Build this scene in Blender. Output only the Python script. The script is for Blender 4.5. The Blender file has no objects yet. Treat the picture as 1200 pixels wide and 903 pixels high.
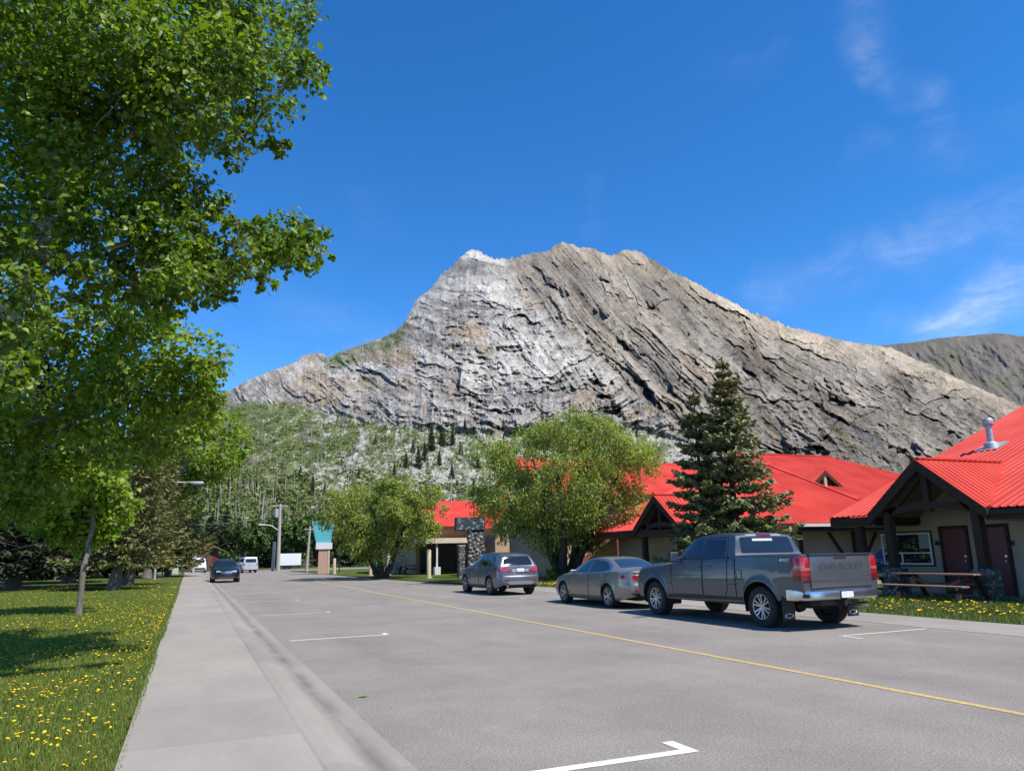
import bpy, bmesh, math, random
import numpy as np
from mathutils import Vector, Matrix
from mathutils.bvhtree import BVHTree
random.seed(7)
rng = np.random.default_rng(11)
SC = bpy.context.scene
COL = SC.collection
R = math.radians

# ---------------------------------------------------------------- camera
FPX, CAMH = 868.0, 1.65
YAW, PITCH, ROLL = R(23.2), math.atan(195 / 868.0), 0.02
_f = np.array([math.sin(YAW) * math.cos(PITCH), math.cos(YAW) * math.cos(PITCH), math.sin(PITCH)])
_r0 = np.array([math.cos(YAW), -math.sin(YAW), 0.0])
_u0 = np.cross(_r0, _f)
_r = _r0 * math.cos(ROLL) - _u0 * math.sin(ROLL)
_u = _r0 * math.sin(ROLL) + _u0 * math.cos(ROLL)
cam = bpy.data.cameras.new('camera')
cam.sensor_width = 36.0
cam.lens = 36.0 * FPX / 1200.0
cam.clip_start, cam.clip_end = 0.1, 30000.0
camo = bpy.data.objects.new('camera', cam)
COL.objects.link(camo)
M = Matrix(((_r[0], _u[0], -_f[0], 0), (_r[1], _u[1], -_f[1], 0), (_r[2], _u[2], -_f[2], CAMH), (0, 0, 0, 1)))
camo.matrix_world = M
SC.camera = camo

# ---------------------------------------------------------------- light
SUN_EL, SUN_AZ = 56.0, 146.0            # azimuth clockwise from the street direction (+Y)
sd = Vector((math.sin(R(SUN_AZ)) * math.cos(R(SUN_EL)), math.cos(R(SUN_AZ)) * math.cos(R(SUN_EL)), math.sin(R(SUN_EL))))
sun = bpy.data.lights.new('sun', 'SUN')
sun.energy, sun.angle, sun.color = 4.6, R(0.53), (1.0, 0.955, 0.88)
suno = bpy.data.objects.new('sun', sun)
COL.objects.link(suno)
suno.location = (0, 0, 60)
suno.rotation_euler = sd.to_track_quat('Z', 'Y').to_euler()

W = bpy.data.worlds.new('World')
SC.world = W
W.use_nodes = True
nt = W.node_tree
nt.nodes.clear()
N, L = nt.nodes.new, nt.links.new
out = N('ShaderNodeOutputWorld'); bg = N('ShaderNodeBackground')
sky = N('ShaderNodeTexSky'); sky.sky_type = 'NISHITA'; sky.sun_disc = False
sky.sun_elevation, sky.sun_rotation = R(SUN_EL), R(SUN_AZ)
sky.altitude, sky.air_density, sky.dust_density, sky.ozone_density = 2600, 0.9, 0.05, 3.0
hs = N('ShaderNodeHueSaturation'); hs.inputs['Hue'].default_value = .502; hs.inputs['Saturation'].default_value = 1.30; hs.inputs['Value'].default_value = 1.58
L(sky.outputs[0], hs.inputs['Color'])
# thin cirrus high overhead: a flat layer seen from below, so wisps stretch towards the horizon
tc = N('ShaderNodeTexCoord'); sep = N('ShaderNodeSeparateXYZ'); L(tc.outputs['Generated'], sep.inputs[0])
def wm(op, a, b=None, c=None):
    n = N('ShaderNodeMath'); n.operation = op
    for i, v in enumerate((a, b, c)):
        if v is None: continue
        if isinstance(v, (int, float)): n.inputs[i].default_value = v
        else: L(v, n.inputs[i])
    return n.outputs[0]
azn, eln = wm('ARCTAN2', sep.outputs['X'], sep.outputs['Y']), wm('ARCSINE', sep.outputs['Z'])
cmb = N('ShaderNodeCombineXYZ'); L(azn, cmb.inputs[0]); L(eln, cmb.inputs[1])
def wn(scale, det, rough, dist, vec, off=None):
    n = N('ShaderNodeTexNoise'); n.inputs['Scale'].default_value = scale; n.inputs['Detail'].default_value = det
    n.inputs['Roughness'].default_value = rough; n.inputs['Distortion'].default_value = dist
    if off is not None:
        a = N('ShaderNodeMapping'); a.inputs['Location'].default_value = (off, off * .7, 0); L(vec, a.inputs[0]); vec = a.outputs[0]
    L(vec, n.inputs['Vector']); return n.outputs[0]
def wramp(v, a, b):
    n = N('ShaderNodeMapRange'); n.interpolation_type = 'SMOOTHSTEP'; n.inputs[1].default_value = a; n.inputs[2].default_value = b; L(v, n.inputs[0]); return n.outputs[0]
# the air bends every streak a little
ua = wm('ADD', azn, wm('MULTIPLY', wm('SUBTRACT', wn(9, 5, .6, 0, cmb.outputs[0]), .5), .11))
va = wm('ADD', eln, wm('MULTIPLY', wm('SUBTRACT', wn(9, 5, .6, 0, cmb.outputs[0], 5.3), .5), .11))
mp = N('ShaderNodeMapping'); mp.inputs['Rotation'].default_value = (0, 0, R(-24)); mp.inputs['Scale'].default_value = (7, 24, 1); L(cmb.outputs[0], mp.inputs[0])
fil = wramp(wn(1.0, 8, .66, .8, mp.outputs[0]), .30, .80)
brk_ = wramp(wn(6, 6, .65, .4, cmb.outputs[0], 2.1), .36, .66)
def streak(a0, e0, a1, e1, w, k):
    a0, e0, a1, e1 = map(R, (a0, e0, a1, e1)); dx, dy = a1 - a0, e1 - e0; l2 = dx * dx + dy * dy
    px_, py_ = wm('SUBTRACT', ua, a0), wm('SUBTRACT', va, e0)
    t = wm('MINIMUM', wm('MAXIMUM', wm('DIVIDE', wm('ADD', wm('MULTIPLY', px_, dx), wm('MULTIPLY', py_, dy)), l2), 0.0), 1.0)
    qx, qy = wm('SUBTRACT', px_, wm('MULTIPLY', t, dx)), wm('SUBTRACT', py_, wm('MULTIPLY', t, dy))
    d = wm('SQRT', wm('ADD', wm('MULTIPLY', qx, qx), wm('MULTIPLY', qy, qy)))
    return wm('MULTIPLY', wramp(d, R(w), 0.0), k)
# cirrus wisps by compass bearing and height above the horizon (degrees)
WISPS = [(52.43, 35.42, 52.36, 32.84, 2.75, 0.21), (52.28, 32.34, 55.09, 29.42, 2.0, 0.17), (55.09, 29.42, 56.45, 26.06, 1.5, 0.08), (43.31, 18.17, 52.89, 20.18, 2.5, 0.234), (52.89, 20.18, 61.92, 20.46, 3.25, 0.265), (54.69, 14.06, 57.61, 15.4, 2.75, 0.585), (57.59, 15.24, 61.33, 18.22, 3.25, 0.585), (50.54, 14.72, 54.96, 14.19, 1.625, 0.234), (55.9, 25.94, 62.96, 26.37, 2.75, 0.07), (11.12, 26.98, 12.57, 24.29, 2.0, 0.08), (5.18, 18.78, 12.4, 16.96, 2.5, 0.1), (30.7, 27.57, 30.18, 24.5, 1.125, 0.06), (39.72, 34.45, 45.11, 34.03, 2.0, 0.05), (50.31, 26.2, 52.63, 26.23, 1.625, 0.08), (61.6, 15.74, 63.09, 11.72, 3.75, 0.35)]
tot = None
for w_ in WISPS:
    q = streak(*w_); tot = q if tot is None else wm('ADD', tot, q)
cl = wm('MINIMUM', wm('MULTIPLY', tot, wm('ADD', wm('MULTIPLY', fil, wm('ADD', wm('MULTIPLY', brk_, .6), .15)), .05)), 0.75)
mixc = N('ShaderNodeMix'); mixc.data_type = 'RGBA'
L(cl, mixc.inputs[0]); L(hs.outputs[0], mixc.inputs[6]); mixc.inputs[7].default_value = (6.2, 6.6, 7.2, 1)
L(mixc.outputs[2], bg.inputs[0])
bg.inputs[1].default_value = 0.115
L(bg.outputs[0], out.inputs[0])
SC.view_settings.view_transform = 'Standard'
SC.view_settings.look = 'None'
SC.view_settings.exposure = 0.52
SC.view_settings.gamma = 1.0
SC.view_settings.use_curve_mapping = False
SC.cycles.max_bounces = 6
SC.cycles.transparent_max_bounces = 8
SC.cycles.use_denoising = True

# ---------------------------------------------------------------- helpers
def ray(px, py):
    return _f + _r * ((px - 600) / FPX) - _u * ((py - 451.5) / FPX)
def at_ground(px, py, z=0.0):
    d = ray(px, py); return Vector(d * ((z - CAMH) / d[2]) + np.array([0, 0, CAMH]))
def at_y(px, py, Y):
    d = ray(px, py); return Vector(d * (Y / d[1]) + np.array([0, 0, CAMH]))
def at_x(px, py, X):
    d = ray(px, py); return Vector(d * (X / d[0]) + np.array([0, 0, CAMH]))
def proj_np(P):
    v = P - np.array([0, 0, CAMH]); z = v @ _f
    return 600 + FPX * (v @ _r) / z, 451.5 - FPX * (v @ _u) / z

def perlin(x, y, seed=0):
    xi, yi = np.floor(x).astype(np.int64), np.floor(y).astype(np.int64)
    xf, yf = x - xi, y - yi
    def g(ix, iy, dx, dy):
        h = (ix * 374761393 + iy * 668265263 + seed * 974711) & 0x7fffffff
        h = ((h ^ (h >> 13)) * 1274126177) & 0x7fffffff
        a = ((h ^ (h >> 16)) & 1023) * (2 * math.pi / 1024)
        return np.cos(a) * dx + np.sin(a) * dy
    u = xf * xf * xf * (xf * (xf * 6 - 15) + 10); v = yf * yf * yf * (yf * (yf * 6 - 15) + 10)
    a = g(xi, yi, xf, yf); b = g(xi + 1, yi, xf - 1, yf); c = g(xi, yi + 1, xf, yf - 1); d = g(xi + 1, yi + 1, xf - 1, yf - 1)
    return ((a + (b - a) * u) + ((c + (d - c) * u) - (a + (b - a) * u)) * v) * 1.5
def fbm(x, y, octs=4, seed=0, gain=0.5, ridged=False):
    s, a, t = 0, 1.0, 0
    for o in range(octs):
        n = perlin(x * 2 ** o, y * 2 ** o, seed + o * 17)
        if ridged: n = 1 - 2 * np.abs(n)
        s = s + a * n; t += a; a *= gain
    return s / t
def cells(x, y, seed=0):
    """jittered-grid cells: a random level per cell with a slope of its own, as broken rock has."""
    xi, yi = np.floor(x).astype(np.int64), np.floor(y).astype(np.int64)
    best = np.full(x.shape, 1e9); val = np.zeros(x.shape)
    for ox in (-1, 0, 1):
        for oy in (-1, 0, 1):
            h = ((xi + ox) * 73856093 + (yi + oy) * 19349663 + seed * 83492791) & 0x7fffffff
            h = ((h ^ (h >> 13)) * 1274126177) & 0x7fffffff; h = h ^ (h >> 16)
            jx, jy = (h & 255) / 255., ((h >> 8) & 255) / 255.
            dx, dy = x - (xi + ox + jx), y - (yi + oy + jy); d = dx * dx + dy * dy
            lv = ((h >> 16) & 255) / 127.5 - 1
            v = lv + dx * (jy - .5) * 1.6 + dy * (jx - .5) * 1.6
            m = d < best; best = np.where(m, d, best); val = np.where(m, v, val)
    return val
def sstep(a, b, x):
    t = np.clip((x - a) / (b - a), 0, 1); return t * t * (3 - 2 * t)

MATS = {}
def mat(name, col, rough=0.7, metal=0.0, var=0.0, vscale=4.0, bump=0.0, bscale=30.0, spec=0.5, coat=0.0, col2=None, trans=0.0, attr=None, emit=0.0, stretch=None):
    """Principled material; var mixes a second tone in by object-space noise, attr multiplies by a stored tint."""
    if name in MATS: return MATS[name]
    m = bpy.data.materials.new(name); m.use_nodes = True; MATS[name] = m
    t = m.node_tree; b = t.nodes['Principled BSDF']
    b.inputs['Base Color'].default_value = (*col, 1); b.inputs['Roughness'].default_value = rough
    b.inputs['Metallic'].default_value = metal; b.inputs['Specular IOR Level'].default_value = spec
    b.inputs['Coat Weight'].default_value = coat; b.inputs['Coat Roughness'].default_value = 0.04
    src = None
    tcn = t.nodes.new('ShaderNodeTexCoord'); vec = tcn.outputs['Object']
    if stretch:
        mpn = t.nodes.new('ShaderNodeMapping'); mpn.inputs['Scale'].default_value = stretch
        t.links.new(vec, mpn.inputs[0]); vec = mpn.outputs[0]
    if var > 0 or col2:
        nz = t.nodes.new('ShaderNodeTexNoise'); nz.inputs['Scale'].default_value = vscale; nz.inputs['Detail'].default_value = 6
        nz.inputs['Roughness'].default_value = 0.6
        t.links.new(vec, nz.inputs['Vector'])
        mr = t.nodes.new('ShaderNodeMapRange'); mr.inputs[1].default_value = 0.32; mr.inputs[2].default_value = 0.68
        t.links.new(nz.outputs[0], mr.inputs[0])
        mx = t.nodes.new('ShaderNodeMix'); mx.data_type = 'RGBA'
        c2 = col2 or tuple(min(1, c * (1 + var)) for c in col)
        c1 = col if col2 else tuple(c * (1 - var) for c in col)
        mx.inputs[6].default_value = (*c1, 1); mx.inputs[7].default_value = (*c2, 1)
        t.links.new(mr.outputs[0], mx.inputs[0]); src = mx.outputs[2]
    if attr:
        at = t.nodes.new('ShaderNodeAttribute'); at.attribute_name = attr
        if src is None:
            rgb = t.nodes.new('ShaderNodeRGB'); rgb.outputs[0].default_value = (*col, 1); src = rgb.outputs[0]
        mu = t.nodes.new('ShaderNodeMix'); mu.data_type = 'RGBA'; mu.blend_type = 'MULTIPLY'; mu.inputs[0].default_value = 1
        t.links.new(src, mu.inputs[6]); t.links.new(at.outputs['Color'], mu.inputs[7]); src = mu.outputs[2]
    if src is not None: t.links.new(src, b.inputs['Base Color'])
    if bump > 0:
        nb = t.nodes.new('ShaderNodeTexNoise'); nb.inputs['Scale'].default_value = bscale; nb.inputs['Detail'].default_value = 5
        t.links.new(vec, nb.inputs['Vector'])
        bp = t.nodes.new('ShaderNodeBump'); bp.inputs['Strength'].default_value = bump; bp.inputs['Distance'].default_value = 0.02
        t.links.new(nb.outputs[0], bp.inputs['Height']); t.links.new(bp.outputs[0], b.inputs['Normal'])
    if trans > 0:
        tr = t.nodes.new('ShaderNodeBsdfTranslucent'); ms = t.nodes.new('ShaderNodeMixShader'); ms.inputs[0].default_value = trans
        if src is not None:
            br = t.nodes.new('ShaderNodeMix'); br.data_type = 'RGBA'; br.blend_type = 'MULTIPLY'; br.inputs[0].default_value = 1
            t.links.new(src, br.inputs[6]); br.inputs[7].default_value = (1.25, 1.5, 0.5, 1); t.links.new(br.outputs[2], tr.inputs[0])
        else: tr.inputs[0].default_value = (*col, 1)
        t.links.new(b.outputs[0], ms.inputs[1]); t.links.new(tr.outputs[0], ms.inputs[2])
        t.links.new(ms.outputs[0], t.nodes['Material Output'].inputs[0])
    if emit > 0:
        b.inputs['Emission Color'].default_value = (*col, 1); b.inputs['Emission Strength'].default_value = emit
    return m

def tag(o, label=None, cat=None, group=None, kind=None):
    if label: o['label'] = label
    if cat: o['category'] = cat
    if group: o['group'] = group
    if kind: o['kind'] = kind
    return o
def empty(name, loc=(0, 0, 0), rz=0.0, label=None, cat=None, group=None):
    o = bpy.data.objects.new(name, None); COL.objects.link(o)
    o.location = loc; o.rotation_euler = (0, 0, rz); o.empty_display_size = 0.3
    return tag(o, label, cat, group)
def link_mesh(name, me, m=None, parent=None, smooth=False):
    if m: me.materials.append(m)
    o = bpy.data.objects.new(name, me); COL.objects.link(o)
    if parent: o.parent = parent
    if smooth: me.polygons.foreach_set('use_smooth', np.ones(len(me.polygons), bool))
    return o
def mesh_np(name, V, F, m=None, parent=None, smooth=False, fn=None, attrs=None):
    """V (n,3) floats, F (k,4 or 3) ints -> object; attrs: name -> (n,3) point colours."""
    V = np.asarray(V, np.float32); F = np.asarray(F, np.int32); k = F.shape[1]
    me = bpy.data.meshes.new(name)
    me.vertices.add(len(V)); me.vertices.foreach_set('co', V.ravel())
    me.loops.add(F.size); me.loops.foreach_set('vertex_index', F.ravel())
    me.polygons.add(len(F)); me.polygons.foreach_set('loop_start', np.arange(0, F.size, k, dtype=np.int32))
    me.update(calc_edges=True); me.validate()
    for a, c in (attrs or {}).items():
        at = me.attributes.new(a, 'FLOAT_COLOR', 'POINT')
        c4 = np.ones((len(V), 4), np.float32); c4[:, :3] = c
        at.data.foreach_set('color', c4.ravel())
    return link_mesh(name, me, m, parent, smooth)

class MB:
    """Collects shapes; build() links them as one mesh object."""
    def __init__(s): s.v, s.f = [], []
    def add(s, vs, fs):
        b = len(s.v); s.v += [tuple(v) for v in vs]; s.f += [tuple(b + i for i in f) for f in fs]; return s
    def box(s, c, d, rz=0.0, mtx=None):
        x, y, z = d[0] / 2, d[1] / 2, d[2] / 2
        vs = [Vector((a, b, e)) for a in (-x, x) for b in (-y, y) for e in (-z, z)]
        m = mtx or Matrix.Rotation(rz, 3, 'Z')
        vs = [m @ v + Vector(c) for v in vs]
        return s.add(vs, [(0, 1, 3, 2), (4, 6, 7, 5), (0, 4, 5, 1), (2, 3, 7, 6), (0, 2, 6, 4), (1, 5, 7, 3)])
    def bx(s, x0, x1, y0, y1, z0, z1):
        return s.box(((x0 + x1) / 2, (y0 + y1) / 2, (z0 + z1) / 2), (abs(x1 - x0), abs(y1 - y0), abs(z1 - z0)))
    def bar(s, a, b, w, h, upv=(0, 0, 1)):
        a, b = Vector(a), Vector(b); d = (b - a); l = d.length; d.normalize()
        sdv = d.cross(Vector(upv))
        if sdv.length < 1e-4: sdv = d.cross(Vector((1, 0, 0)))
        sdv.normalize(); uv = sdv.cross(d)
        m = Matrix((sdv, d, uv)).transposed()
        return s.box((a + b) / 2, (w, l, h), mtx=m)
    def tube(s, pts, rad, n=8, cap=True):
        pts = [Vector(p) for p in pts]
        if not hasattr(rad, '__len__'): rad = [rad] * len(pts)
        b = len(s.v); prev = None
        for i, p in enumerate(pts):
            d = (pts[min(i + 1, len(pts) - 1)] - pts[max(i - 1, 0)]).normalized()
            if prev is None:
                q = d.orthogonal().normalized()
            else:
                q = (prev - d * prev.dot(d))
                q = q.normalized() if q.length > 1e-6 else d.orthogonal().normalized()
            prev = q; w = d.cross(q)
            for k in range(n):
                a = 2 * math.pi * k / n
                s.v.append(tuple(p + (q * math.cos(a) + w * math.sin(a)) * rad[i]))
        for i in range(len(pts) - 1):
            for k in range(n):
                k2 = (k + 1) % n
                s.f.append((b + i * n + k, b + i * n + k2, b + (i + 1) * n + k2, b + (i + 1) * n + k))
        if cap:
            s.f.append(tuple(b + k for k in reversed(range(n))))
            s.f.append(tuple(b + (len(pts) - 1) * n + k for k in range(n)))
        return s
    def lathe(s, prof, c=(0, 0, 0), axis='Z', n=24, close=False):
        b = len(s.v); c = Vector(c)
        for (r, h) in prof:
            for k in range(n):
                a = 2 * math.pi * k / n
                if axis == 'Z': v = (r * math.cos(a), r * math.sin(a), h)
                elif axis == 'X': v = (h, r * math.cos(a), r * math.sin(a))
                else: v = (r * math.cos(a), h, r * math.sin(a))
                s.v.append(tuple(Vector(v) + c))
        m = len(prof)
        for i in range(m if close else m - 1):
            for k in range(n):
                k2 = (k + 1) % n; j = (i + 1) % m
                s.f.append((b + i * n + k, b + i * n + k2, b + j * n + k2, b + j * n + k))
        return s
    def prism(s, poly, off):
        """poly: list of 3D points (planar), extruded by off."""
        n = len(poly); off = Vector(off); vs = [Vector(p) for p in poly]; vs += [v + off for v in vs]
        return s.add(vs, [tuple(reversed(range(n))), tuple(range(n, 2 * n))] + [(i, (i + 1) % n, n + (i + 1) % n, n + i) for i in range(n)])
    def sheet(s, poly):
        return s.add(poly, [tuple(range(len(poly)))])
    def build(s, name, m=None, parent=None, smooth=False, bevel=0.0, bseg=2, fix=True):
        me = bpy.data.meshes.new(name); me.from_pydata(s.v, [], s.f)
        if fix or bevel:
            bm = bmesh.new(); bm.from_mesh(me)
            if bevel:
                bmesh.ops.remove_doubles(bm, verts=bm.verts, dist=1e-5)
            if fix: bmesh.ops.recalc_face_normals(bm, faces=bm.faces)
            if bevel:
                eds = [e for e in bm.edges if len(e.link_faces) == 2 and e.calc_face_angle(0) > 0.5]
                bmesh.ops.bevel(bm, geom=eds, offset=bevel, segments=bseg, affect='EDGES', profile=0.5, clamp_overlap=True)
            bm.to_mesh(me); bm.free()
        me.update()
        o = link_mesh(name, me, m, parent, smooth)
        if smooth:
            try: me.set_sharp_from_angle(angle=R(38))
            except Exception: pass
        return o
def copy_tree(o, parent=None):
    c = o.copy(); COL.objects.link(c)
    if parent:
        c.parent = parent; c.matrix_parent_inverse = o.matrix_parent_inverse.copy()
    for ch in list(o.children): copy_tree(ch, c)
    return c
# ---------------------------------------------------------------- shared materials
MGLASS = mat('car_glass', (0.012, 0.014, 0.016), 0.04, spec=0.6, coat=0.4)
MBLK = mat('black_plastic', (0.018, 0.018, 0.019), 0.55)
MGAP = mat('panel_gap', (0.006, 0.006, 0.006), 0.9)
MTYRE = mat('tyre_rubber', (0.018, 0.018, 0.018), 0.85, var=0.25, vscale=9)
MCHR = mat('chrome', (0.56, 0.565, 0.58), 0.28, metal=1.0, var=0.06, vscale=5)
MALLOY = mat('alloy_rim', (0.40, 0.40, 0.41), 0.35, metal=0.8)
MRED = mat('tail_light_red', (0.38, 0.008, 0.014), 0.12, spec=0.7, coat=0.7)
MREDD = mat('tail_light_dark_red', (0.16, 0.004, 0.008), 0.15, spec=0.7, coat=0.7)
MCLR = mat('lamp_clear', (0.34, 0.34, 0.35), 0.12, spec=0.7, coat=0.8)
MPLATE = mat('number_plate', (0.66, 0.67, 0.64), 0.5, var=0.12, vscale=18)
MWHT = mat('white_car_paint', (.72, .72, .71), .35, coat=.5)
# ================================================================ GROUND
def asphalt_mat():
    m = bpy.data.materials.new('worn_asphalt'); m.use_nodes = True; t = m.node_tree; b = t.nodes['Principled BSDF']
    def nd(k): return t.nodes.new(k)
    geo = nd('ShaderNodeNewGeometry')
    def noise(scale, det, rough=0.6, vec=None):
        n = nd('ShaderNodeTexNoise'); n.inputs['Scale'].default_value = scale; n.inputs['Detail'].default_value = det; n.inputs['Roughness'].default_value = rough
        t.links.new(vec or geo.outputs['Position'], n.inputs['Vector']); return n.outputs[0]
    def rmp(src, pts):
        r = nd('ShaderNodeValToRGB'); e = r.color_ramp.elements
        e[0].position, e[0].color = pts[0][0], (*pts[0][1], 1); e[1].position, e[1].color = pts[-1][0], (*pts[-1][1], 1)
        for p, c in pts[1:-1]:
            x = e.new(p); x.color = (*c, 1)
        t.links.new(src, r.inputs[0]); return r.outputs[0]
    def mul(a, c):
        x = nd('ShaderNodeMix'); x.data_type = 'RGBA'; x.blend_type = 'MULTIPLY'; x.inputs[0].default_value = 1
        t.links.new(a, x.inputs[6]); t.links.new(c, x.inputs[7]); return x.outputs[2]
    mp = nd('ShaderNodeMapping'); mp.inputs['Scale'].default_value = (1.0, 0.12, 1); t.links.new(geo.outputs['Position'], mp.inputs[0])
    base = rmp(noise(0.5, 5), [(0.35, (0.202, 0.180, 0.157)), (0.65, (0.245, 0.220, 0.192))])
    lanes = rmp(noise(0.9, 4, 0.55, mp.outputs[0]), [(0.35, (0.93, 0.93, 0.93)), (0.65, (1.04, 1.04, 1.03))])
    grit = rmp(noise(70, 2, 0.85), [(0.36, (0.55, 0.55, 0.56)), (0.5, (1.0, 1.0, 1.0)), (0.66, (1.6, 1.57, 1.52))])
    grit2 = rmp(noise(28, 3, 0.8), [(0.35, (0.82, 0.82, 0.83)), (0.5, (1.0, 1.0, 1.0)), (0.68, (1.22, 1.2, 1.17))])
    blot = rmp(noise(2.2, 5, 0.7), [(0.3, (0.93, 0.93, 0.935)), (0.5, (1, 1, 1)), (0.74, (1.06, 1.05, 1.04))])
    c = mul(mul(mul(mul(base, lanes), grit), grit2), blot)
    t.links.new(c, b.inputs['Base Color']); b.inputs['Roughness'].default_value = 0.88; b.inputs['Specular IOR Level'].default_value = 0.25
    bp = nd('ShaderNodeBump'); bp.inputs['Strength'].default_value = 0.45; bp.inputs['Distance'].default_value = 0.006
    t.links.new(noise(95, 2, 0.8), bp.inputs['Height']); t.links.new(bp.outputs[0], b.inputs['Normal'])
    return m
def concrete_mat(name, col, joint=0.0, stain=None):
    m = bpy.data.materials.new(name); m.use_nodes = True; t = m.node_tree; b = t.nodes['Principled BSDF']
    def nd(k): return t.nodes.new(k)
    geo = nd('ShaderNodeNewGeometry')
    mp = nd('ShaderNodeMapping'); mp.inputs['Scale'].default_value = (1, 0.35, 1); t.links.new(geo.outputs['Position'], mp.inputs[0])
    def noise(scale, det, vec, rough=0.65):
        n = nd('ShaderNodeTexNoise'); n.inputs['Scale'].default_value = scale; n.inputs['Detail'].default_value = det; n.inputs['Roughness'].default_value = rough
        t.links.new(vec, n.inputs['Vector']); return n.outputs[0]
    def mixv(f, a, bb):
        x = nd('ShaderNodeMix'); x.data_type = 'RGBA'; t.links.new(f, x.inputs[0])
        for i, v in ((6, a), (7, bb)):
            if isinstance(v, tuple): x.inputs[i].default_value = (*v, 1)
            else: t.links.new(v, x.inputs[i])
        return x.outputs[2]
    def mr(s, a, bb):
        x = nd('ShaderNodeMapRange'); x.inputs[1].default_value = a; x.inputs[2].default_value = bb; t.links.new(s, x.inputs[0]); return x.outputs[0]
    c = mixv(mr(noise(1.3, 7, mp.outputs[0]), 0.3, 0.7), tuple(k * 0.86 for k in col), tuple(k * 1.1 for k in col))
    c = mixv(mr(noise(60, 2, geo.outputs['Position'], 0.8), 0.55, 0.75), c, tuple(k * 1.3 for k in col))
    c = mixv(mr(noise(45, 2, geo.outputs['Position'], 0.8), 0.6, 0.8), c, tuple(k * 0.6 for k in col))
    if joint > 0:
        sp = nd('ShaderNodeSeparateXYZ'); t.links.new(geo.outputs['Position'], sp.inputs[0])
        def mth(op, a, bb):
            x = nd('ShaderNodeMath'); x.operation = op
            for i, v in enumerate((a, bb)):
                if isinstance(v, (int, float)): x.inputs[i].default_value = v
                else: t.links.new(v, x.inputs[i])
            return x.outputs[0]
        ph = mth('FRACT', mth('DIVIDE', sp.outputs['Y'], joint), 0)
        ln = mth('LESS_THAN', ph, 0.012 / joint * 1.6)
        c = mixv(mth('MULTIPLY', ln, 0.22), c, tuple(k * 0.3 for k in col))
        slab = nd('ShaderNodeTexWhiteNoise'); slab.noise_dimensions = '1D'
        t.links.new(mth('FLOOR', mth('DIVIDE', sp.outputs['Y'], joint), 0), slab.inputs['W'])
        x = nd('ShaderNodeMix'); x.data_type = 'RGBA'; x.blend_type = 'MULTIPLY'; x.inputs[0].default_value = 1
        t.links.new(c, x.inputs[6])
        g = mixv(slab.outputs['Value'], (0.93, 0.93, 0.93), (1.05, 1.045, 1.04)); t.links.new(g, x.inputs[7]); c = x.outputs[2]
    if stain:
        sp2 = nd('ShaderNodeSeparateXYZ'); t.links.new(geo.outputs['Position'], sp2.inputs[0])
        d = nd('ShaderNodeMath'); d.operation = 'SUBTRACT'; t.links.new(sp2.outputs['X'], d.inputs[0]); d.inputs[1].default_value = stain[0]
        a = nd('ShaderNodeMath'); a.operation = 'ABSOLUTE'; t.links.new(d.outputs[0], a.inputs[0])
        n = noise(2.0, 5, mp.outputs[0])
        s = nd('ShaderNodeMath'); s.operation = 'MULTIPLY'; t.links.new(mr(a.outputs[0], stain[1], 0.0), s.inputs[0]); t.links.new(mr(n, 0.32, 0.6), s.inputs[1])
        c = mixv(s.outputs[0], c, tuple(k * 0.55 for k in col))
    t.links.new(c, b.inputs['Base Color']); b.inputs['Roughness'].default_value = 0.9; b.inputs['Specular IOR Level'].default_value = 0.25
    bp = nd('ShaderNodeBump'); bp.inputs['Strength'].default_value = 0.35; bp.inputs['Distance'].default_value = 0.006
    t.links.new(noise(45, 3, geo.outputs['Position'], 0.8), bp.inputs['Height']); t.links.new(bp.outputs[0], b.inputs['Normal'])
    return m
def lawn_mat(name, c1, c2, c3):
    m = bpy.data.materials.new(name); m.use_nodes = True; t = m.node_tree; b = t.nodes['Principled BSDF']
    geo = t.nodes.new('ShaderNodeNewGeometry')
    def noise(scale, det):
        n = t.nodes.new('ShaderNodeTexNoise'); n.inputs['Scale'].default_value = scale; n.inputs['Detail'].default_value = det; n.inputs['Roughness'].default_value = 0.7
        t.links.new(geo.outputs['Position'], n.inputs['Vector']); return n.outputs[0]
    r = t.nodes.new('ShaderNodeValToRGB'); e = r.color_ramp.elements
    e[0].position, e[0].color = 0.3, (*c1, 1); e[1].position, e[1].color = 0.55, (*c2, 1); x = e.new(0.75); x.color = (*c3, 1)
    t.links.new(noise(9, 8), r.inputs[0])
    r2 = t.nodes.new('ShaderNodeValToRGB'); e = r2.color_ramp.elements
    e[0].position, e[0].color = 0.35, (0.7, 0.7, 0.7, 1); e[1].position, e[1].color = 0.7, (1.25, 1.2, 1.1, 1)
    t.links.new(noise(0.7, 4), r2.inputs[0])
    mx = t.nodes.new('ShaderNodeMix'); mx.data_type = 'RGBA'; mx.blend_type = 'MULTIPLY'; mx.inputs[0].default_value = 1
    t.links.new(r.outputs[0], mx.inputs[6]); t.links.new(r2.outputs[0], mx.inputs[7]); t.links.new(mx.outputs[2], b.inputs['Base Color'])
    b.inputs['Roughness'].default_value = 0.95; b.inputs['Specular IOR Level'].default_value = 0.1
    bp = t.nodes.new('ShaderNodeBump'); bp.inputs['Strength'].default_value = 0.9; bp.inputs['Distance'].default_value = 0.03
    t.links.new(noise(40, 4), bp.inputs['Height']); t.links.new(bp.outputs[0], b.inputs['Normal'])
    return m
MLAWN = lawn_mat('lawn_turf', (0.030, 0.042, 0.012), (0.095, 0.125, 0.026), (0.150, 0.155, 0.045))
MLAND = lawn_mat('valley_ground', (0.05, 0.06, 0.02), (0.075, 0.10, 0.03), (0.13, 0.125, 0.06))
def struct(name, mb, m, smooth=False):
    o = mb.build(name, m, smooth=smooth); o['kind'] = 'structure'; return o
g = MB(); nn = 24
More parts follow.
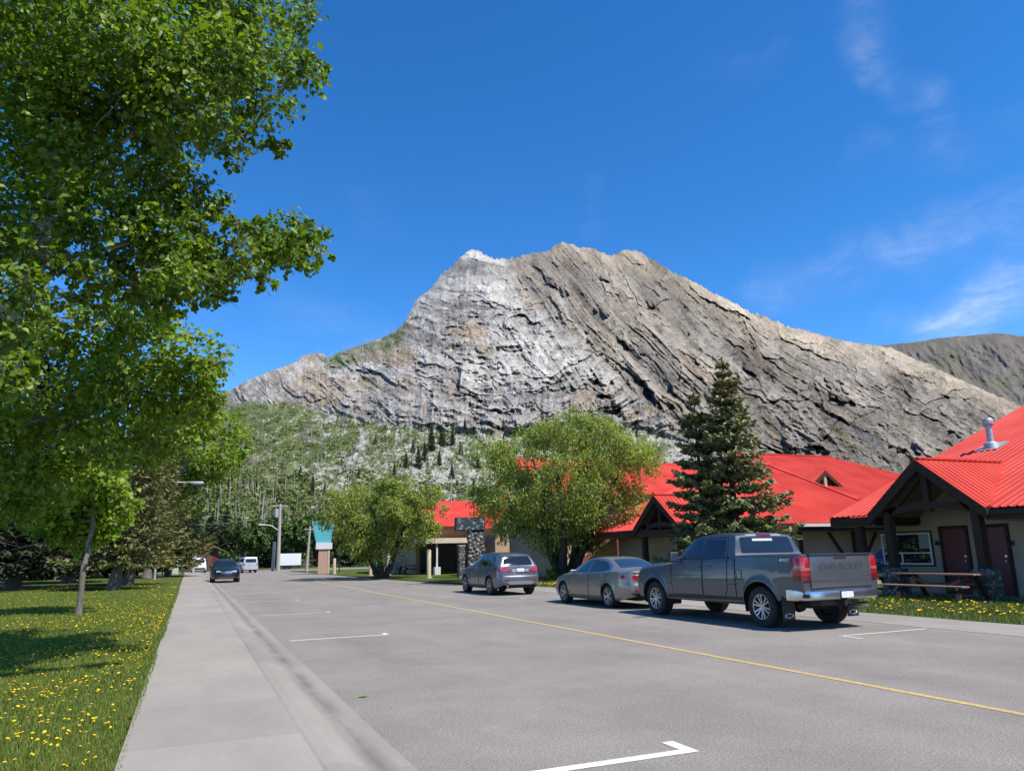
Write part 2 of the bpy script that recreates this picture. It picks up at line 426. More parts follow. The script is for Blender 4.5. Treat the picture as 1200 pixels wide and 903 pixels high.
g.add([(9000 * math.cos(2 * math.pi * k / 48), 9000 * math.sin(2 * math.pi * k / 48), -0.03) for k in range(48)], [tuple(range(48))])
struct('ground', g, MLAND)
MROAD = asphalt_mat()
g = MB()
XR = 13.75
g.sheet([(1.74, -30, 0), (XR, -30, 0), (XR, 33, 0), (13.2, 42, 0), (12.2, 55, 0), (11.6, 70, 0), (10.6, 92, 0), (60, 96, 0), (60, 106, 0), (-60, 104, 0), (-60, 95, 0), (1.74, 93, 0)])
struct('road', g, MROAD)
MWALK = concrete_mat('sidewalk_concrete', (0.288, 0.258, 0.220), joint=1.85)
MGUT = concrete_mat('gutter_concrete', (0.265, 0.240, 0.205), joint=3.1, stain=(1.50, 0.16))
g = MB()
def strip(mb, xs, zs, y0, y1, n=1):
    for i in range(len(xs) - 1):
        for k in range(n):
            a, b = y0 + (y1 - y0) * k / n, y0 + (y1 - y0) * (k + 1) / n
            mb.sheet([(xs[i], a, zs[i]), (xs[i + 1], a, zs[i + 1]), (xs[i + 1], b, zs[i + 1]), (xs[i], b, zs[i])])
strip(g, [-0.43, -0.42, 1.02], [-0.02, 0.10, 0.10], -30, 93)
struct('sidewalk', g, MWALK)
g = MB(); strip(g, [1.02, 1.05, 1.16, 1.27, 1.38, 1.50, 1.745, 1.75], [0.0995, 0.106, 0.104, 0.075, 0.035, 0.012, 0.010, -0.02], -30, 93)
struct('kerb_gutter', g, MGUT)
g = MB(); strip(g, [XR - 0.005, XR, 14.6, 14.8, 15.0, 15.02], [-0.02, 0.006, 0.012, 0.05, 0.075, 0.0], -30, 33)
MGUT2 = concrete_mat('verge_concrete', (0.275, 0.250, 0.215), joint=3.1)
struct('verge_gutter', g, MGUT2)
# lawns: gently uneven sheets
def lawn(name, x0, x1, y0, y1, z, step, edge=None):
    nx, ny = int((x1 - x0) / step) + 1, int((y1 - y0) / step) + 1
    X, Y = np.meshgrid(np.linspace(x0, x1, nx), np.linspace(y0, y1, ny))
    Z = z + 0.03 * perlin(X * 0.35, Y * 0.35, 5)
    if edge is not None: X = X + edge(X, Y)
    V = np.stack([X, Y, Z], -1).reshape(-1, 3)
    i = np.arange(nx * ny).reshape(ny, nx)
    Fc = np.stack([i[:-1, :-1], i[:-1, 1:], i[1:, 1:], i[1:, :-1]], -1).reshape(-1, 4)
    o = mesh_np(name, V, Fc, MLAWN, smooth=True); o['kind'] = 'structure'; return o
lawn('park_lawn', -70, -0.43, -8, 93, 0.09, 0.6, lambda X, Y: np.where(X > -0.5, 0.05 * perlin(Y * 1.7, Y * 0.3, 3) + 0.03 * perlin(Y * 6, Y * .3, 4), 0))
lawn('verge_lawn', 15.0, 20.7, -8, 40, 0.085, 0.6, lambda X, Y: np.where(X < 15.1, 0.05 * perlin(Y * 1.7, Y * 0.3, 8), 0))
g = MB(); g.sheet([(13.9, 33.05, 0.03), (13.4, 42, 0.03), (12.4, 55, 0.03), (11.8, 70, 0.03), (10.8, 91.8, 0.03), (60, 95, 0.03), (60, 40.02, 0.03), (14.98, 40.02, 0.03), (14.98, 33.05, 0.03)])
struct('motel_lawn', g, MLAWN)
g = MB(); g.bx(20.71, 22.2, -8, 25, -0.02, 0.11); struct('porch_paving', g, MGUT2)
# painted lines
MPW = mat('white_road_paint', (0.62, 0.61, 0.58), 0.8, var=0.18, vscale=22)
MPWF = mat('faded_road_paint', (0.50, 0.485, 0.46), 0.85, var=0.3, vscale=14)
MPY = mat('yellow_road_paint', (0.46, 0.33, 0.115), 0.85, var=0.3, vscale=16)
def mark(name, boxes, m, label, grp):
    mb = MB()
    for (x0, y0, x1, y1, w) in boxes:
        d = Vector((x1 - x0, y1 - y0, 0)); n = Vector((-d.y, d.x, 0)).normalized() * (w / 2)
        a, b = Vector((x0, y0, 0.004)), Vector((x1, y1, 0.004))
        mb.sheet([a - n, b - n, b + n, a + n])
    o = mb.build(name, m); o['kind'] = 'structure'; o['label'] = label; return o
mark('yellow_line', [(7.5, -30, 7.72, 30, 0.11), (7.72, 30, 7.95, 60, 0.11), (7.95, 60, 8.4, 92, 0.11)], MPY, 'yellow centre line along the street', None)
MKY = [5.62, 16.15, 23.4, 30.6, 37.8, 45.0, 52.2, 59.4, 66.6]
for i, y in enumerate(MKY):
    if i == 0:
        mb = MB()
        a = at_ground(620, 907, 0.004); b = at_ground(800, 881.5, 0.004)
        mb.sheet([(2.3, 5.56, .004), (4.02, 5.56, .004), (4.02, 5.68, .004), (2.3, 5.68, .004)])
        mb.sheet([(3.9, 5.681, .004), (4.02, 5.681, .004), (4.02, 5.95, .004), (3.9, 5.95, .004)])
        o = mb.build('parking_mark', MPW); o['kind'] = 'structure'
    else:
        mark('parking_mark', [(1.95, y - 0.02, 3.98, y + 0.02, 0.085), (3.94, y + 0.07, 3.94, y + 0.34, 0.1)], MPWF if i > 1 else MPW, 'white parking bay tick', None)
for y in (11.0, 18.4, 26.0, 33.2, 40.5):
    mark('parking_mark', [(11.3, y, 13.6, y + 0.02, 0.085), (11.3, y + 0.06, 11.3, y - 0.5, 0.085)], MPWF, 'white parking bay tick', None)

# ---------------------------------------------------------------- grass blades and dandelions
def blades(name, n, xr, yr, hgt, m, dens=None):
    P = []
    while len(P) < n:
        k = n
        u = rng.random(k); y = yr[0] * (yr[1] / yr[0]) ** u if yr[0] > 0 else yr[0] + (yr[1] - yr[0]) * u
        x = rng.uniform(xr[0], xr[1], k)
        px, py = proj_np(np.stack([x, y, np.full(k, 0.1)], -1))
        ok = (px > -40) & (px < 1240) & (py < 960)
        x, y = x[ok], y[ok]
        if dens is not None:
            ok = rng.random(len(x)) < dens(x, y); x, y = x[ok], y[ok]
        P += list(zip(x, y))
        if len(P) == 0: break
    P = np.array(P[:n]); k = len(P)
    dist = np.hypot(P[:, 0], P[:, 1])
    h = hgt * rng.uniform(0.5, 1.25, k) * (0.75 + 0.5 * sstep(-.3, .5, perlin(P[:, 0] * 1.3, P[:, 1] * 1.3, 9)))
    w = (0.0035 + 0.00042 * dist) * rng.uniform(0.7, 1.3, k)
    a = rng.uniform(0, 2 * np.pi, k); le = rng.uniform(0.1, 0.8, k) * h; b = rng.uniform(0, 2 * np.pi, k)
    base = np.stack([P[:, 0], P[:, 1], np.full(k, 0.075) + 0.03 * perlin(P[:, 0] * 0.35, P[:, 1] * 0.35, 5)], -1)
    sx = np.stack([np.cos(a), np.sin(a), 0 * a], -1) * w[:, None]
    tip = base + np.stack([np.cos(b) * le, np.sin(b) * le, h + 0.02], -1)
    V = np.stack([base - sx, base + sx, tip], 1).reshape(-1, 3)
    tint = np.repeat(rng.uniform(0.55, 1.35, (k, 1)) * np.array([1.0, 1.0, 1.0]) * np.where(rng.random((k, 1)) < 0.12, np.array([1.7, 1.25, 1.3]), 1.0), 3, 0)
    o = mesh_np(name, V, np.arange(3 * k).reshape(-1, 3), m, attrs={'tint': tint}); return o
MGRASS = mat('grass_blade', (0.170, 0.215, 0.038), 0.6, spec=0.25, trans=0.28, attr='tint')
MDRY = mat('grass_blade_tall', (0.150, 0.185, 0.055), 0.6, spec=0.25, trans=0.28, attr='tint')
o = blades('park_grass', 130000, (-17, -0.38), (4.6, 45), 0.042, MGRASS); tag(o, 'short green lawn grass along the left of the sidewalk', None, kind='stuff')
o = blades('verge_grass', 60000, (15.0, 20.7), (8, 38), 0.10, MDRY, lambda x, y: 0.5 + 0.5 * sstep(15.0, 15.9, x)); tag(o, 'taller grass on the verge before the red roofed motel', None, kind='stuff')
MDAN = mat('dandelion_yellow', (0.80, 0.52, 0.01), 0.7, spec=0.1)
def dandelions(name, P, r, zb=0.12):
    V, Fc = [], []
    for (x, y) in P:
        rr = r * random.uniform(0.7, 1.25) * (1 + 0.012 * math.hypot(x, y)); z = zb + random.uniform(-0.02, 0.03); b = len(V)
        tx, ty = random.gauss(0, 0.25), random.gauss(-0.25, 0.25)
        V.append((x, y, z + rr * 0.55))
        for ring, (q, dz) in enumerate(((0.65, 0.38), (1.0, 0.0))):
            for k in range(8):
                a = k * math.pi / 4 + ring * .39; dx, dy = q * rr * math.cos(a), q * rr * math.sin(a)
                V.append((x + dx, y + dy, z + dz * rr + dx * tx + dy * ty))
        for k in range(8):
            k2 = (k + 1) % 8
            Fc.append((b, b + 1 + k, b + 1 + k2, b + 1 + k2))
            Fc.append((b + 1 + k, b + 9 + k, b + 9 + k2, b + 1 + k2))
    V = np.array(V); me = bpy.data.meshes.new(name); me.from_pydata(V.tolist(), [], [tuple(dict.fromkeys(f)) for f in Fc]); me.update()
    return link_mesh(name, me, MDAN, None, True)
P = []
while len(P) < 4200:
    y = 5 * (60 / 5) ** random.random(); x = -0.55 - 14 * random.random() ** 1.4
    d = perlin(np.array([x * 0.5]), np.array([y * 0.33]), 21)[0]
    if random.random() < 0.12 + 1.3 * max(0, d + 0.12) + (0.5 if 11 < y < 30 and x > -6 else 0): P.append((x, y))
tag(dandelions('park_dandelions', P, 0.0145), 'yellow dandelions dotted over the park lawn', None, kind='stuff')
P = []
while len(P) < 900:
    x, y = random.uniform(15.2, 20.5), random.uniform(9, 34)
    if random.random() < 0.15 + 1.4 * max(0, perlin(np.array([x * 0.6]), np.array([y * 0.4]), 33)[0] + 0.15) + (.4 if 17 < x < 19.5 else 0): P.append((x, y))
tag(dandelions('verge_dandelions', P, 0.028, 0.16), 'yellow dandelions in the verge before the picnic table', None, kind='stuff')
# small green leaf lying on the road
mb = MB(); c = at_ground(423, 817, 0.0)
mb.tube([c + Vector((-.09, 0, .006)), c + Vector((-.03, .012, .012))], 0.003, 5)
mb.add([c + Vector(v) for v in ((-.03, .01, .012), (0.0, .045, .028), (.05, .03, .018), (.09, .005, .01), (.05, -.025, .02), (.0, -.02, .015), (.02, .008, .008))], [(0, 6, 1), (1, 6, 2), (2, 6, 3), (3, 6, 4), (4, 6, 5), (5, 6, 0)])
tag(mb.build('fallen_leaf', mat('fresh_leaf', (0.12, 0.22, 0.03), 0.5)), 'small fresh green leaf lying on the asphalt near the gutter', 'leaf')
# ================================================================ MOUNTAIN
def polar(px, py):
    d = ray(px, py); h = math.hypot(d[0], d[1]); return math.atan2(d[0], d[1]), d[2] / h
def rock_mat():
    m = bpy.data.materials.new('mountain_rock'); m.use_nodes = True; t = m.node_tree; b = t.nodes['Principled BSDF']
    at = t.nodes.new('ShaderNodeAttribute'); at.attribute_name = 'geology'
    geo = t.nodes.new('ShaderNodeNewGeometry')
    def noise(sc, det):
        n = t.nodes.new('ShaderNodeTexNoise'); n.inputs['Scale'].default_value = sc; n.inputs['Detail'].default_value = det; n.inputs['Roughness'].default_value = 0.7
        t.links.new(geo.outputs['Position'], n.inputs['Vector']); return n.outputs[0]
    r = t.nodes.new('ShaderNodeValToRGB'); e = r.color_ramp.elements
    e[0].position, e[0].color = 0.32, (0.62, 0.62, 0.64, 1); e[1].position, e[1].color = 0.66, (1.3, 1.28, 1.25, 1)
    t.links.new(noise(0.22, 6), r.inputs[0])
    mx = t.nodes.new('ShaderNodeMix'); mx.data_type = 'RGBA'; mx.blend_type = 'MULTIPLY'; mx.inputs[0].default_value = 1
    t.links.new(at.outputs['Color'], mx.inputs[6]); t.links.new(r.outputs[0], mx.inputs[7]); t.links.new(mx.outputs[2], b.inputs['Base Color'])
    b.inputs['Roughness'].default_value = 0.95; b.inputs['Specular IOR Level'].default_value = 0.1
    bp = t.nodes.new('ShaderNodeBump'); bp.inputs['Strength'].default_value = 0.8; bp.inputs['Distance'].default_value = 7.0
    t.links.new(noise(0.07, 9), bp.inputs['Height']); t.links.new(bp.outputs[0], b.inputs['Normal'])
    return m
MROCK = rock_mat()
SKYL = [(-500, 560), (-300, 570), (-100, 560), (50, 540), (150, 512), (220, 482), (262, 462), (285, 448), (310, 437), (333, 429), (347, 424), (354, 417), (366, 414), (379, 414), (384, 420), (395, 414), (430, 402), (455, 393), (470, 384), (478, 372), (486, 356), (492, 349), (505, 341), (514, 328), (520, 321), (528, 317), (535, 307), (543, 302), (549, 296), (560, 295), (567, 301), (580, 306), (590, 305), (604, 303), (616, 301), (626, 299), (636, 299), (644, 296), (651, 289), (658, 286), (667, 287), (680, 292), (694, 294), (705, 298), (716, 302), (722, 301), (730, 296), (744, 296), (752, 298), (758, 304), (768, 308), (780, 316), (800, 327), (815, 334), (830, 342), (845, 350), (860, 357), (878, 367), (893, 371), (904, 378), (908, 378), (916, 380), (921, 384), (945, 389), (975, 397), (1000, 402), (1022, 405), (1044, 408), (1060, 416), (1080, 425), (1090, 427), (1104, 436), (1120, 443), (1150, 457), (1180, 469), (1210, 482), (1260, 505), (1350, 545), (1500, 600), (1700, 640)]
az_s, el_s = np.array([polar(*p) for p in SKYL]).T
NC, NR = 1700, 500
a0, a1 = polar(-120, 560)[0], polar(1300, 560)[0]
AZ = np.linspace(a0, a1, NC)
EC = np.interp(AZ, az_s, el_s)
pxc = np.interp(AZ, az_s, [p[0] for p in SKYL])
EC = EC + 0.0052 * fbm(pxc / 12, pxc * 0, 4, 3, 0.6, True) * sstep(440, 500, pxc) * (1 - 0.6 * sstep(900, 1000, pxc))
RC = np.interp(pxc, [-100, 200, 350, 470, 550, 660, 760, 900, 1050, 1200, 1300], [560, 620, 760, 980, 1180, 1420, 1480, 1500, 1450, 1300, 1200])
R0 = np.interp(pxc, [-100, 200, 400, 600, 900, 1300], [150, 165, 190, 230, 300, 330])
t = np.linspace(0, 1, NR)[:, None]
E0 = -0.012
EL = E0 + (EC[None] - E0) * t ** 0.93
ker = np.exp(-0.5 * (np.arange(-260, 261) / 70.0) ** 2); ker /= ker.sum()
ECS = np.convolve(np.pad(EC, 260, mode='edge'), ker, 'valid')
TA = np.maximum(ECS / (1 - R0 / RC), EC / (1 - R0 / (RC * 1.5)))
ker = np.exp(-0.5 * (np.arange(-60, 61) / 24.0) ** 2); ker /= ker.sum()
TA = np.convolve(np.pad(TA, 60, mode='edge'), ker, 'valid')
RR = R0[None] / (1 - np.clip(EL, 0, None) / TA[None]) + np.where(EL < 0, EL * 400, 0)
P = np.stack([RR * np.sin(AZ)[None], RR * np.cos(AZ)[None], CAMH + RR * EL], -1)
PX, PY = proj_np(P.reshape(-1, 3)); PX = PX.reshape(NR, NC); PY = PY.reshape(NR, NC)
crest = np.interp(PX, [p[0] for p in SKYL], [p[1] for p in SKYL])
dep = PY - crest                                     # how far below the skyline
# bedding: dips down to the right on the right flank, wraps round the left dome
wl = 1 - sstep(-25, 25, PX - np.interp(PY, [290, 330, 420, 520, 600], [575, 610, 690, 815, 900]) + 16 * fbm(PX / 50, PY / 50, 3, 41))
gx = np.arange(-200, 1500); gs = np.interp(gx, [-200, 560, 640, 720, 790, 860, 950, 1100, 1500], [1.3, 1.3, 1.28, 1.08, .92, .76, .62, .50, .5]); gc = np.cumsum(gs)
sA = PX * 0.80 + PY * 0.60
sB = 0.76 * (PY - np.interp(PX, gx, gc)) + 7 * fbm(PX / 80, PY / 80, 3, 1) + 1.6 * fbm(PX / 16, PY / 16, 3, 101)        # across the bedding
dome = PY + 0.0016 * (PX - 600) ** 2 * np.sign(1) + 14 * fbm(PX / 70, PY / 70, 3, 2)
sA2 = PX * 0.57 + PY * 0.82; sB2 = -PX * 0.82 + PY * 0.57
def bands(s, amp, seed, k0, k1):
    a = fbm(s / k0, s * 0 + seed, 3, seed, .6); b = fbm(s / k1, s * 0 + seed, 3, seed + 3, .65)
    return np.tanh(3.2 * (a + amp * b))                       # bed after bed, each with a sharp edge
fade1 = sstep(-.45, .25, fbm(sA / 120, sB / 40, 3, 102)); fade2 = sstep(-.3, .35, fbm(sA / 60, sB / 20, 3, 103))
bedR = bands(sB, .8, 5, 15, 6) * (.25 + .75 * fade1)
bedR2 = bands(sB, 1., 9, 5, 2.6) * fade2 * .6 + .5 * fbm(sA / 30, sB / 4.0, 3, 55, 0.6)
gul = fbm(sB2 / 26, sA2 / 130, 4, 6, 0.55, True)
blk = fbm(PX / 34, PY / 26, 5, 8, 0.6, True)
dome = dome + 5 * fbm(PX / 28, PY / 28, 3, 104)
bedL = .7 * bands(dome, .8, 13, 17, 6) * (.3 + .7 * sstep(-.4, .3, fbm(PX / 60, PY / 30, 3, 105))) + .3 * fbm(PX / 40, dome / 9, 4, 7, 0.62, True)
slabs = fbm(sB2 / 15, sA2 / 150, 4, 12, 0.55, True)     # long thin ribs of the upper left face
upl = sstep(560, 600, PX) * (1 - sstep(430, 480, PY)) * wl
bigb = fbm(PX / 150, PY / 150, 3, 14, 0.5)
micro = fbm(PX / 7, PY / 6, 4, 15, 0.75)
yc = np.interp(PX, [200, 262, 330, 400, 480, 560, 640, 700, 760, 830, 900], [470, 472, 470, 486, 500, 506, 502, 494, 503, 522, 540]) + 6 * fbm(PX / 30, PX * 0, 3, 18)
hgt = np.interp(PX, [200, 300, 420, 520, 620, 720, 800], [28, 34, 26, 58, 70, 46, 30])
cliff = sstep(yc + 4, yc - 14, PY) * (1 - sstep(yc - hgt * 0.75, yc - hgt, PY)) * (1 - sstep(820, 880, PX))
rockm = np.clip(sstep(yc + 6, yc - 6, PY) + sstep(760, 830, PX), 0, 1)
# relief as push towards / away from the valley
disp = 0.060 * bigb * sstep(0, 30, dep)
joint = fbm(PX / 13, PY / 34, 4, 16, 0.6, True)
brk = sstep(-.25, .25, fbm(PX / 46, PY / 30, 3, 17))         # ledges come and go
disp = disp - rockm * wl * (0.013 * bedL * (0.4 + 0.9 * brk) + 0.024 * np.tanh(2.5 * blk) + 0.022 * slabs * upl + 0.010 * joint * (1 - upl) + 0.007 * micro)
disp = disp - rockm * (1 - wl) * (0.014 * bedR * (0.35 + 0.9 * brk) + 0.005 * bedR2 + 0.022 * gul + 0.017 * np.tanh(2.5 * blk) + 0.006 * micro)
disp = disp - cliff * (0.004 + 0.016 * np.clip(fbm(PX / 26, PY / 60, 4, 19, 0.6, True), -.2, 1)) * (0.4 + brk)
crag = sstep(730, 738, PX + 0.25 * (PY - 310)) * (1 - sstep(752, 758, PX + 0.2 * (PY - 310))) * (1 - sstep(318, 340, PY))
disp = disp - 0.025 * crag
oc = sstep(0.27, 0.40, fbm(sA / 52, sB / 26, 4, 23, 0.6)) * (1 - wl) * sstep(14, 30, dep)
disp = disp - oc * 0.028 * (1 + 0.9 * joint)
edge = (1 - sstep(10, 34, dep)) * sstep(775, 800, PX) * (1 - sstep(1200, 1260, PX))
disp = disp - edge * 0.022 * (1 + fbm(PX / 8, PY / 16, 4, 24, 0.6, True))
wx, wy = 5 * fbm(PX / 22, PY / 22, 3, 120), 5 * fbm(PX / 22, PY / 22, 3, 121)
def blocks(k, seed):
    L_ = cells((PX + wx) / (k * 1.5), (dome + wy) / k, seed); R_ = cells((sA + wx) / (k * 1.9), (sB + wy) / (k * .8), seed + 1)
    return L_ * wl + R_ * (1 - wl)
b40, b18, b8 = blocks(36, 130), blocks(17, 134), blocks(8, 138)
blocky = (.45 + .75 * sstep(-.3, .3, fbm(PX / 90, PY / 70, 3, 140))) * rockm
disp = disp - blocky * (0.014 * b40 + 0.009 * b18 + 0.0045 * b8)
disp = np.clip(disp, -0.14, 0.12)
disp = disp * sstep(0, 10, dep + 4)
veg = 1 - rockm
disp = disp + veg * (0.02 * fbm(PX / 24, PY / 18, 4, 28) + 0.008 * micro)
RR2 = RR * (1 + disp)
P = np.stack([RR2 * np.sin(AZ)[None], RR2 * np.cos(AZ)[None], CAMH + RR2 * EL], -1)
# colours of rock, scree and growth
def C(*c): return np.array(c)[None, None, :]
def mixc3(a, b, f): return a + (b - a) * f[..., None]
crev = sstep(.18, .62, -np.minimum(blk, 0.9 * joint + .1))            # joints between blocks, relief shade darkened into the rock colour
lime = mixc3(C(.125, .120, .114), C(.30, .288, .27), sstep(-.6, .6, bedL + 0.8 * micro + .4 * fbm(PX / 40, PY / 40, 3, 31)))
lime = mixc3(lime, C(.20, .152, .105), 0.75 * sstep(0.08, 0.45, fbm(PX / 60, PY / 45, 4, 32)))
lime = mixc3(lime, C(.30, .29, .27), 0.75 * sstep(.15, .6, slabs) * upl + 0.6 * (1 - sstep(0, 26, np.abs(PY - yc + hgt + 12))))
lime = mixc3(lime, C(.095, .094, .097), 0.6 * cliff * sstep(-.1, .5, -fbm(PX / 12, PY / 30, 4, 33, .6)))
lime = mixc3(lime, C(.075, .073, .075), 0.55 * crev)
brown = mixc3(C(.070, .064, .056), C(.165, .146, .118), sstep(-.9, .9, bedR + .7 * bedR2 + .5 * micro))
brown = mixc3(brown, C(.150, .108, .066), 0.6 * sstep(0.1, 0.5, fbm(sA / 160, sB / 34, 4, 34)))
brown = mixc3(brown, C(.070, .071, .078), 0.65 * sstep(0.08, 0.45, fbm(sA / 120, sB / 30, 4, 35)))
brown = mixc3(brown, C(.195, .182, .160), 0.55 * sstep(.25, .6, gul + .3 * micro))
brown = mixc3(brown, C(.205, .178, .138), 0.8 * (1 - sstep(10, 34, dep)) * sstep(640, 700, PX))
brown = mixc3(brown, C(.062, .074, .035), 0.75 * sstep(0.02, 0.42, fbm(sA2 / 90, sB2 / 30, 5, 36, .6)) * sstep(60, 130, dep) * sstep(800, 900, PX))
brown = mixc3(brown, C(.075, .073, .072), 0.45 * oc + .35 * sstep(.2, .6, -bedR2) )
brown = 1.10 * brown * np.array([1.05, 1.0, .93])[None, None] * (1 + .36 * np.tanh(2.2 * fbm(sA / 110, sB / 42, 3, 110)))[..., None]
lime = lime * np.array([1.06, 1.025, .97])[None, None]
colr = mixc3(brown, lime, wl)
tan = sstep(300, 350, PX) * (1 - sstep(470, 500, PX)) * sstep(398, 412, PY) * (1 - sstep(445, 470, PY)) * sstep(.0, .25, fbm(PX / 40, PY / 30, 4, 37) + .22)
colr = mixc3(colr, C(.20, .155, .105), 0.8 * tan)
ridgeveg = sstep(372, 392, PX) * (1 - sstep(470, 482, PX)) * (1 - sstep(12, 26, dep))
colr = mixc3(colr, mixc3(C(.07, .105, .03), C(.15, .13, .09), sstep(-.2, .3, micro)), ridgeveg * sstep(-.3, .2, fbm(PX / 16, PY / 12, 3, 38) + .15))
green = mixc3(C(.068, .088, .030), C(.125, .142, .055), sstep(-.4, .4, fbm(PX / 14, PY / 10, 5, 39, .65)))
green = mixc3(green, C(.115, .100, .080), 0.6 * sstep(.0, .4, fbm(PX / 34, PY / 22, 4, 40)))
scree = sstep(-.02, .26, .8 * fbm(PX / 11, PY / 8, 4, 42, .7) + .5 * fbm(PX / 3.2, PY / 2.6, 2, 44) + .40 * fbm(PX / 60, PY / 45, 3, 43) + np.interp(PX, [230, 330, 380, 470, 560, 640, 800], [-.35, -.22, .02, .08, .06, .10, .15]) - np.interp(PY, [470, 490, 560, 610, 640], [-.12, .0, .02, -.12, -.6]) * -1 * np.ones_like(PX))
green = mixc3(green, C(.36, .345, .315), scree * (.75 + .25 * micro))
path = np.exp(-((PX - np.interp(PY, [505, 530, 550], [428, 418, 405])) / 4.0) ** 2) * sstep(506, 512, PY) * (1 - sstep(540, 556, PY))
green = mixc3(green, C(.32, .31, .285), np.clip(path, 0, 1))
colr = mixc3(green, colr, rockm)
fine = fbm(PX / 2.6, PY / 2.2, 3, 71, .7)
fine2 = fbm(sA / 22, sB / 2.6, 3, 72, .6)
fine3 = fbm(PX / 20, dome / 2.4, 3, 73, .6)
wfin = fine2 * (1 - wl) * rockm + fine3 * wl * rockm
dark = sstep(.22, .6, fine + .7 * wfin) * rockm
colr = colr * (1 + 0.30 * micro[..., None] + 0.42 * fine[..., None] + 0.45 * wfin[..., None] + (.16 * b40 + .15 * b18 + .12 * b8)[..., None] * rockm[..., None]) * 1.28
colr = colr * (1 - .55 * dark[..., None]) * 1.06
colr = np.clip(colr, 0.02, 0.75)
# back slope behind the crest, so the mountain is a solid hill from any side
NB = 40
tb = np.linspace(0.03, 1, NB)[:, None]
RB = RR2[-1][None] * (1 + 0.9 * tb)
ZB = P[-1, :, 2][None] * (1 - tb ** 0.9) - 5 * tb + 12 * fbm(AZ[None] * 40 + tb * 0, tb * 6, 3, 50) * tb
PB = np.stack([RB * np.sin(AZ)[None], RB * np.cos(AZ)[None], ZB], -1)
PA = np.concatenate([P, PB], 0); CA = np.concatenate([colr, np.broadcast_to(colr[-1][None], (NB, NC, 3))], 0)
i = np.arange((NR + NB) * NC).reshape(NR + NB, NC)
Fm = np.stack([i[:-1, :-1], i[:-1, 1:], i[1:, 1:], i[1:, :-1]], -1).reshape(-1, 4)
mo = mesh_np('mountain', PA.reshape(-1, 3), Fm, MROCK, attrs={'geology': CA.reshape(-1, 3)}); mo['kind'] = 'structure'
def on_slope(px, py):
    """nearest grid point of the mountain face to a direction -> world point on its surface"""
    k = np.argmin((PX - px) ** 2 + (PY - py) ** 2); return Vector(P.reshape(-1, 3)[k])

# the further ridge on the right
SK2 = [(820, 440), (900, 424), (960, 412), (1010, 406), (1050, 403), (1078, 400), (1100, 396), (1120, 394), (1140, 393), (1165, 390), (1178, 391), (1200, 394), (1260, 398), (1400, 380), (1600, 420), (1800, 500)]
az2, el2 = np.array([polar(*p) for p in SK2]).T
NC2, NR2 = 420, 150
AZ2 = np.linspace(az2[0], az2[-4] , NC2); EC2 = np.interp(AZ2, az2, el2); px2 = np.interp(AZ2, az2, [p[0] for p in SK2])
EC2 = EC2 + 0.0010 * fbm(px2 / 18, px2 * 0, 4, 61)
t2 = np.linspace(0, 1, NR2)[:, None]
E2 = 0.10 + (EC2[None] - 0.10) * t2; R2 = 2100 + 1500 * t2 ** 1.1 + 0 * AZ2[None]
Q = np.stack([R2 * np.sin(AZ2)[None], R2 * np.cos(AZ2)[None], CAMH + R2 * E2], -1)
X2, Y2 = proj_np(Q.reshape(-1, 3)); X2 = X2.reshape(NR2, NC2); Y2 = Y2.reshape(NR2, NC2)
s1, s2 = X2 * .7 - Y2 * .7, X2 * .7 + Y2 * .7
dd = .018 * fbm(s2 / 40, s1 / 16, 5, 62, .6, True) + .012 * fbm(X2 / 30, Y2 / 60, 4, 63)
R2b = R2 * (1 - dd * sstep(0, .12, 1 - t2))
Q = np.stack([R2b * np.sin(AZ2)[None], R2b * np.cos(AZ2)[None], CAMH + R2b * E2], -1)
c2 = mixc3(C(.125, .110, .095), C(.175, .155, .130), sstep(-.3, .4, fbm(s2 / 22, s1 / 9, 5, 64, .6)))
c2 = mixc3(c2, C(.125, .125, .07), .6 * sstep(.0, .35, fbm(X2 / 60, Y2 / 18, 4, 65)))
c2 = mixc3(c2, C(.11, .10, .10), .6 * sstep(.1, .4, fbm(s2 / 70, s1 / 20, 4, 66)))
Qb = Q[-1][None] * np.array([1.4, 1.4, 0.0])[None, None]
QA = np.concatenate([Q, Qb], 0); c2 = np.concatenate([c2, c2[-1][None]], 0)
i = np.arange((NR2 + 1) * NC2).reshape(NR2 + 1, NC2)
Fm = np.stack([i[:-1, :-1], i[:-1, 1:], i[1:, 1:], i[1:, :-1]], -1).reshape(-1, 4)
h2 = mesh_np('far_hills', QA.reshape(-1, 3), Fm, MROCK, attrs={'geology': c2.reshape(-1, 3)}, smooth=True); h2['kind'] = 'structure'
# ================================================================ BUILDINGS
def roof_mat():
    m = bpy.data.materials.new('red_metal_roof'); m.use_nodes = True; t = m.node_tree; b = t.nodes['Principled BSDF']
    geo = t.nodes.new('ShaderNodeNewGeometry'); n = t.nodes.new('ShaderNodeTexNoise'); n.inputs['Scale'].default_value = 0.7; n.inputs['Detail'].default_value = 6
    t.links.new(geo.outputs['Position'], n.inputs['Vector'])
    r = t.nodes.new('ShaderNodeValToRGB'); e = r.color_ramp.elements
    e[0].position, e[0].color = .3, (.47, .040, .026, 1); e[1].position, e[1].color = .68, (.62, .066, .042, 1)
    t.links.new(n.outputs[0], r.inputs[0]); t.links.new(r.outputs[0], b.inputs['Base Color'])
    b.inputs['Roughness'].default_value = .6; b.inputs['Specular IOR Level'].default_value = .15
    return m
MROOF = roof_mat()
MSTUC = mat('tan_stucco', (.44, .345, .245), .92, var=.10, vscale=1.4, bump=.35, bscale=60, spec=.15)
MSTUC2 = mat('peach_stucco', (.46, .33, .22), .92, var=.10, vscale=1.1, bump=.3, bscale=50, spec=.15)
MWOOD = mat('dark_brown_timber', (.058, .036, .026), .8, spec=.12, var=.3, vscale=6, stretch=(6, 6, 1))
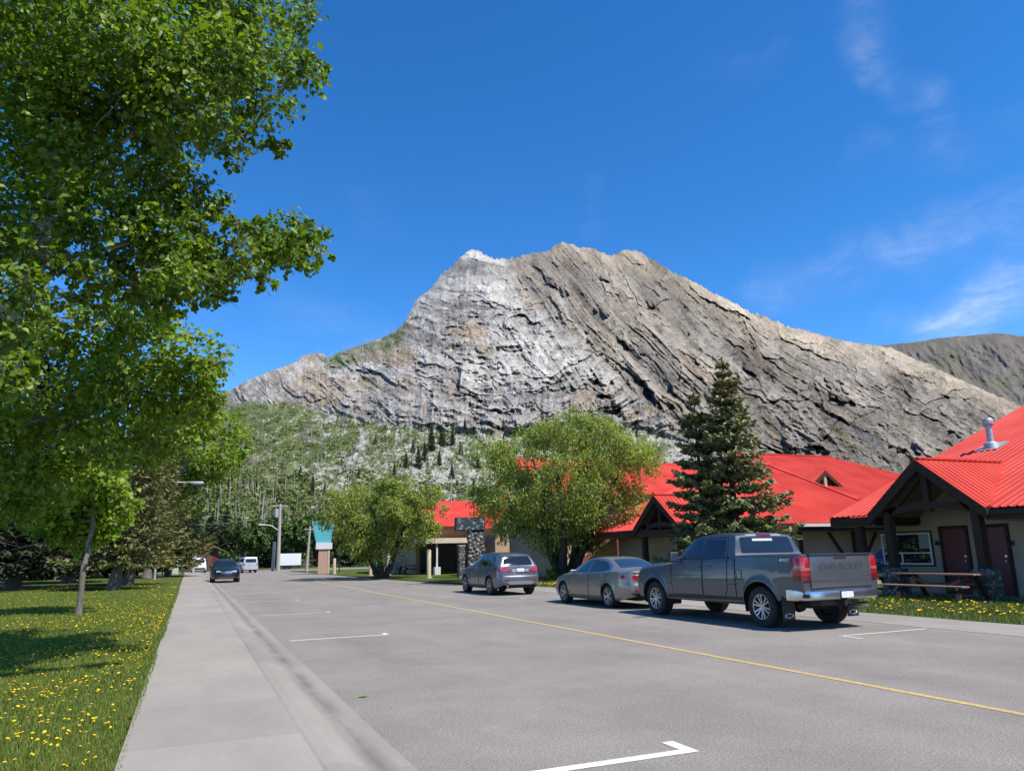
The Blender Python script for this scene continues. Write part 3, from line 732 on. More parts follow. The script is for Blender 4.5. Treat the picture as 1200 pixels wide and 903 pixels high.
MSOFF = mat('soffit_boards', (.22, .19, .15), .8, var=.15, vscale=5)
MDOOR = mat('burgundy_door', (.15, .022, .024), .45, var=.08, vscale=3)
MWHITE = mat('white_window_frame', (.66, .66, .64), .5, var=.06)
MWIN = mat('window_glass', (.02, .024, .024), .03, spec=.8, coat=.6)
MCURT = mat('curtain_cloth', (.30, .31, .28), .9, var=.15, vscale=9, stretch=(1, 9, 1))
MGALV = mat('galvanised_steel', (.46, .465, .47), .5, metal=.5, var=.1, vscale=7)
MGUTR = mat('white_gutter', (.60, .58, .55), .45)
MSTONE = None
def stone_mat():
    m = bpy.data.materials.new('river_stone'); m.use_nodes = True; t = m.node_tree; b = t.nodes['Principled BSDF']
    at = t.nodes.new('ShaderNodeAttribute'); at.attribute_name = 'tint'; t.links.new(at.outputs['Color'], b.inputs['Base Color']); b.inputs['Roughness'].default_value = .8
    return m
MSTONE = stone_mat()
MMORT = mat('mortar', (.075, .070, .064), .95)
def stones(name, faces, parent, r=.09, seed=1):
    """rounded cobbles set over rectangles: each (origin, udir, vdir, ulen, vlen)."""
    rg = random.Random(seed); V, Fc, T = [], [], []
    for (o, ud, vd, ul, vl) in faces:
        o, ud, vd = Vector(o), Vector(ud), Vector(vd); no = ud.cross(vd); pts = []
        for _ in range(int(ul * vl / (r * r) * 6)):
            p = (rg.uniform(.3 * r, ul - .3 * r), rg.uniform(.3 * r, vl - .3 * r)); q = r * rg.uniform(.6, 1.1)
            if all(math.hypot(p[0] - a, p[1] - b) > (q + c) * .86 for a, b, c in pts): pts.append((p[0], p[1], q))
        for a, b_, q in pts:
            c = o + ud * a + vd * b_; base = len(V); g = rg.uniform(.06, .26); tint = (g * rg.uniform(.95, 1.15), g, g * rg.uniform(.82, 1.0)); sx = rg.uniform(.85, 1.25); ro = rg.uniform(0, 3)
            V.append(c + no * q * .45); T.append(tint)
            for ring, (k, h) in enumerate(((.6, .34), (1.0, 0.0))):
                for i in range(9):
                    an = 2 * math.pi * i / 9; x, y = k * q * sx * math.cos(an) * rg.uniform(.9, 1.08), k * q / sx * math.sin(an) * rg.uniform(.9, 1.08)
                    V.append(c + ud * (x * math.cos(ro) - y * math.sin(ro)) + vd * (x * math.sin(ro) + y * math.cos(ro)) + no * (h * q)); T.append(tint)
            for i in range(9):
                j = (i + 1) % 9; Fc += [(base, base + 1 + i, base + 1 + j), (base + 1 + i, base + 10 + i, base + 10 + j), (base + 1 + i, base + 10 + j, base + 1 + j)]
    return mesh_np(name, [tuple(v) for v in V], Fc, MSTONE, parent, True, attrs={'tint': np.array(T)})
def stone_box(name, x0, x1, y0, y1, z0, z1, parent, r=.09, seed=1):
    b = MB(); b.bx(x0, x1, y0, y1, z0, z1); o = b.build(name, MMORT, parent)
    fs = [((x0, y1, z0), (0, -1, 0), (0, 0, 1), y1 - y0, z1 - z0), ((x0, y0, z0), (1, 0, 0), (0, 0, 1), x1 - x0, z1 - z0), ((x1, y0, z0), (0, 1, 0), (0, 0, 1), y1 - y0, z1 - z0), ((x0, y0, z1), (1, 0, 0), (0, 1, 0), x1 - x0, y1 - y0)]
    stones('cobbles', fs, o, r, seed); return o
def ribbed(name, o, u, v, ul, vl, parent, pitch=.23, mat_=None, cut=()):
    """ribbed steel roofing: o = corner at the eave, u along the eave, v up the slope; cut = vertical planes (point, normal) keeping the far side."""
    o, u, v = Vector(o), Vector(u).normalized(), Vector(v).normalized(); n = u.cross(v)
    if n.z < 0: n = -n
    xs = []; k = 0.0
    while k < ul:
        xs += [(k, 0), (k + pitch * .40, 0), (k + pitch * .50, .028), (k + pitch * .72, .028), (k + pitch * .82, 0)]; k += pitch
    xs = [q for q in xs if q[0] < ul] + [(ul, 0)]
    nv = 2; V, Fc = [], []
    for (a, h) in xs:
        for j in range(nv): V.append(o + u * a + v * (vl * j / (nv - 1)) + n * h)
    for i in range(len(xs) - 1): Fc.append((2 * i, 2 * i + 2, 2 * i + 3, 2 * i + 1))
    me = bpy.data.meshes.new(name); me.from_pydata(V, [], Fc); me.update()
    if cut:
        bm = bmesh.new(); bm.from_mesh(me)
        for (pc, pn) in cut:
            bmesh.ops.bisect_plane(bm, geom=bm.verts[:] + bm.edges[:] + bm.faces[:], plane_co=pc, plane_no=pn, clear_inner=True)
        bm.to_mesh(me); bm.free()
    bm = bmesh.new(); bm.from_mesh(me)                         # give the sheets thickness
    r = bmesh.ops.extrude_face_region(bm, geom=bm.faces[:]); bmesh.ops.translate(bm, vec=-n * .03, verts=[g for g in r['geom'] if isinstance(g, bmesh.types.BMVert)])
    bmesh.ops.recalc_face_normals(bm, faces=bm.faces); bm.to_mesh(me); bm.free()
    return link_mesh(name, me, mat_ or MROOF, parent)
def slab(name, pts, th, m, parent):
    b = MB(); b.prism(pts, (0, 0, -th)); return b.build(name, m, parent)
def window(parent, X, y0, y1, z0, z1, mull=(), rails=(), curtain=True, facing='x', fw=.06):
    """window in a wall: facing 'x' looks to -X, facing 'y' looks to -Y (then X is the wall's Y and y0..y1 run along x)."""
    fx = (facing == 'x')
    def B(mb, a0, a1, d0, d1, c0, c1):
        if fx: mb.bx(X - d1, X - d0, a0, a1, c0, c1)
        else: mb.bx(a0, a1, X - d1, X - d0, c0, c1)
    b = MB(); B(b, y0, y0 + fw, .0, .06, z0, z1); B(b, y1 - fw, y1, .0, .06, z0, z1); B(b, y0 + fw, y1 - fw, .0, .06, z0, z0 + fw); B(b, y0 + fw, y1 - fw, .0, .06, z1 - fw, z1)
    for q in mull: B(b, q[0] - fw * .45, q[0] + fw * .45, .002, .056, q[1], q[2])
    for q in rails: B(b, y0 + fw, y1 - fw, .004, .054, q - fw * .4, q + fw * .4)
    f = b.build('window', MWHITE, parent)
    b = MB(); B(b, y0 + fw, y1 - fw, .012, .02, z0 + fw, z1 - fw); b.build('pane', MWIN, f)
    b = MB(); B(b, y0 - .05, y0, 0, .03, z0 - .05, z1 + .05); B(b, y1, y1 + .05, 0, .03, z0 - .05, z1 + .05); B(b, y0, y1, 0, .03, z1, z1 + .05); B(b, y0, y1, 0, .04, z0 - .05, z0); b.build('casing', MWOOD, f)
    if curtain:
        for (a0, a1) in ((y0 + fw, y0 + (y1 - y0) * .24), (y1 - (y1 - y0) * .30, y1 - fw)):
            b = MB(); B(b, a0, a1, .0205, .023, (z0 + z1) * .5, z1 - fw); b.build('curtain', MCURT, f)
    return f
def door(parent, X, y0, y1, z0, z1):
    b = MB(); b.bx(X - .03, X, y0, y1, z0, z1); d = b.build('door', MDOOR, parent)
    b = MB(); b.bx(X - .06, X, y0 - .09, y0, z0, z1 + .09); b.bx(X - .06, X, y1, y1 + .09, z0, z1 + .09); b.bx(X - .06, X, y0, y1, z1, z1 + .09); b.build('door_frame', MWOOD, d)
    b = MB(); b.lathe([(.001, -.09), (.03, -.085), (.032, -.06), (.012, -.05), (.012, -.03)], (X, y0 + .09, z0 + 1.0), axis='X', n=12); b.build('door_knob', MCHR, d, True)
    b = MB(); b.bx(X - .012 - .03, X - .03, y0 + .06, y0 + .12, z0 + 1.12, z0 + 1.18); b.build('lock_plate', MCHR, d)
    return d
def porch(root, cx, cy, hw, ze, zr, x1, wall, seed):
    """open gabled porch facing the street (-X): posts on cobble bases, truss, ribbed roof."""
    n0 = .0; sl = (zr - ze) / hw; ov = .02
    for s in (-1, 1):
        ribbed('porch_roof', (cx - .15, cy + s * hw, ze), (1, 0, 0), (0, -s, sl), x1 - cx + .15, math.hypot(hw, zr - ze), root)
        b = MB(); p = [(cx - .13, cy + s * (hw + .02), ze - .06), (cx - .13, cy, zr - .06 + .012), (cx - .13, cy, zr - .36), (cx - .13, cy + s * (hw + .02), ze - .36)]
        b.prism(p, (.06, 0, 0)); b.build('barge_board', MWOOD, root)
        b = MB(); p = [(cx - .06, cy + s * hw, ze - .075), (cx - .06, cy, zr - .075), (cx - .06, cy, zr - .105), (cx - .06, cy + s * hw, ze - .105)]
        b.prism(p, (wall - cx - .0 + 1.6, 0, 0)); b.build('porch_soffit', MSOFF, root)
        b = MB(); b.bx(cx - .06, x1 - .4, cy + s * hw - .03, cy + s * hw + .03, ze - .30, ze - .05); b.build('porch_fascia', MWOOD, root)
        py = cy + s * (hw - .50)
        b = MB(); b.bx(cx + .08, cx + .32, py - .12, py + .12, .92, ze + .05); b.build('porch_post', MWOOD, root, bevel=.01)
        stone_box('stone_base', cx - .06, cx + .46, py - .26, py + .26, .06, .92, root, .085, seed + s)
        b = MB(); b.bar((cx + .2, py, ze - .05), (cx + .2, cy + s * .02, zr - .36), .16, .2); b.build('truss_rafter', MWOOD, root)
    b = MB(); k = 12; hh = hw - .40                                        # arched tie beam
    top = [(cy - hh + 2 * hh * i / k, ze + .12 + .16 * math.sin(math.pi * i / k)) for i in range(k + 1)]
    bot = [(cy + hh - 2 * hh * i / k, ze - .14 + .20 * math.sin(math.pi * i / k)) for i in range(k + 1)]
    b.prism([(cx + .12, y, z) for y, z in top + bot], (.16, 0, 0)); b.build('tie_beam', MWOOD, root)
    b = MB(); b.bx(cx + .115, cx + .285, cy - .10, cy + .10, ze - .02, zr - .25); b.build('king_post', MWOOD, root)

# ---------------------------------------------------------------- near motel on the right
B1 = empty('motel', (0, 0, 0), label='nearest red roofed motel with gabled porch, burgundy doors and picnic table before it', cat='motel', group=None)
XE, ZE, SL = 20.0, 2.58, .405
RU = Vector((1, 0, SL)).normalized()
b = MB(); b.bx(22.2, 36, -6, 18.85, -.02, 3.34); b.build('wall', MSTUC, B1)
b = MB(); b.prism([(22.2, 18.85, 3.33), (36, 18.85, 3.33), (36, 18.85, 6.5), (31, 18.85, 6.95)], (0, -.2, 0)); b.build('gable_wall', MSTUC, B1)
ribbed('roof', (XE, 19.4, ZE), (0, -1, 0), RU, 1.74, 12.3, B1)
for s_ in (1, -1):      # either side of the porch ridge, cut along the valleys
    ribbed('roof', (XE, 15.74 + (1.92 if s_ > 0 else 0), ZE), (0, -1, 0), RU, 1.92, 12.3, B1, cut=[((XE, 15.74 + s_ * 1.94, 0), Vector((SL, s_ * .796, 0)).normalized())])
ribbed('roof', (XE, 13.82, ZE), (0, -1, 0), RU, 21.4, 12.3, B1)
slab('roof_back', [(31.35, 19.4, 7.15), (31.35, -7.6, 7.15), (40, -7.6, 3.7), (40, 19.4, 3.7)], .08, MROOF, B1)
b = MB(); b.prism([(XE + .02, 19.4, ZE - .05), (31.35, 19.4, 7.16 - .05), (31.35, 19.4, 6.86), (XE + .02, 19.4, ZE - .34)], (0, -.05, 0)); b.build('barge_board', MWOOD, B1)
for (y0, y1) in ((17.72, 19.34), (-7.6, 13.76)):
    b = MB(); b.bx(XE - .02, XE + .04, y0, y1, ZE - .33, ZE - .045); b.build('fascia', MWOOD, B1)
    b = MB(); b.bx(XE + .04, 22.2, y0, y1, ZE - .34, ZE - .28); b.build('soffit', MSOFF, B1)
b = MB(); b.bx(XE - .13, XE - .021, -7.6, 13.70, ZE - .20, ZE - .07); b.build('gutter', MWOOD, B1)
porch(B1, 20.0, 15.74, 1.96, 2.60, 4.16, 23.9, 22.2, 5)
b = MB(); b.bx(20.1, 20.34, 18.25, 18.49, .1, ZE - .3); b.build('corner_post', MWOOD, B1, bevel=.01)
b = MB(); b.bx(20.12, 22.1, 17.72, 17.86, 2.26, 2.42); b.build('porch_beam', MWOOD, B1)
w0, w1 = at_x(1031.5, 626, 22.14), at_x(1095, 668.5, 22.14)
window(B1, 22.2, w1.y, w0.y, .98, 2.02, mull=((w0.y - (w0.y - w1.y) * .40, .98, 1.36),), rails=(1.36,))
d0, d1 = at_x(1103.5, 620, 22.2), at_x(1131, 620, 22.2); door(B1, 22.2, d1.y, d0.y, .1, 2.1)
d0, d1 = at_x(1156, 618, 22.2), at_x(1178, 617, 22.2); door(B1, 22.2, d1.y, d0.y, .1, 2.1)
for px in (1099.5, 1185):
    p = at_x(px, 636, 22.2); b = MB(); b.bx(22.17, 22.2, p.y - .10, p.y + .10, p.z - .07, p.z + .07); b.build('number_plaque', MBLK, B1)
p0 = Vector((25.78, 17.30, 4.92))
b = MB(); b.lathe([(.105, -.25), (.105, .78)], p0, n=20); b.lathe([(.16, .78), (.175, .80), (.175, 1.0), (.16, 1.02), (.001, 1.03)], p0, n=20); b.lathe([(.26, -.02), (.22, .14), (.135, .2)], p0, n=20)
fl = b.build('flue_pipe', MGALV, B1, True)
b = MB(); n_ = Vector((-SL, 0, 1)).normalized()
b.prism([p0 + RU * a + Vector((0, c, 0)) + n_ * .012 for a, c in ((-.38, -.40), (.42, -.40), (.42, .40), (-.38, .40))], tuple(n_ * .035)); b.build('flashing', MGALV, fl)
b = MB()
q = Vector((XE, 0, ZE)) + RU * 2.15 + n_ * .05
b.bar(q + Vector((0, 13.2, 0)), q + Vector((0, -6, 0)), .05, .11, upv=tuple(n_)); b.build('snow_guard', MROOF, B1)
b = MB(); sp_ = Vector((0, 1, 1.56 / 1.96)).normalized()
q = Vector((21.9, 15.74 - 1.96 * .62, 2.6 + 1.56 * .38)); nn_ = Vector((0, -1.56, 1.96)).normalized()
b.bar(q + nn_ * .06 + Vector((0, 0, .0)), q + nn_ * .06 + Vector((1.25, 0, 0)), .05, .10, upv=tuple(nn_)); b.build('snow_guard', MROOF, B1)
b = MB(); q = Vector((23.9, 15.74, 4.18))                                      # valley flashing
b.bar(q + Vector((-.02, 0, .03)), Vector((20.02, 15.74 - 1.96, 2.64)), .12, .02, upv=(0, 0, 1)); b.build('valley_flashing', MROOF, B1)
b = MB(); b.bar((19.9, 15.74, 4.17), (23.95, 15.74, 4.17), .22, .05); b.build('ridge_cap', MROOF, B1)

# ---------------------------------------------------------------- second motel wing, behind the spruce
B2 = empty('motel', (0, 0, 0), label='second red roofed motel behind the tall spruce, its side wall braced with dark timbers', cat='motel')
SY = Vector((0, 1, .4)).normalized()
b = MB(); b.bx(22.2, 29.3, 24.6, 37, -.02, 2.72); b.build('wall', MSTUC, B2)
b = MB(); b.bx(29.75, 42, 28.6, 40, -.02, 4.0)
b.bx(27.5, 29.74, 34, 37, 2.73, 5.3); b.build('rear_block', MSTUC, B2)
# roof plane to the south (eave along X), cut on the left by the hip
hipn = Vector((1, -1, 0)).normalized()
ribbed('roof', (20.0, 24.0, 2.58), (1, 0, 0), SY, 9.7, 9.7, B2, cut=[((20.0, 24.0, 0), hipn)])
W2 = Vector((1, 0, .4)); W2N = W2.normalized()
ribbed('roof', (20.0, 24.0, 2.58), (0, 1, 0), W2, 3.78, 9.7, B2, cut=[((20.0, 24.0, 0), -hipn)])
for s_ in (1, -1):
    ribbed('roof', (20.0, 29.75 - (1.97 if s_ < 0 else 0), 2.58), (0, 1, 0), W2, 1.97, 9.7, B2, cut=[((20.0, 29.75 + s_ * 1.94, 0), Vector((.4, s_ * .796, 0)).normalized()), ((20.0, 24.0, 0), -hipn)])
ribbed('roof', (20.0, 31.72, 2.58), (0, 1, 0), W2, 5.8, 9.7, B2)
b = MB(); b.bar((19.95, 23.95, 2.61), (29, 33, 6.23), .2, .05); b.build('hip_cap', MROOF, B2)
b = MB(); b.bar((29.7, 23.95, 2.62), (29.7, 33.0, 6.24), .14, .07); b.build('ridge_cap', MROOF, B2)
b = MB(); b.prism([(29.7, 24.0, 2.55), (29.7, 33.0, 6.15), (29.7, 33.0, 5.8), (29.7, 24.0, 2.28)], (-.05, 0, 0)); b.build('barge_board', MWOOD, B2)
b = MB(); b.bx(19.98, 29.64, 23.96, 24.02, 2.27, 2.54); b.build('fascia', MWOOD, B2)
b = MB(); b.bx(23.0, 29.6, 23.85, 23.955, 2.44, 2.56); b.build('gutter', MGUTR, B2)
b = MB(); b.bx(20.05, 29.6, 24.03, 24.6, 2.25, 2.31); b.build('soffit', MSOFF, B2)
b = MB(); b.bx(19.96, 20.02, 24.03, 37.4, 2.27, 2.54); b.build('fascia', MWOOD, B2)
b = MB(); b.bx(20.03, 22.2, 24.61, 37.4, 2.25, 2.31); b.build('soffit', MSOFF, B2)
for (xa, za, xb, zb, wd) in ((26.6, 0.0, 26.6, 2.25, .17), (26.45, .55, 25.2, 2.2, .14), (26.75, .55, 28.0, 2.2, .14), (23.6, 0.0, 23.6, 2.25, .17)):
    b = MB(); b.bar((xa, 24.57, za), (xb, 24.57, zb), wd, .05, upv=(0, 1, 0)); b.build('timber_brace', MWOOD, B2)
b = MB(); b.bx(28.62, 28.78, 24.44, 24.6, 2.02, 2.2); b.lathe([(.02, .06), (.07, .02), (.09, -.06)], (28.7, 24.42, 2.05), n=12); b.build('wall_lamp', MGUTR, B2)
b = MB(); b.bx(26.75, 27.15, 24.42, 24.6, .95, 1.35); b.build('meter_box', MGUTR, B2)
porch(B2, 20.0, 29.75, 1.96, 2.60, 4.16, 23.9, 22.2, 15)
window(B2, 22.2, 29.0, 31.2, .95, 2.0, mull=((30.1, .95, 2.0),), rails=(1.35,))
door(B2, 22.2, 27.2, 28.15, .08, 2.08)
b = MB(); b.bar((19.9, 29.75, 4.17), (23.95, 29.75, 4.17), .22, .05); b.build('ridge_cap', MROOF, B2)
# higher rear roof with a dormer
ribbed('upper_roof', (29.75, 28.0, 3.95), (1, 0, 0), SY, 13.0, 9.1, B2, cut=[((42.6, 27.8, 0), Vector((-1, -.52, 0)).normalized())])
slab('roof_back', [(29.75, 36.4, 7.3), (38.3, 36.4, 7.3), (42, 46, 3.5), (29.75, 46, 3.5)], .08, MROOF, B2)
b = MB(); b.prism([(42.45, 28.0, 3.9), (38.1, 36.4, 7.28), (38.1, 36.4, 7.0), (42.45, 28.0, 3.6)], (-.06, 0, 0)); b.build('barge_board', MWOOD, B2)
b = MB(); b.bx(29.72, 42.4, 27.95, 28.0, 3.62, 3.9); b.build('fascia', MWOOD, B2)
b = MB(); b.bar((29.75, 36.4, 7.34), (38.2, 36.4, 7.34), .25, .05); b.build('ridge_cap', MROOF, B2)
q_ = at_y(967, 550.5, 29.9); dx, dy, dz = q_.x, 29.9, q_.z
for s in (-1, 1):
    o_ = Vector((dx + s * 1.7, dy, dz - 1.25)); v_ = Vector((-s * 1.7, 0, 1.25))
    ribbed('dormer_roof', o_, (0, 1, 0), v_, 3.4, v_.length, B2)
    b = MB(); b.prism([(dx + s * 1.72, dy - .04, dz - 1.30), (dx, dy - .04, dz - .04), (dx, dy - .04, dz - .26), (dx + s * 1.72, dy - .04, dz - 1.52)], (0, .05, 0)); b.build('dormer_board', MWOOD, B2)
b = MB(); b.prism([(dx - 1.5, dy + .15, dz - 1.5), (dx + 1.5, dy + .15, dz - 1.5), (dx, dy + .15, dz - .2)], (0, .1, 0)); b.build('dormer_wall', MWOOD, B2)
b = MB(); b.bx(dx - .12, dx + .06, dy + .02, dy + .14, dz - 1.4, dz - .25); b.build('dormer_post', MSTUC, B2)

# ---------------------------------------------------------------- two storey block with outside stair, behind the willow
B3 = empty('motel', (0, 0, 0), label='two storey peach motel block with red stair, mostly behind the big willow', cat='motel')
b = MB(); b.bx(21.4, 37, 44, 51, -.02, 5.2); b.build('wall', MSTUC2, B3)
ribbed('roof', (20.9, 43.2, 5.3), (1, 0, 0), Vector((0, 1, .48)), 16.7, 7.0, B3)
slab('roof_back', [(20.9, 49.5, 8.32), (37.6, 49.5, 8.32), (37.6, 52.4, 6.4), (20.9, 52.4, 6.4)], .08, MROOF, B3)
b = MB(); b.bx(20.9, 37.6, 43.12, 43.19, 4.98, 5.28); b.build('fascia', MWOOD, B3)
b = MB(); b.bx(21, 37.5, 43.2, 44, 4.96, 5.02); b.build('soffit', MSOFF, B3)
b = MB(); b.prism([(21.4, 44, 5.2), (21.4, 51, 5.2), (21.4, 49.5, 8.0)], (.1, 0, 0)); b.build('gable_wall', MSTUC2, B3)
b = MB(); b.bx(21.7, 22.9, 43.96, 44.0, 2.3, 4.7); b.build('timber_panel', MWOOD, B3)
for y in (43.97,):
    for x in (21.5, 23.0): b = MB(); b.bx(x - .1, x + .1, 43.93, 44.0, 0, 4.68); b.build('timber_post', MWOOD, B3)
# stair rising to the right in front of the wall
ST = empty('stair', label=None); ST.parent = B3
MSTR = mat('red_brown_stair_paint', (.20, .055, .04), .6, var=.15, vscale=4)
sx0, sx1, sz1, sy = 21.3, 25.2, 2.9, 42.2
for k in range(15):
    t = k / 14; b = MB(); b.bx(sx0 + (sx1 - sx0) * t - .02, sx0 + (sx1 - sx0) * t + .28, sy, sy + 1.1, sz1 * t + .06, sz1 * t + .10); b.build('tread', MSTR, ST)
b = MB(); b.bar((sx0, sy - .03, -.02 + .06), (sx1 + .2, sy - .03, sz1 + .06), .06, .26); b.build('stringer', MSTR, ST)
b = MB(); b.bar((sx0, sy - .05, 1.0), (sx1 + .2, sy - .05, sz1 + 1.0), .07, .09)
for k in range(17):
    t = k / 16; x = sx0 + (sx1 - sx0) * t; b.bx(x - .022, x + .022, sy - .07, sy - .03, sz1 * t + .1, sz1 * t + 1.0)
b.build('railing', MSTR, ST)
b = MB(); b.bx(25.2, 28.5, sy, 44, 2.80, 2.95); b.build('landing', MSTR, ST)
for x in (25.3, 28.4): b = MB(); b.bx(x - .08, x + .08, sy + .02, sy + .18, 0, 2.8); b.build('stair_post', MSTR, ST)

# ---------------------------------------------------------------- lodge at the far end with canopy
B4 = empty('lodge', (0, 0, 0), label='far red roofed lodge with timbered gable wing and cream canopy behind the stone sign', cat='lodge')
b = MB(); b.bx(17.2, 30, 61, 72, -.02, 3.7); b.build('wall', MSTUC2, B4)
ribbed('roof', (16.4, 60.0, 3.85), (1, 0, 0), Vector((0, 1, .43)), 14.6, 6.4, B4, pitch=.3)
slab('roof_back', [(16.4, 65.85, 6.35), (31, 65.85, 6.35), (31, 73, 3.5), (16.4, 73, 3.5)], .08, MROOF, B4)
b = MB(); b.bx(16.4, 22.4, 59.92, 59.99, 3.5, 3.82); b.build('fascia', MWOOD, B4)
gx0, gx1, gy, ga = 22.3, 28.6, 56.2, 6.6                                         # gable wing
gm = (gx0 + gx1) / 2
b = MB(); b.prism([(gx0 + .3, gy + .6, -.02), (gx1 - .3, gy + .6, -.02), (gx1 - .3, gy + .6, 3.7), (gm, gy + .6, ga - .35), (gx0 + .3, gy + .6, 3.7)], (0, 4.4, 0)); b.build('gable_wing', MSTUC2, B4)
for s in (-1, 1):
    o_ = Vector((gm + s * 3.35, gy, 3.55)); v_ = Vector((-s * 3.35, 0, ga - 3.55))
    ribbed('wing_roof', o_, (0, 1, 0), v_, 8, v_.length, B4, pitch=.3)
    b = MB(); b.prism([(gm + s * 3.4, gy - .04, 3.48), (gm, gy - .04, ga - .04), (gm, gy - .04, ga - .40), (gm + s * 3.4, gy - .04, 3.14)], (0, .06, 0)); b.build('barge_board', MWOOD, B4)
for (a, c) in (((gm - 1.5, 0), (gm - 1.5, 4.6)), ((gm, 0), (gm, 5.9)), ((gm - 2.7, 3.3), (gm + 2.7, 3.3))):
    b = MB(); b.bar((a[0], gy + .57, a[1] + .02), (c[0], gy + .57, c[1]), .16, .05, upv=(0, 1, 0)); b.build('timber_brace', MWOOD, B4)
b = MB(); b.bx(17.0, 22.0, 57.4, 61, 2.45, 2.85); b.build('canopy', mat('cream_board', (.58, .50, .36), .7, var=.08), B4)
b = MB(); b.bx(17.5, 21.8, 60.9, 60.99, .0, 2.4); b.build('entry_glazing', MWIN, B4)
b = MB(); b.bx(20.9, 21.75, 60.86, 60.9, .05, 2.2); b.build('entry_panel', MSTUC, B4)
pp = at_ground(522, 669, 0)
b = MB(); b.bx(17.9, 18.02, 57.6, 57.72, .5, 2.45); b.build('canopy_post', MWHITE, B4)
b = MB(); b.bx(17.72, 18.2, 57.42, 57.9, 0, .62); b.build('post_base', MGUTR, B4)
b = MB(); b.tube([(20.6, 62, 5.9), (20.6, 62, 8.2)], .04, 6); b.build('roof_mast', MGALV, B4)

# ---------------------------------------------------------------- brown house and white trailer at the far end
HB = empty('house', label='small brown gabled house at the far left end of the street', cat='house')
c0 = at_ground(246, 670.3); Yh = c0.y + 14; c0 = at_y(246, 668.6, Yh); x0 = c0.x
b = MB(); b.prism([(x0 - 2.7, Yh, -.05), (x0 + 2.1, Yh, -.05), (x0 + 2.1, Yh, 2.2), (x0 - .3, Yh, 3.3), (x0 - 2.7, Yh, 2.2)], (0, 8, 0)); b.build('wall', mat('red_brown_cladding', (.12, .05, .035), .8, var=.2, vscale=2), HB)
for s, xe in ((-1, x0 - 3.1), (1, x0 + 2.5)):
    b = MB(); b.prism([(xe, Yh - .6, 2.05), (x0 - .3, Yh - .6, 3.42), (x0 - .3, Yh - .6, 3.62), (xe, Yh - .6, 2.25)], (0, 9, 0)); b.build('roof', mat('brown_shingle', (.16, .10, .07), .9, var=.2, vscale=3), HB)
b = MB(); b.bx(x0 - 1.8, x0 - .4, Yh - .03, Yh, .4, 1.9); b.build('window', MWIN, HB)
b = MB(); b.bx(x0 + .3, x0 + 1.5, Yh - .03, Yh, 0, 2.0); b.build('door', MDOOR, HB)
p0 = at_ground(338.5, 666.2)
TR = empty('trailer', (p0.x, p0.y, 0), label='white box trailer parked beside the pale utility pole', cat='trailer')
b = MB(); b.bx(-2.4, 2.4, -1.1, 1.1, .75, 3.3); b.build('box', MWHT, TR, bevel=.05)
b = MB(); b.bx(-2.3, 3.2, -.9, .9, .55, .74); b.build('chassis', MBLK, TR)
for x in (-.9, .1):
    for s in (-1, 1): b = MB(); b.lathe([(.2, -.1), (.36, -.1), (.36, .1), (.2, .1)], (x, s * .95, .36), axis='Y', n=20, close=True); b.build('wheel', MTYRE, TR)
TR.scale = (.62, .62, .62)
# ================================================================ TREES
MBARK = mat('grey_bark', (.155, .125, .095), .9, var=.45, vscale=5, bump=.8, bscale=22, stretch=(3, 3, .7))
MBIRCH = mat('pale_poplar_bark', (.33, .30, .25), .85, var=.4, vscale=5, bump=.5, bscale=20, stretch=(2, 2, 1))
MBDARK = mat('dark_bark', (.060, .046, .036), .9, var=.4, vscale=5, bump=.8, bscale=20, stretch=(3, 3, .7))
MLEAF = mat('poplar_leaf', (.138, .208, .024), .46, spec=.36, trans=.42, attr='tint')
MLEAFB = mat('bright_leaf', (.180, .258, .027), .48, spec=.32, trans=.44, attr='tint')
MWILL = mat('willow_leaf', (.245, .295, .080), .5, spec=.3, trans=.42, attr='tint')
MNEED = mat('spruce_needles', (.165, .175, .066), .55, spec=.3, trans=.10, attr='tint')
MOLIVE = mat('olive_needles', (.140, .138, .040), .55, spec=.3, trans=.14, attr='tint')
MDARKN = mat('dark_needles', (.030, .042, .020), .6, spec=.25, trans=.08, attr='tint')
MFARG = mat('far_leaf', (.060, .105, .024), .55, spec=.3, trans=.25, attr='tint')
MFARN = mat('far_needles', (.050, .060, .028), .6, spec=.2, trans=.06, attr='tint')

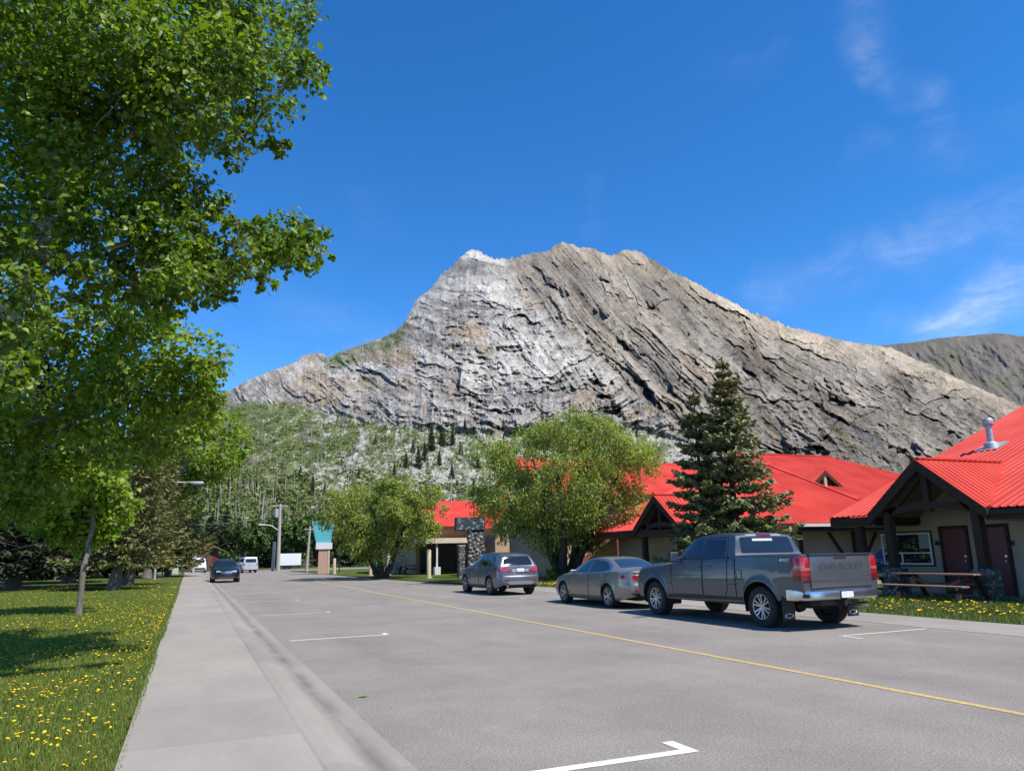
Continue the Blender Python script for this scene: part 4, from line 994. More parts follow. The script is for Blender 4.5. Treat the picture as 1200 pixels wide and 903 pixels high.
def leaf_mesh(name, Pp, size, m, parent, aspect=.8, up=.35, out=None, tint=None, dirs=None, fold=.18, rounded=False):
    """one kite-shaped, slightly folded leaf per point."""
    Pp = np.asarray(Pp, float); k = len(Pp)
    size = np.broadcast_to(np.asarray(size, float), (k,))
    nrm = rng.normal(size=(k, 3)); nrm /= np.linalg.norm(nrm, axis=1)[:, None]
    nrm[:, 2] = np.abs(nrm[:, 2]) * .6 + up
    if out is not None: nrm += out * .5
    nrm /= np.linalg.norm(nrm, axis=1)[:, None]
    d = dirs if dirs is not None else rng.normal(size=(k, 3)) + np.array([0, 0, -.5])
    d = d - nrm * np.sum(d * nrm, 1)[:, None]; d /= np.maximum(np.linalg.norm(d, axis=1), 1e-6)[:, None]
    s = np.cross(nrm, d); L2 = size[:, None]; Wd = L2 * aspect * .5
    a = Pp - d * L2 * .5; c = Pp + d * L2 * .5; mid = Pp - d * L2 * .08
    l = mid - s * Wd + nrm * L2 * fold; r = mid + s * Wd + nrm * L2 * fold
    if tint is None:
        t = rng.uniform(.5, 1.45, (k, 1)); tint = t * np.where(rng.random((k, 1)) < .3, np.array([1.35, 1.1, .8]), np.array([1., 1., 1.]))
    if rounded:                                   # broad leaf: heart-like outline folded along its midrib
        lo, hi = Pp - d * L2 * .26, Pp + d * L2 * .12
        b1 = nrm * L2 * fold
        V = np.stack([a, lo + s * Wd * .92 + b1 * .8, hi + s * Wd * .80 + b1, c - nrm * L2 * .08, hi - s * Wd * .80 + b1, lo - s * Wd * .92 + b1 * .8], 1).reshape(-1, 3)
        i = np.arange(k) * 6
        Fc = np.concatenate([np.stack([i, i + 1, i + 2, i + 3], -1), np.stack([i, i + 3, i + 4, i + 5], -1)], 0)
        return mesh_np(name, V, Fc, m, parent, attrs={'tint': np.repeat(tint, 6, 0)})
    V = np.stack([a, r, c, l], 1).reshape(-1, 3)
    i = np.arange(k) * 4
    Fc = np.concatenate([np.stack([i, i + 1, i + 2], -1), np.stack([i, i + 2, i + 3], -1)], 0)
    if tint is None:
        t = rng.uniform(.55, 1.45, (k, 1)); tint = t * np.where(rng.random((k, 1)) < .3, np.array([1.35, 1.1, .8]), np.array([1., 1., 1.]))
    return mesh_np(name, V, Fc, m, parent, attrs={'tint': np.repeat(tint, 4, 0)})

def clump_points(c, r, n, twigs=None, flat=.85):
    """leaves gathered on twigs inside an uneven blob, more of them near its outside."""
    tw = twigs or max(6, n // 16)
    u = rng.normal(size=(tw, 3)); u /= np.linalg.norm(u, axis=1)[:, None]
    rad = r * rng.uniform(.25, 1.05, tw) ** .6
    q = np.array(c) + u * rad[:, None] * np.array([1, 1, flat])
    idx = rng.integers(0, tw, n)
    return q[idx] + rng.normal(size=(n, 3)) * r * .16, u[idx]

def limb(mb, a, b, ra, rb, sag=.0, n=6, wob=.06, seg=7):
    a, b = Vector(a), Vector(b); L_ = (b - a).length; pts = []
    for i in range(n + 1):
        t = i / n; p = a.lerp(b, t) + Vector((0, 0, sag * L_ * math.sin(math.pi * t)))
        if 0 < i < n: p += Vector((random.gauss(0, wob), random.gauss(0, wob), random.gauss(0, wob))) * L_ * .35
        pts.append(p)
    mb.tube(pts, [ra + (rb - ra) * (i / n) ** .8 for i in range(n + 1)], seg, cap=False); return pts

def broadleaf(name, label, cat, trunks, clumps, leaf, m, bark, group=None, aspect=.8, per=600, up=.35, twigs=True, flat=.85, droop=None, lr=.035, base=None, lk=.7, rounded=False):
    """trunks: list of (points, radii); clumps: list of (centre, radius, density)."""
    b0 = Vector(base) if base else Vector(trunks[0][0][0])
    root = empty(name, b0, label=label, cat=cat, group=group)
    mb = MB(); nodes = []
    for pts, rad in trunks:
        P2, R2_ = [], []
        for i in range(len(pts) - 1):
            for k in range(4):
                t = k / 4; P2.append(Vector(pts[i]).lerp(Vector(pts[i + 1]), t)); R2_.append(rad[i] + (rad[i + 1] - rad[i]) * t)
        P2.append(Vector(pts[-1])); R2_.append(rad[-1])
        P2 = [p + Vector((random.gauss(0, .25), random.gauss(0, .25), 0)) * R2_[i] * (i > 0) for i, p in enumerate(P2)]
        if P2[0].z < .2: R2_[0] *= 1.35
        mb.tube([p - b0 for p in P2], R2_, 12); nodes += list(zip(P2, R2_))[2:]
    big = list(nodes)
    Pp, U = [], []
    for (c, r, dn) in sorted(clumps, key=lambda q: min((Vector(q[0]) - p).length for p, _ in big)):
        c = Vector(c)
        cand = min(nodes, key=lambda q: (q[0] - c).length + (2.0 if q[0].z > c.z + .3 else 0) - q[1] * 2)
        ra = min(cand[1] * .75, max(lr, .02 * (cand[0] - c).length + lr * .5))
        pts = limb(mb, cand[0] - b0, c - b0, ra * lk, max(.006, ra * lk * .28), .06)
        nodes += [(p + b0, ra * .7) for p in pts[2:]]
        if twigs:
            for _ in range(5):
                e = c - b0 + Vector([random.gauss(0, .55) * r for _ in range(3)])
                limb(mb, pts[random.randint(3, 5)], e, max(.006, ra * .3), .004, .03, 4, .08, 5)
        n = int(per * dn); p, u = clump_points(c, r, n, flat=flat); Pp.append(p); U.append(u)
        m2 = max(4, int(n * .08)); t = rng.random(m2)[:, None]          # a few leaves along the limb
        a_, b_ = np.array(cand[0].lerp(c, .45)), np.array(c); Pp.append(a_ + (b_ - a_) * t + rng.normal(size=(m2, 3)) * r * .18); U.append(rng.normal(size=(m2, 3)))
    mb.build('trunk', bark, root, smooth=True, fix=False)
    Pp = np.concatenate(Pp) - np.array(b0); U = np.concatenate(U)
    sz = leaf * rng.uniform(.5, 1.4, len(Pp))
    dirs = None
    if droop: dirs = rng.normal(size=(len(Pp), 3)) * .6 + U * .5 + np.array([0, 0, -droop])
    leaf_mesh('crown', Pp, sz, m, root, aspect, up, U, dirs=dirs, rounded=rounded)
    return root

def cl(lst, Y0, Y1, dn=1.0, k=1.0):
    """(px, py, radius px) seen from the street -> clumps spread through the depth of a crown."""
    o = []
    for q in lst:
        Y = random.uniform(Y0, Y1); c = at_y(q[0], q[1], Y); d = (c - Vector((0, 0, CAMH))).length
        o.append((c, q[2] / FPX * d * k, dn * (q[3] if len(q) > 3 else 1) * (q[2] / 45) ** 2))
    return o

# --- near poplar, its trunk just outside the frame on the left
A = [(340, 18, 34), (300, 45, 42), (352, 82, 30), (374, 84, 15), (308, 112, 38), (325, 176, 15), (308, 168, 14), (240, 60, 52), (200, 120, 52), (150, 55, 62), (80, 50, 62), (15, 30, 60), (20, 150, 60), (85, 165, 58), (160, 195, 52), (238, 145, 40), (270, 180, 20), (285, 158, 18), (212, 216, 34), (248, 240, 24), (275, 262, 14), (170, 262, 36), (100, 250, 48), (30, 250, 52), (330, 280, 34), (282, 300, 32), (366, 268, 20), (352, 308, 22), (378, 300, 12), (250, 325, 20), (268, 350, 11), (230, 290, 22), (200, 20, 50), (260, 5, 40), (120, 110, 50), (50, 100, 55), (60, 210, 46), (200, 320, 24), (312, 330, 14), (300, 265, 16), (190, 165, 30), (270, 95, 30), (215, 250, 18), (10, 300, 30, .6), (150, 300, 30), (105, 315, 30, .8), (200, 330, 28), (160, 335, 28), (215, 300, 30), (120, 350, 26, .7), (60, 350, 22, .5), (240, 265, 26), (315, 290, 26), (290, 20, 30), (180, 90, 40), (345, 285, 24), (262, 318, 20), (295, 318, 16), (232, 342, 26), (268, 332, 22), (190, 350, 28), (210, 300, 26), (246, 300, 24), (180, 285, 28)]
EXTRA = [(-60, 60, 90), (-120, 150, 90), (-60, 240, 80), (-150, -40, 100), (-40, -60, 90), (60, -80, 90), (160, -70, 80), (260, -60, 60), (330, -40, 40), (-160, 300, 80)]
pA = [at_y(px, py, 11.4) for px, py in ((-22, 470), (6, 410), (28, 358), (44, 306), (58, 240), (76, 165), (96, 80), (112, -20))]
b_A = Vector((pA[0].x - .75, 11.3, 0))
tA = [([b_A, pA[0].lerp(b_A, .45) + Vector((-.08, 0, 0))] + pA, [.20, .15, .12, .105, .095, .085, .075, .06, .045, .025]),
      ([pA[4], at_y(110, 195, 11.0), at_y(175, 140, 10.8), at_y(240, 95, 10.7)], [.06, .045, .03, .012]),
      ([pA[3], at_y(90, 300, 11.2), at_y(150, 285, 11.0), at_y(220, 262, 11)], [.045, .032, .022, .01]),
      ([pA[1], at_y(-20, 330, 12), at_y(-60, 220, 12.2)], [.10, .06, .03])]
broadleaf('poplar_tree', 'big near poplar with pale leaning trunk and glossy leaves filling the upper left', 'tree', tA, cl(A, 9.6, 13.2, 1.0, .95) + cl([(14, 392, 28, .7), (40, 345, 24, .7), (2, 440, 30, .8), (55, 300, 22, .6), (20, 330, 24, .5)], 9.7, 10.5) + cl(EXTRA, 9, 14, .5), .086, MLEAF, MBIRCH, aspect=.9, per=900, rounded=True)
# --- lower, brighter tree hanging in front of the conifers
Bc = [(120, 385, 44), (165, 370, 40), (170, 415, 50), (218, 420, 40), (150, 455, 52), (240, 442, 24), (252, 436, 16), (110, 430, 40), (198, 468, 46), (92, 480, 40), (215, 505, 36), (20, 545, 38), (42, 500, 34), (60, 560, 34, .8), (12, 590, 34), (120, 520, 36, .8), (165, 520, 36), (70, 400, 30, .6), (235, 470, 26), (30, 600, 22), (8, 490, 30)]
tB = [([(-6.6, 16.2, 0), (-5.8, 16.1, 2.6), (-4.9, 16.0, 4.6), (-3.6, 15.9, 5.9), (-2.2, 15.8, 6.6)], [.26, .21, .16, .10, .05]),
      ([(-5.6, 16.1, 3.0), (-4.4, 15.6, 3.7), (-3.2, 15.4, 3.9), (-1.9, 15.4, 4.4)], [.10, .08, .055, .02])]
broadleaf('poplar_tree', 'lower bright green poplar whose lit leaves hang below the big near poplar', 'tree', tB, cl(Bc, 14.2, 17.2, 1.0) + cl([(-60, 420, 70), (-80, 540, 60), (-50, 330, 60)], 15, 18, .5), .102, MLEAFB, MBARK, aspect=.9, per=820, rounded=True)
# --- slim young tree with the bare trunk beside the walk
g0 = at_ground(91, 721, .08)
tC = [([g0, g0 + Vector((.05, 0, 1.4)), g0 + Vector((.12, 0, 2.4)), g0 + Vector((.14, 0, 3.6))], [.085, .08, .065, .03])]
Cc = [(95, 625, 26), (80, 590, 30), (105, 560, 34), (98, 600, 30), (78, 615, 22), (128, 610, 22), (60, 590, 26), (118, 575, 30), (88, 560, 30), (140, 585, 20), (100, 530, 28), (62, 630, 12, .8), (52, 620, 14), (110, 628, 12)]
broadleaf('young_tree', 'slim young tree with straight grey trunk on the dandelion lawn', 'tree', tC, cl(Cc, 25.4, 28.2, 1.0), .17, MLEAFB, MBARK, aspect=.85, per=1500, lr=.02)
# --- round bright tree further along on the left
Dc = [(228, 505, 26), (258, 500, 24), (278, 518, 20), (222, 540, 26), (252, 535, 26), (212, 480, 26), (238, 478, 22), (268, 545, 16), (232, 566, 18), (205, 520, 26), (285, 530, 10), (195, 560, 26), (215, 590, 20), (242, 555, 18), (180, 500, 26)]
g0 = at_ground(172, 677.5, .08)
tD = [([g0, g0 + Vector((.3, 0, 3.0)), g0 + Vector((1.2, 0, 6.0)), at_y(225, 520, g0.y), at_y(235, 490, g0.y)], [.32, .26, .2, .12, .05])]
broadleaf('maple_tree', 'rounded bright green tree behind the olive conifers, nearest the street lamp', 'tree', tD, cl(Dc, g0.y - 2.5, g0.y + 2.5, 1.0), .32, MLEAFB, MBARK, aspect=.85, per=1900, lr=.05)

def conifer(name, label, cat, loc, H, Rm, m, bark, n_wh, per_br, nl, leafw, tr=.16, low=.06, droop=.25, prof=1.0, lean=(0, 0), bare=0.0, gap=.0, group=None, z0=0, tipcol=None, jit=.25, aspect=.38):
    root = empty(name, loc, label=label, cat=cat, group=group)
    mb = MB(); k = 9
    mb.tube([(lean[0] * (i / k) ** 1.0, lean[1] * i / k, z0 + H * i / k) for i in range(k + 1)], [max(.012, tr * (1 - i / k) ** .8) * (1.25 if i == 0 else 1) for i in range(k + 1)], 10)
    Pp, D, Sz, T = [], [], [], []
    for w in range(n_wh):
        t = low + (1 - low) * ((w + random.uniform(-.3, .3)) / n_wh); t = min(max(t, low), .995); z = H * t
        if t < bare: continue
        rad = Rm * min(1.0, (1 - t) ** prof * 1.02 + .02) * (1 if t > low + .06 else .85)
        a0 = random.uniform(0, 6.3); nb = per_br if t < .9 else max(3, per_br - 2)
        for b in range(nb):
            if random.random() < gap: continue
            a = a0 + 2 * math.pi * b / nb + random.uniform(-.25, .25); L_ = rad * random.uniform(1 - jit, 1 + jit * .8)
            if L_ < .06: continue
            dx, dy = math.cos(a), math.sin(a); up = .55 * t - .1
            n = max(3, int(nl * (L_ / Rm) ** 1.1 * 1.0)); s = np.sort(rng.random(n)) ** .75
            zz = z + L_ * (up * s - droop * s * (1.2 - .75 * s) + droop * .35 * s ** 3)
            ax = np.stack([lean[0] * t + dx * L_ * s, lean[1] * t + dy * L_ * s, zz], -1)
            mb.tube([(lean[0] * t, lean[1] * t, z), tuple(ax[n // 2]), tuple(ax[-1])], [max(.008, .016 * L_ + .004), .010, .004], 4, cap=False)
            wdt = L_ * .30 * np.sin(np.pi * np.clip(s * .85 + .12, 0, 1)) + leafw * .4
            off = rng.uniform(-1, 1, n); perp = np.array([-dy, dx, 0])
            p = ax + perp[None] * (off * wdt)[:, None]; p[:, 2] -= np.abs(off) * wdt * .28 + rng.random(n) * leafw * .5
            Pp.append(p); dd = np.array([dx, dy, 0])[None] * .8 + perp[None] * off[:, None] * 1.0 + np.array([0, 0, -.12 + .25 * t]); D.append(dd + rng.normal(size=(n, 3)) * .2)
            Sz.append(leafw * rng.uniform(.7, 1.3, n))
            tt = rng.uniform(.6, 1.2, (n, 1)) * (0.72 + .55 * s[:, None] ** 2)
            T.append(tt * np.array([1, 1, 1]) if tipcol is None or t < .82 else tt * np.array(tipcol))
    n = 40; zz = rng.uniform(.9, 1.0, n) * H                                        # leader
    Pp.append(np.stack([lean[0] + rng.normal(size=n) * .03 * Rm, lean[1] + rng.normal(size=n) * .03 * Rm, zz], -1)); D.append(np.array([0, 0, 1.0])[None] + rng.normal(size=(n, 3)) * .4); Sz.append(leafw * np.full(n, .8)); T.append(np.full((n, 3), .9) * (np.array(tipcol) if tipcol else 1))
    mb.build('trunk', bark, root, smooth=True, fix=False)
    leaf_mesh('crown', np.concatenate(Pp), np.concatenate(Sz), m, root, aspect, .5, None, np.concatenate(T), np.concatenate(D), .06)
    return root
# --- the tall spruce pair in front of the second motel
g0 = at_x(845, 420, 17.9); sy_ = g0.y
conifer('spruce_tree', 'tallest blue green spruce with brownish cone laden top before the second motel', 'tree', (17.9, sy_, .08), at_y(845, 420, sy_).z, 2.35, MNEED, MBDARK, 23, 8, 180, .23, .17, .07, .20, .84, (0.05, 0), tipcol=(1.25, 1.0, .8), aspect=.42, jit=.3)
g1 = at_x(814, 452, 17.3)
conifer('spruce_tree', 'shorter spruce growing against the left of the tallest spruce', 'tree', (17.3, g1.y + .1, .08), at_y(814, 452, g1.y).z, 1.75, MNEED, MBDARK, 19, 7, 150, .23, .13, .07, .20, .86, (0, 0), tipcol=(1.15, 1.0, .8), aspect=.42, jit=.32)
# --- olive conifers with leaning trunks
for (px, py, H, Rm, ln, lab, bare, mm) in ((133, 691, 9.6, 3.1, (.9, 0), 'olive green conifer with leaning lit trunk, the one nearest the young tree', .16, MOLIVE), (149, 686, 11.4, 3.6, (1.2, 0), 'taller olive conifer with darker leaning trunk just behind the first olive conifer', .16, MOLIVE)):
    g = at_ground(px, py, .08)
    conifer('pine_tree', lab, 'tree', g, H, Rm, mm, MBARK, 26, 7, 120, .30, .30, .14, .38, .62, ln, bare=bare, gap=.08, aspect=.34, jit=.35)
g = at_ground(196, 676, .08); conifer('pine_tree', 'drooping dark olive conifer whose lowest boughs reach over the far sidewalk', 'tree', g, 8.6, 3.8, MOLIVE, MBDARK, 22, 7, 100, .36, .26, .16, .42, .55, (.3, 0), bare=.18, gap=.08, aspect=.34, jit=.35)
# --- dark conifers filling the left
for (px, py, H, Rm, lab) in ((14, 690, 17, 5.0, 'dark conifer with thick pale trunk at the left edge'), (80, 683, 15, 4.4, 'dark conifer with grey lower trunk just left of the young tree'), (-45, 694, 18, 5.5, 'dark conifer reaching in from beyond the left edge'), (112, 677, 15.5, 4.2, 'dark conifer standing behind the olive conifers'), (50, 676, 17, 4.6, 'dark conifer set back between the two pale trunks')):
    g = at_ground(px, py, .08)
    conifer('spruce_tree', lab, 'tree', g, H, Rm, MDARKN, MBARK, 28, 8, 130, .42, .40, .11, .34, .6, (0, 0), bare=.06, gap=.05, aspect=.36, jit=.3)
# --- willows
def willow(label, gx, gy, W_, H_, n_cl, leaf, per, lean, rr):
    b0 = Vector((gx, gy, .04)); tr = []
    for k in range(5):
        a = 2 * math.pi * k / 5 + .4; q = random.uniform(.5, 1)
        e = b0 + Vector((math.cos(a) * W_ * .20 * q, math.sin(a) * W_ * .20 * q, H_ * random.uniform(.40, .52)))
        f = e + Vector((math.cos(a) * W_ * .12, math.sin(a) * W_ * .12, H_ * random.uniform(.2, .3)))
        tr.append(([b0 + Vector((math.cos(a) * rr, math.sin(a) * rr, -.05)), b0.lerp(e, .5) + Vector((math.cos(a) * .2, math.sin(a) * .2, 0)), e, f], [rr * .8, rr * .62, rr * .45, rr * .15]))
    cs = []
    while len(cs) < n_cl:
        v = Vector([random.uniform(-1, 1) for _ in range(3)])
        if not .35 < v.length < 1: continue
        z = H_ * (.62 + .36 * v.z) if v.z > 0 else H_ * (.62 + .42 * v.z)
        wv = 1.0 if v.z > -.3 else .9
        cs.append((b0 + Vector((v.x * W_ * .5 * wv + lean * v.z, v.y * W_ * .5 * wv, z)), W_ * random.uniform(.07, .12), random.uniform(.5, 1.3)))
    return broadleaf('willow_tree', label, 'tree', tr, cs, leaf, MWILL, MBDARK, None, .42, per, .3, True, .8, 1.1, .05, base=b0, lk=1.0)
w1 = at_x(662, 650, 19.2)
willow('biggest yellow green willow with several dark trunks at the centre, over the parked cars', 19.2, w1.y, 10.8, 9.1, 135, .175, 430, .3, .34)
w2 = at_x(449, 660, 12.6)
willow('smaller rounded willow beside the turquoise sign, behind the pale posts', w2.x, w2.y, 9.3, at_y(450, 561, w2.y).z * 1.0, 90, .21, 360, .2, .26)

# --- far trees: one of each kind, then copies
def far_broad(name, label, m, H, Wd, n, group, seed=0):
    b0 = Vector((0, 0, 0)); tr = [([b0, (0, 0, H * .3), (.1, 0, H * .6)], [.22, .17, .06])]; cs = []
    for _ in range(26):
        v = Vector([random.gauss(0, .5) for _ in range(3)]); cs.append((Vector((v.x * Wd * .42, v.y * Wd * .42, H * (.58 + .3 * v.z))), Wd * random.uniform(.12, .2), random.uniform(.6, 1.3)))
    return broadleaf(name, label, 'tree', tr, cs, .5, m, MBARK, group, .85, n, .35, False)
GC = 'conifers closing the end of the street'
farc = [(245, 598, 9), (262, 594, 10), (228, 606, 9), (278, 606, 8), (312, 612, 9), (322, 604, 8), (376, 612, 7), (212, 600, 11), (300, 604, 7), (196, 590, 12), (410, 600, 8), (180, 596, 12)]
fc0 = conifer('spruce_tree', None, 'tree', (0, 0, 0), 10, 2.7, MFARN, MBDARK, 22, 7, 46, .55, .2, .06, .3, .75, group=GC, aspect=.4)
LABC = 'dark conifer in the row that closes the far end of the street'
def place_far(proto, first, px, ptop, dist, wid, label, grp=None):
    o = proto if first else copy_tree(proto)
    d = ray(px, 668); d = d / math.hypot(d[0], d[1]); x, y = d[0] * dist, d[1] * dist
    top = at_y(px, ptop, y).z
    o.location = (x, y, -.1); sc = top / proto['h0']; o.scale = (sc * wid, sc * wid, sc); o.rotation_euler = (0, 0, random.uniform(0, 6.28))
    o['label'] = label
    if grp: o['group'] = grp
    return o
fc0['h0'] = 10.0
for i, (px, pt, w) in enumerate(farc): place_far(fc0, i == 0, px, pt, random.uniform(112, 150), random.uniform(.9, 1.25), LABC, GC)
fb0 = far_broad('ash_tree', None, MFARG, 10, 9, 210, 'green trees among the far conifers'); fb0['h0'] = 9.6
LABB = 'bright green leafy tree standing among the conifers at the far end of the street'
for i, (px, pt, dist) in enumerate(((291, 606, 108), (350, 600, 125), (335, 622, 140), (272, 628, 150), (392, 610, 130), (215, 622, 140))): place_far(fb0, i == 0, px, pt, dist, random.uniform(.8, 1.05), LABB, 'green trees among the far conifers')
o = place_far(fb0, False, 1027, 552, 60, .8, 'green tree top showing between the two red motel roofs', None)
if 'group' in o: del o['group']
# --- conifers scattered over the foot of the mountain
GH = 'small dark conifers on the lower mountain slope'
hill = [(506, 528, 40), (518, 522, 34), (498, 540, 30), (490, 548, 34), (476, 548, 26), (530, 520, 26), (540, 532, 22), (484, 530, 22), (462, 560, 24), (560, 548, 24), (366, 578, 28), (380, 584, 26), (352, 560, 20), (545, 500, 16), (604, 500, 14), (746, 512, 14), (735, 520, 14), (590, 520, 16), (420, 560, 18), (300, 580, 22), (326, 590, 22), (268, 575, 20), (440, 520, 16), (515, 545, 24), (555, 575, 20), (448, 575, 22), (400, 545, 14), (530, 560, 24), (280, 560, 18), (255, 590, 24)]
for i, (px, py, hp) in enumerate(hill):
    w = on_slope(px, py); d = w.length; o = copy_tree(fc0)
    sc = .8 * hp / FPX * d / 10; o.location = w - Vector((0, 0, .6)); o.scale = (sc * .72, sc * .72, sc); o.rotation_euler = (0, 0, random.uniform(0, 6.28))
    o['label'] = 'small dark conifer growing on the pale lower mountain slope'; o['group'] = GH
# --- burnt trunks and shrubs of the slope: nobody could count them
VEGP = np.argwhere((rockm < .3) & (PX > 150) & (PX < 860) & (PY < 660))
Pf = P
def slope_stuff():
    idx = VEGP[rng.integers(0, len(VEGP), 700)]; V, Fc = [], []
    for (a, b) in idx:
        x, y = PX[a, b], PY[a, b]
        if perlin(np.array([x / 40]), np.array([y / 30]), 81)[0] + (.25 if x < 480 else -.1) < .0: continue
        p = Pf[a, b]; h = random.uniform(4, 11); w = random.uniform(.05, .13) * (1 + np.linalg.norm(p) / 900); lx = random.gauss(0, .06) * h; k = len(V)
        for an in (0, 2.1, 4.2): V.append((p[0] + w * math.cos(an), p[1] + w * math.sin(an), p[2] - .5))
        V.append((p[0] + lx, p[1], p[2] + h)); Fc += [(k, k + 1, k + 3), (k + 1, k + 2, k + 3), (k + 2, k, k + 3)]
    for _ in range(900):                                                       # along the left skyline
        b = random.randrange(NC)
        if not 372 < pxc[b] < 476: continue
        a = NR - 1 - random.randrange(0, 26); p = Pf[a, b]; h = random.uniform(5, 14); w = random.uniform(.25, .5); k = len(V)
        for an in (0, 2.1, 4.2): V.append((p[0] + w * math.cos(an), p[1] + w * math.sin(an), p[2] - 1))
        V.append((p[0] + random.gauss(0, .5), p[1], p[2] + h)); Fc += [(k, k + 1, k + 3), (k + 1, k + 2, k + 3), (k + 2, k, k + 3)]
    o = mesh_np('burnt_trunks', V, Fc, mat('weathered_dead_wood', (.19, .178, .168), .9, var=.3, vscale=.2)); tag(o, 'grey burnt trunks standing over the mountain foot and left ridge', None, kind='stuff')
    Pp, Sz, T = [], [], []
    for (a, b) in VEGP[rng.integers(0, len(VEGP), 5200)]:
        x, y = PX[a, b], PY[a, b]
        if scree[a, b] > .35 and random.random() < .8: continue
        p = Pf[a, b]; r = random.uniform(.7, 2.4) * (1.3 if y > 560 else 1); n = 16
        q = rng.normal(size=(n, 3)) * r * .45; q[:, 2] = np.abs(q[:, 2]) * .9
        Pp.append(p + q); Sz.append(np.full(n, r * .40)); g = random.uniform(.55, 1.4); c = np.array([1.0, 1.0, 1.0]) if random.random() < .75 else np.array([1.35, 1.1, 1.1])
        T.append(rng.uniform(.7, 1.2, (n, 1)) * g * c)
    o = leaf_mesh('slope_shrubs', np.concatenate(Pp), np.concatenate(Sz), mat('scrub_leaf', (.130, .168, .050), .6, spec=.2, trans=.2, attr='tint'), None, .9, .5, None, np.concatenate(T)); tag(o, 'low green scrub over the foot of the mountain', None, kind='stuff')
slope_stuff()
for i, (px, Y, w) in enumerate(((8, 74, 5), (38, 78, 6), (66, 76, 5), (98, 80, 6), (124, 82, 5), (150, 84, 5), (176, 84, 4))):
    c = at_y(px, 665, Y); c.z = .05
    broadleaf('shrub', 'dark shrub in the row behind the park conifers, hiding the far lawn', 'shrub', [([c, c + Vector((0, 0, 1.2))], [.08, .03])], [(c + Vector((random.uniform(-.5, .5) * w, random.uniform(-.8, .8), random.uniform(.5, 2.2))), .8, 1) for _ in range(16)], .34, MFARG, MBARK, 'dark shrubs behind the park conifers', per=90, twigs=False)
# --- shrubs at the foot of the big willow
sh = broadleaf('shrub', 'low leafy shrub at the foot of the biggest willow', 'shrub', [([(17.4, 37.2, .05), (17.4, 37.2, .5)], [.04, .02])], [((17.2 + random.uniform(-.9, .9), 37.2 + random.uniform(-.6, .6), random.uniform(.25, .75)), .3, 1) for _ in range(9)], .12, MLEAFB, MBARK, per=160, twigs=False)
# ================================================================ VEHICLES
def paint(name, c, metal=0.4, rough=0.36):
    return mat(name, c, rough, metal=metal, coat=0.55, var=0.07, vscale=1.2)

def pchip(pts):
    x = np.array([p[0] for p in pts], float); y = np.array([p[1] for p in pts], float)
    h = np.diff(x); d = np.diff(y) / h; m = np.zeros(len(x)); m[0], m[-1] = d[0], d[-1]
    for i in range(1, len(x) - 1):
        if d[i - 1] * d[i] > 0:
            w1, w2 = 2 * h[i] + h[i - 1], h[i] + 2 * h[i - 1]; m[i] = (w1 + w2) / (w1 / d[i - 1] + w2 / d[i])
    def f(q):
        q = np.clip(np.asarray(q, float), x[0], x[-1]); i = np.clip(np.searchsorted(x, q) - 1, 0, len(x) - 2)
        s = (q - x[i]) / h[i]
        return (1 + 2 * s) * (1 - s) ** 2 * y[i] + s * (1 - s) ** 2 * h[i] * m[i] + s * s * (3 - 2 * s) * y[i + 1] + s * s * (s - 1) * h[i] * m[i + 1]
    return f
def rp(pts, r=0.04, n=4):
    """polygon with rounded corners; a point may carry its own radius as third value."""
    out, k = [], len(pts)
    for i in range(k):
        p = Vector(pts[i][:2]); rr = pts[i][2] if len(pts[i]) > 2 else r
        a, b = Vector(pts[i - 1][:2]), Vector(pts[(i + 1) % k][:2])
        da, db = (a - p), (b - p); q = min(rr, da.length * .45, db.length * .45)
        if q < 1e-4: out.append((p.x, p.y)); continue
        s, e = p + da.normalized() * q, p + db.normalized() * q
        for j in range(n + 1):
            t = j / n; v = s * (1 - t) ** 2 + p * 2 * t * (1 - t) + e * t * t; out.append((v.x, v.y))
    return out

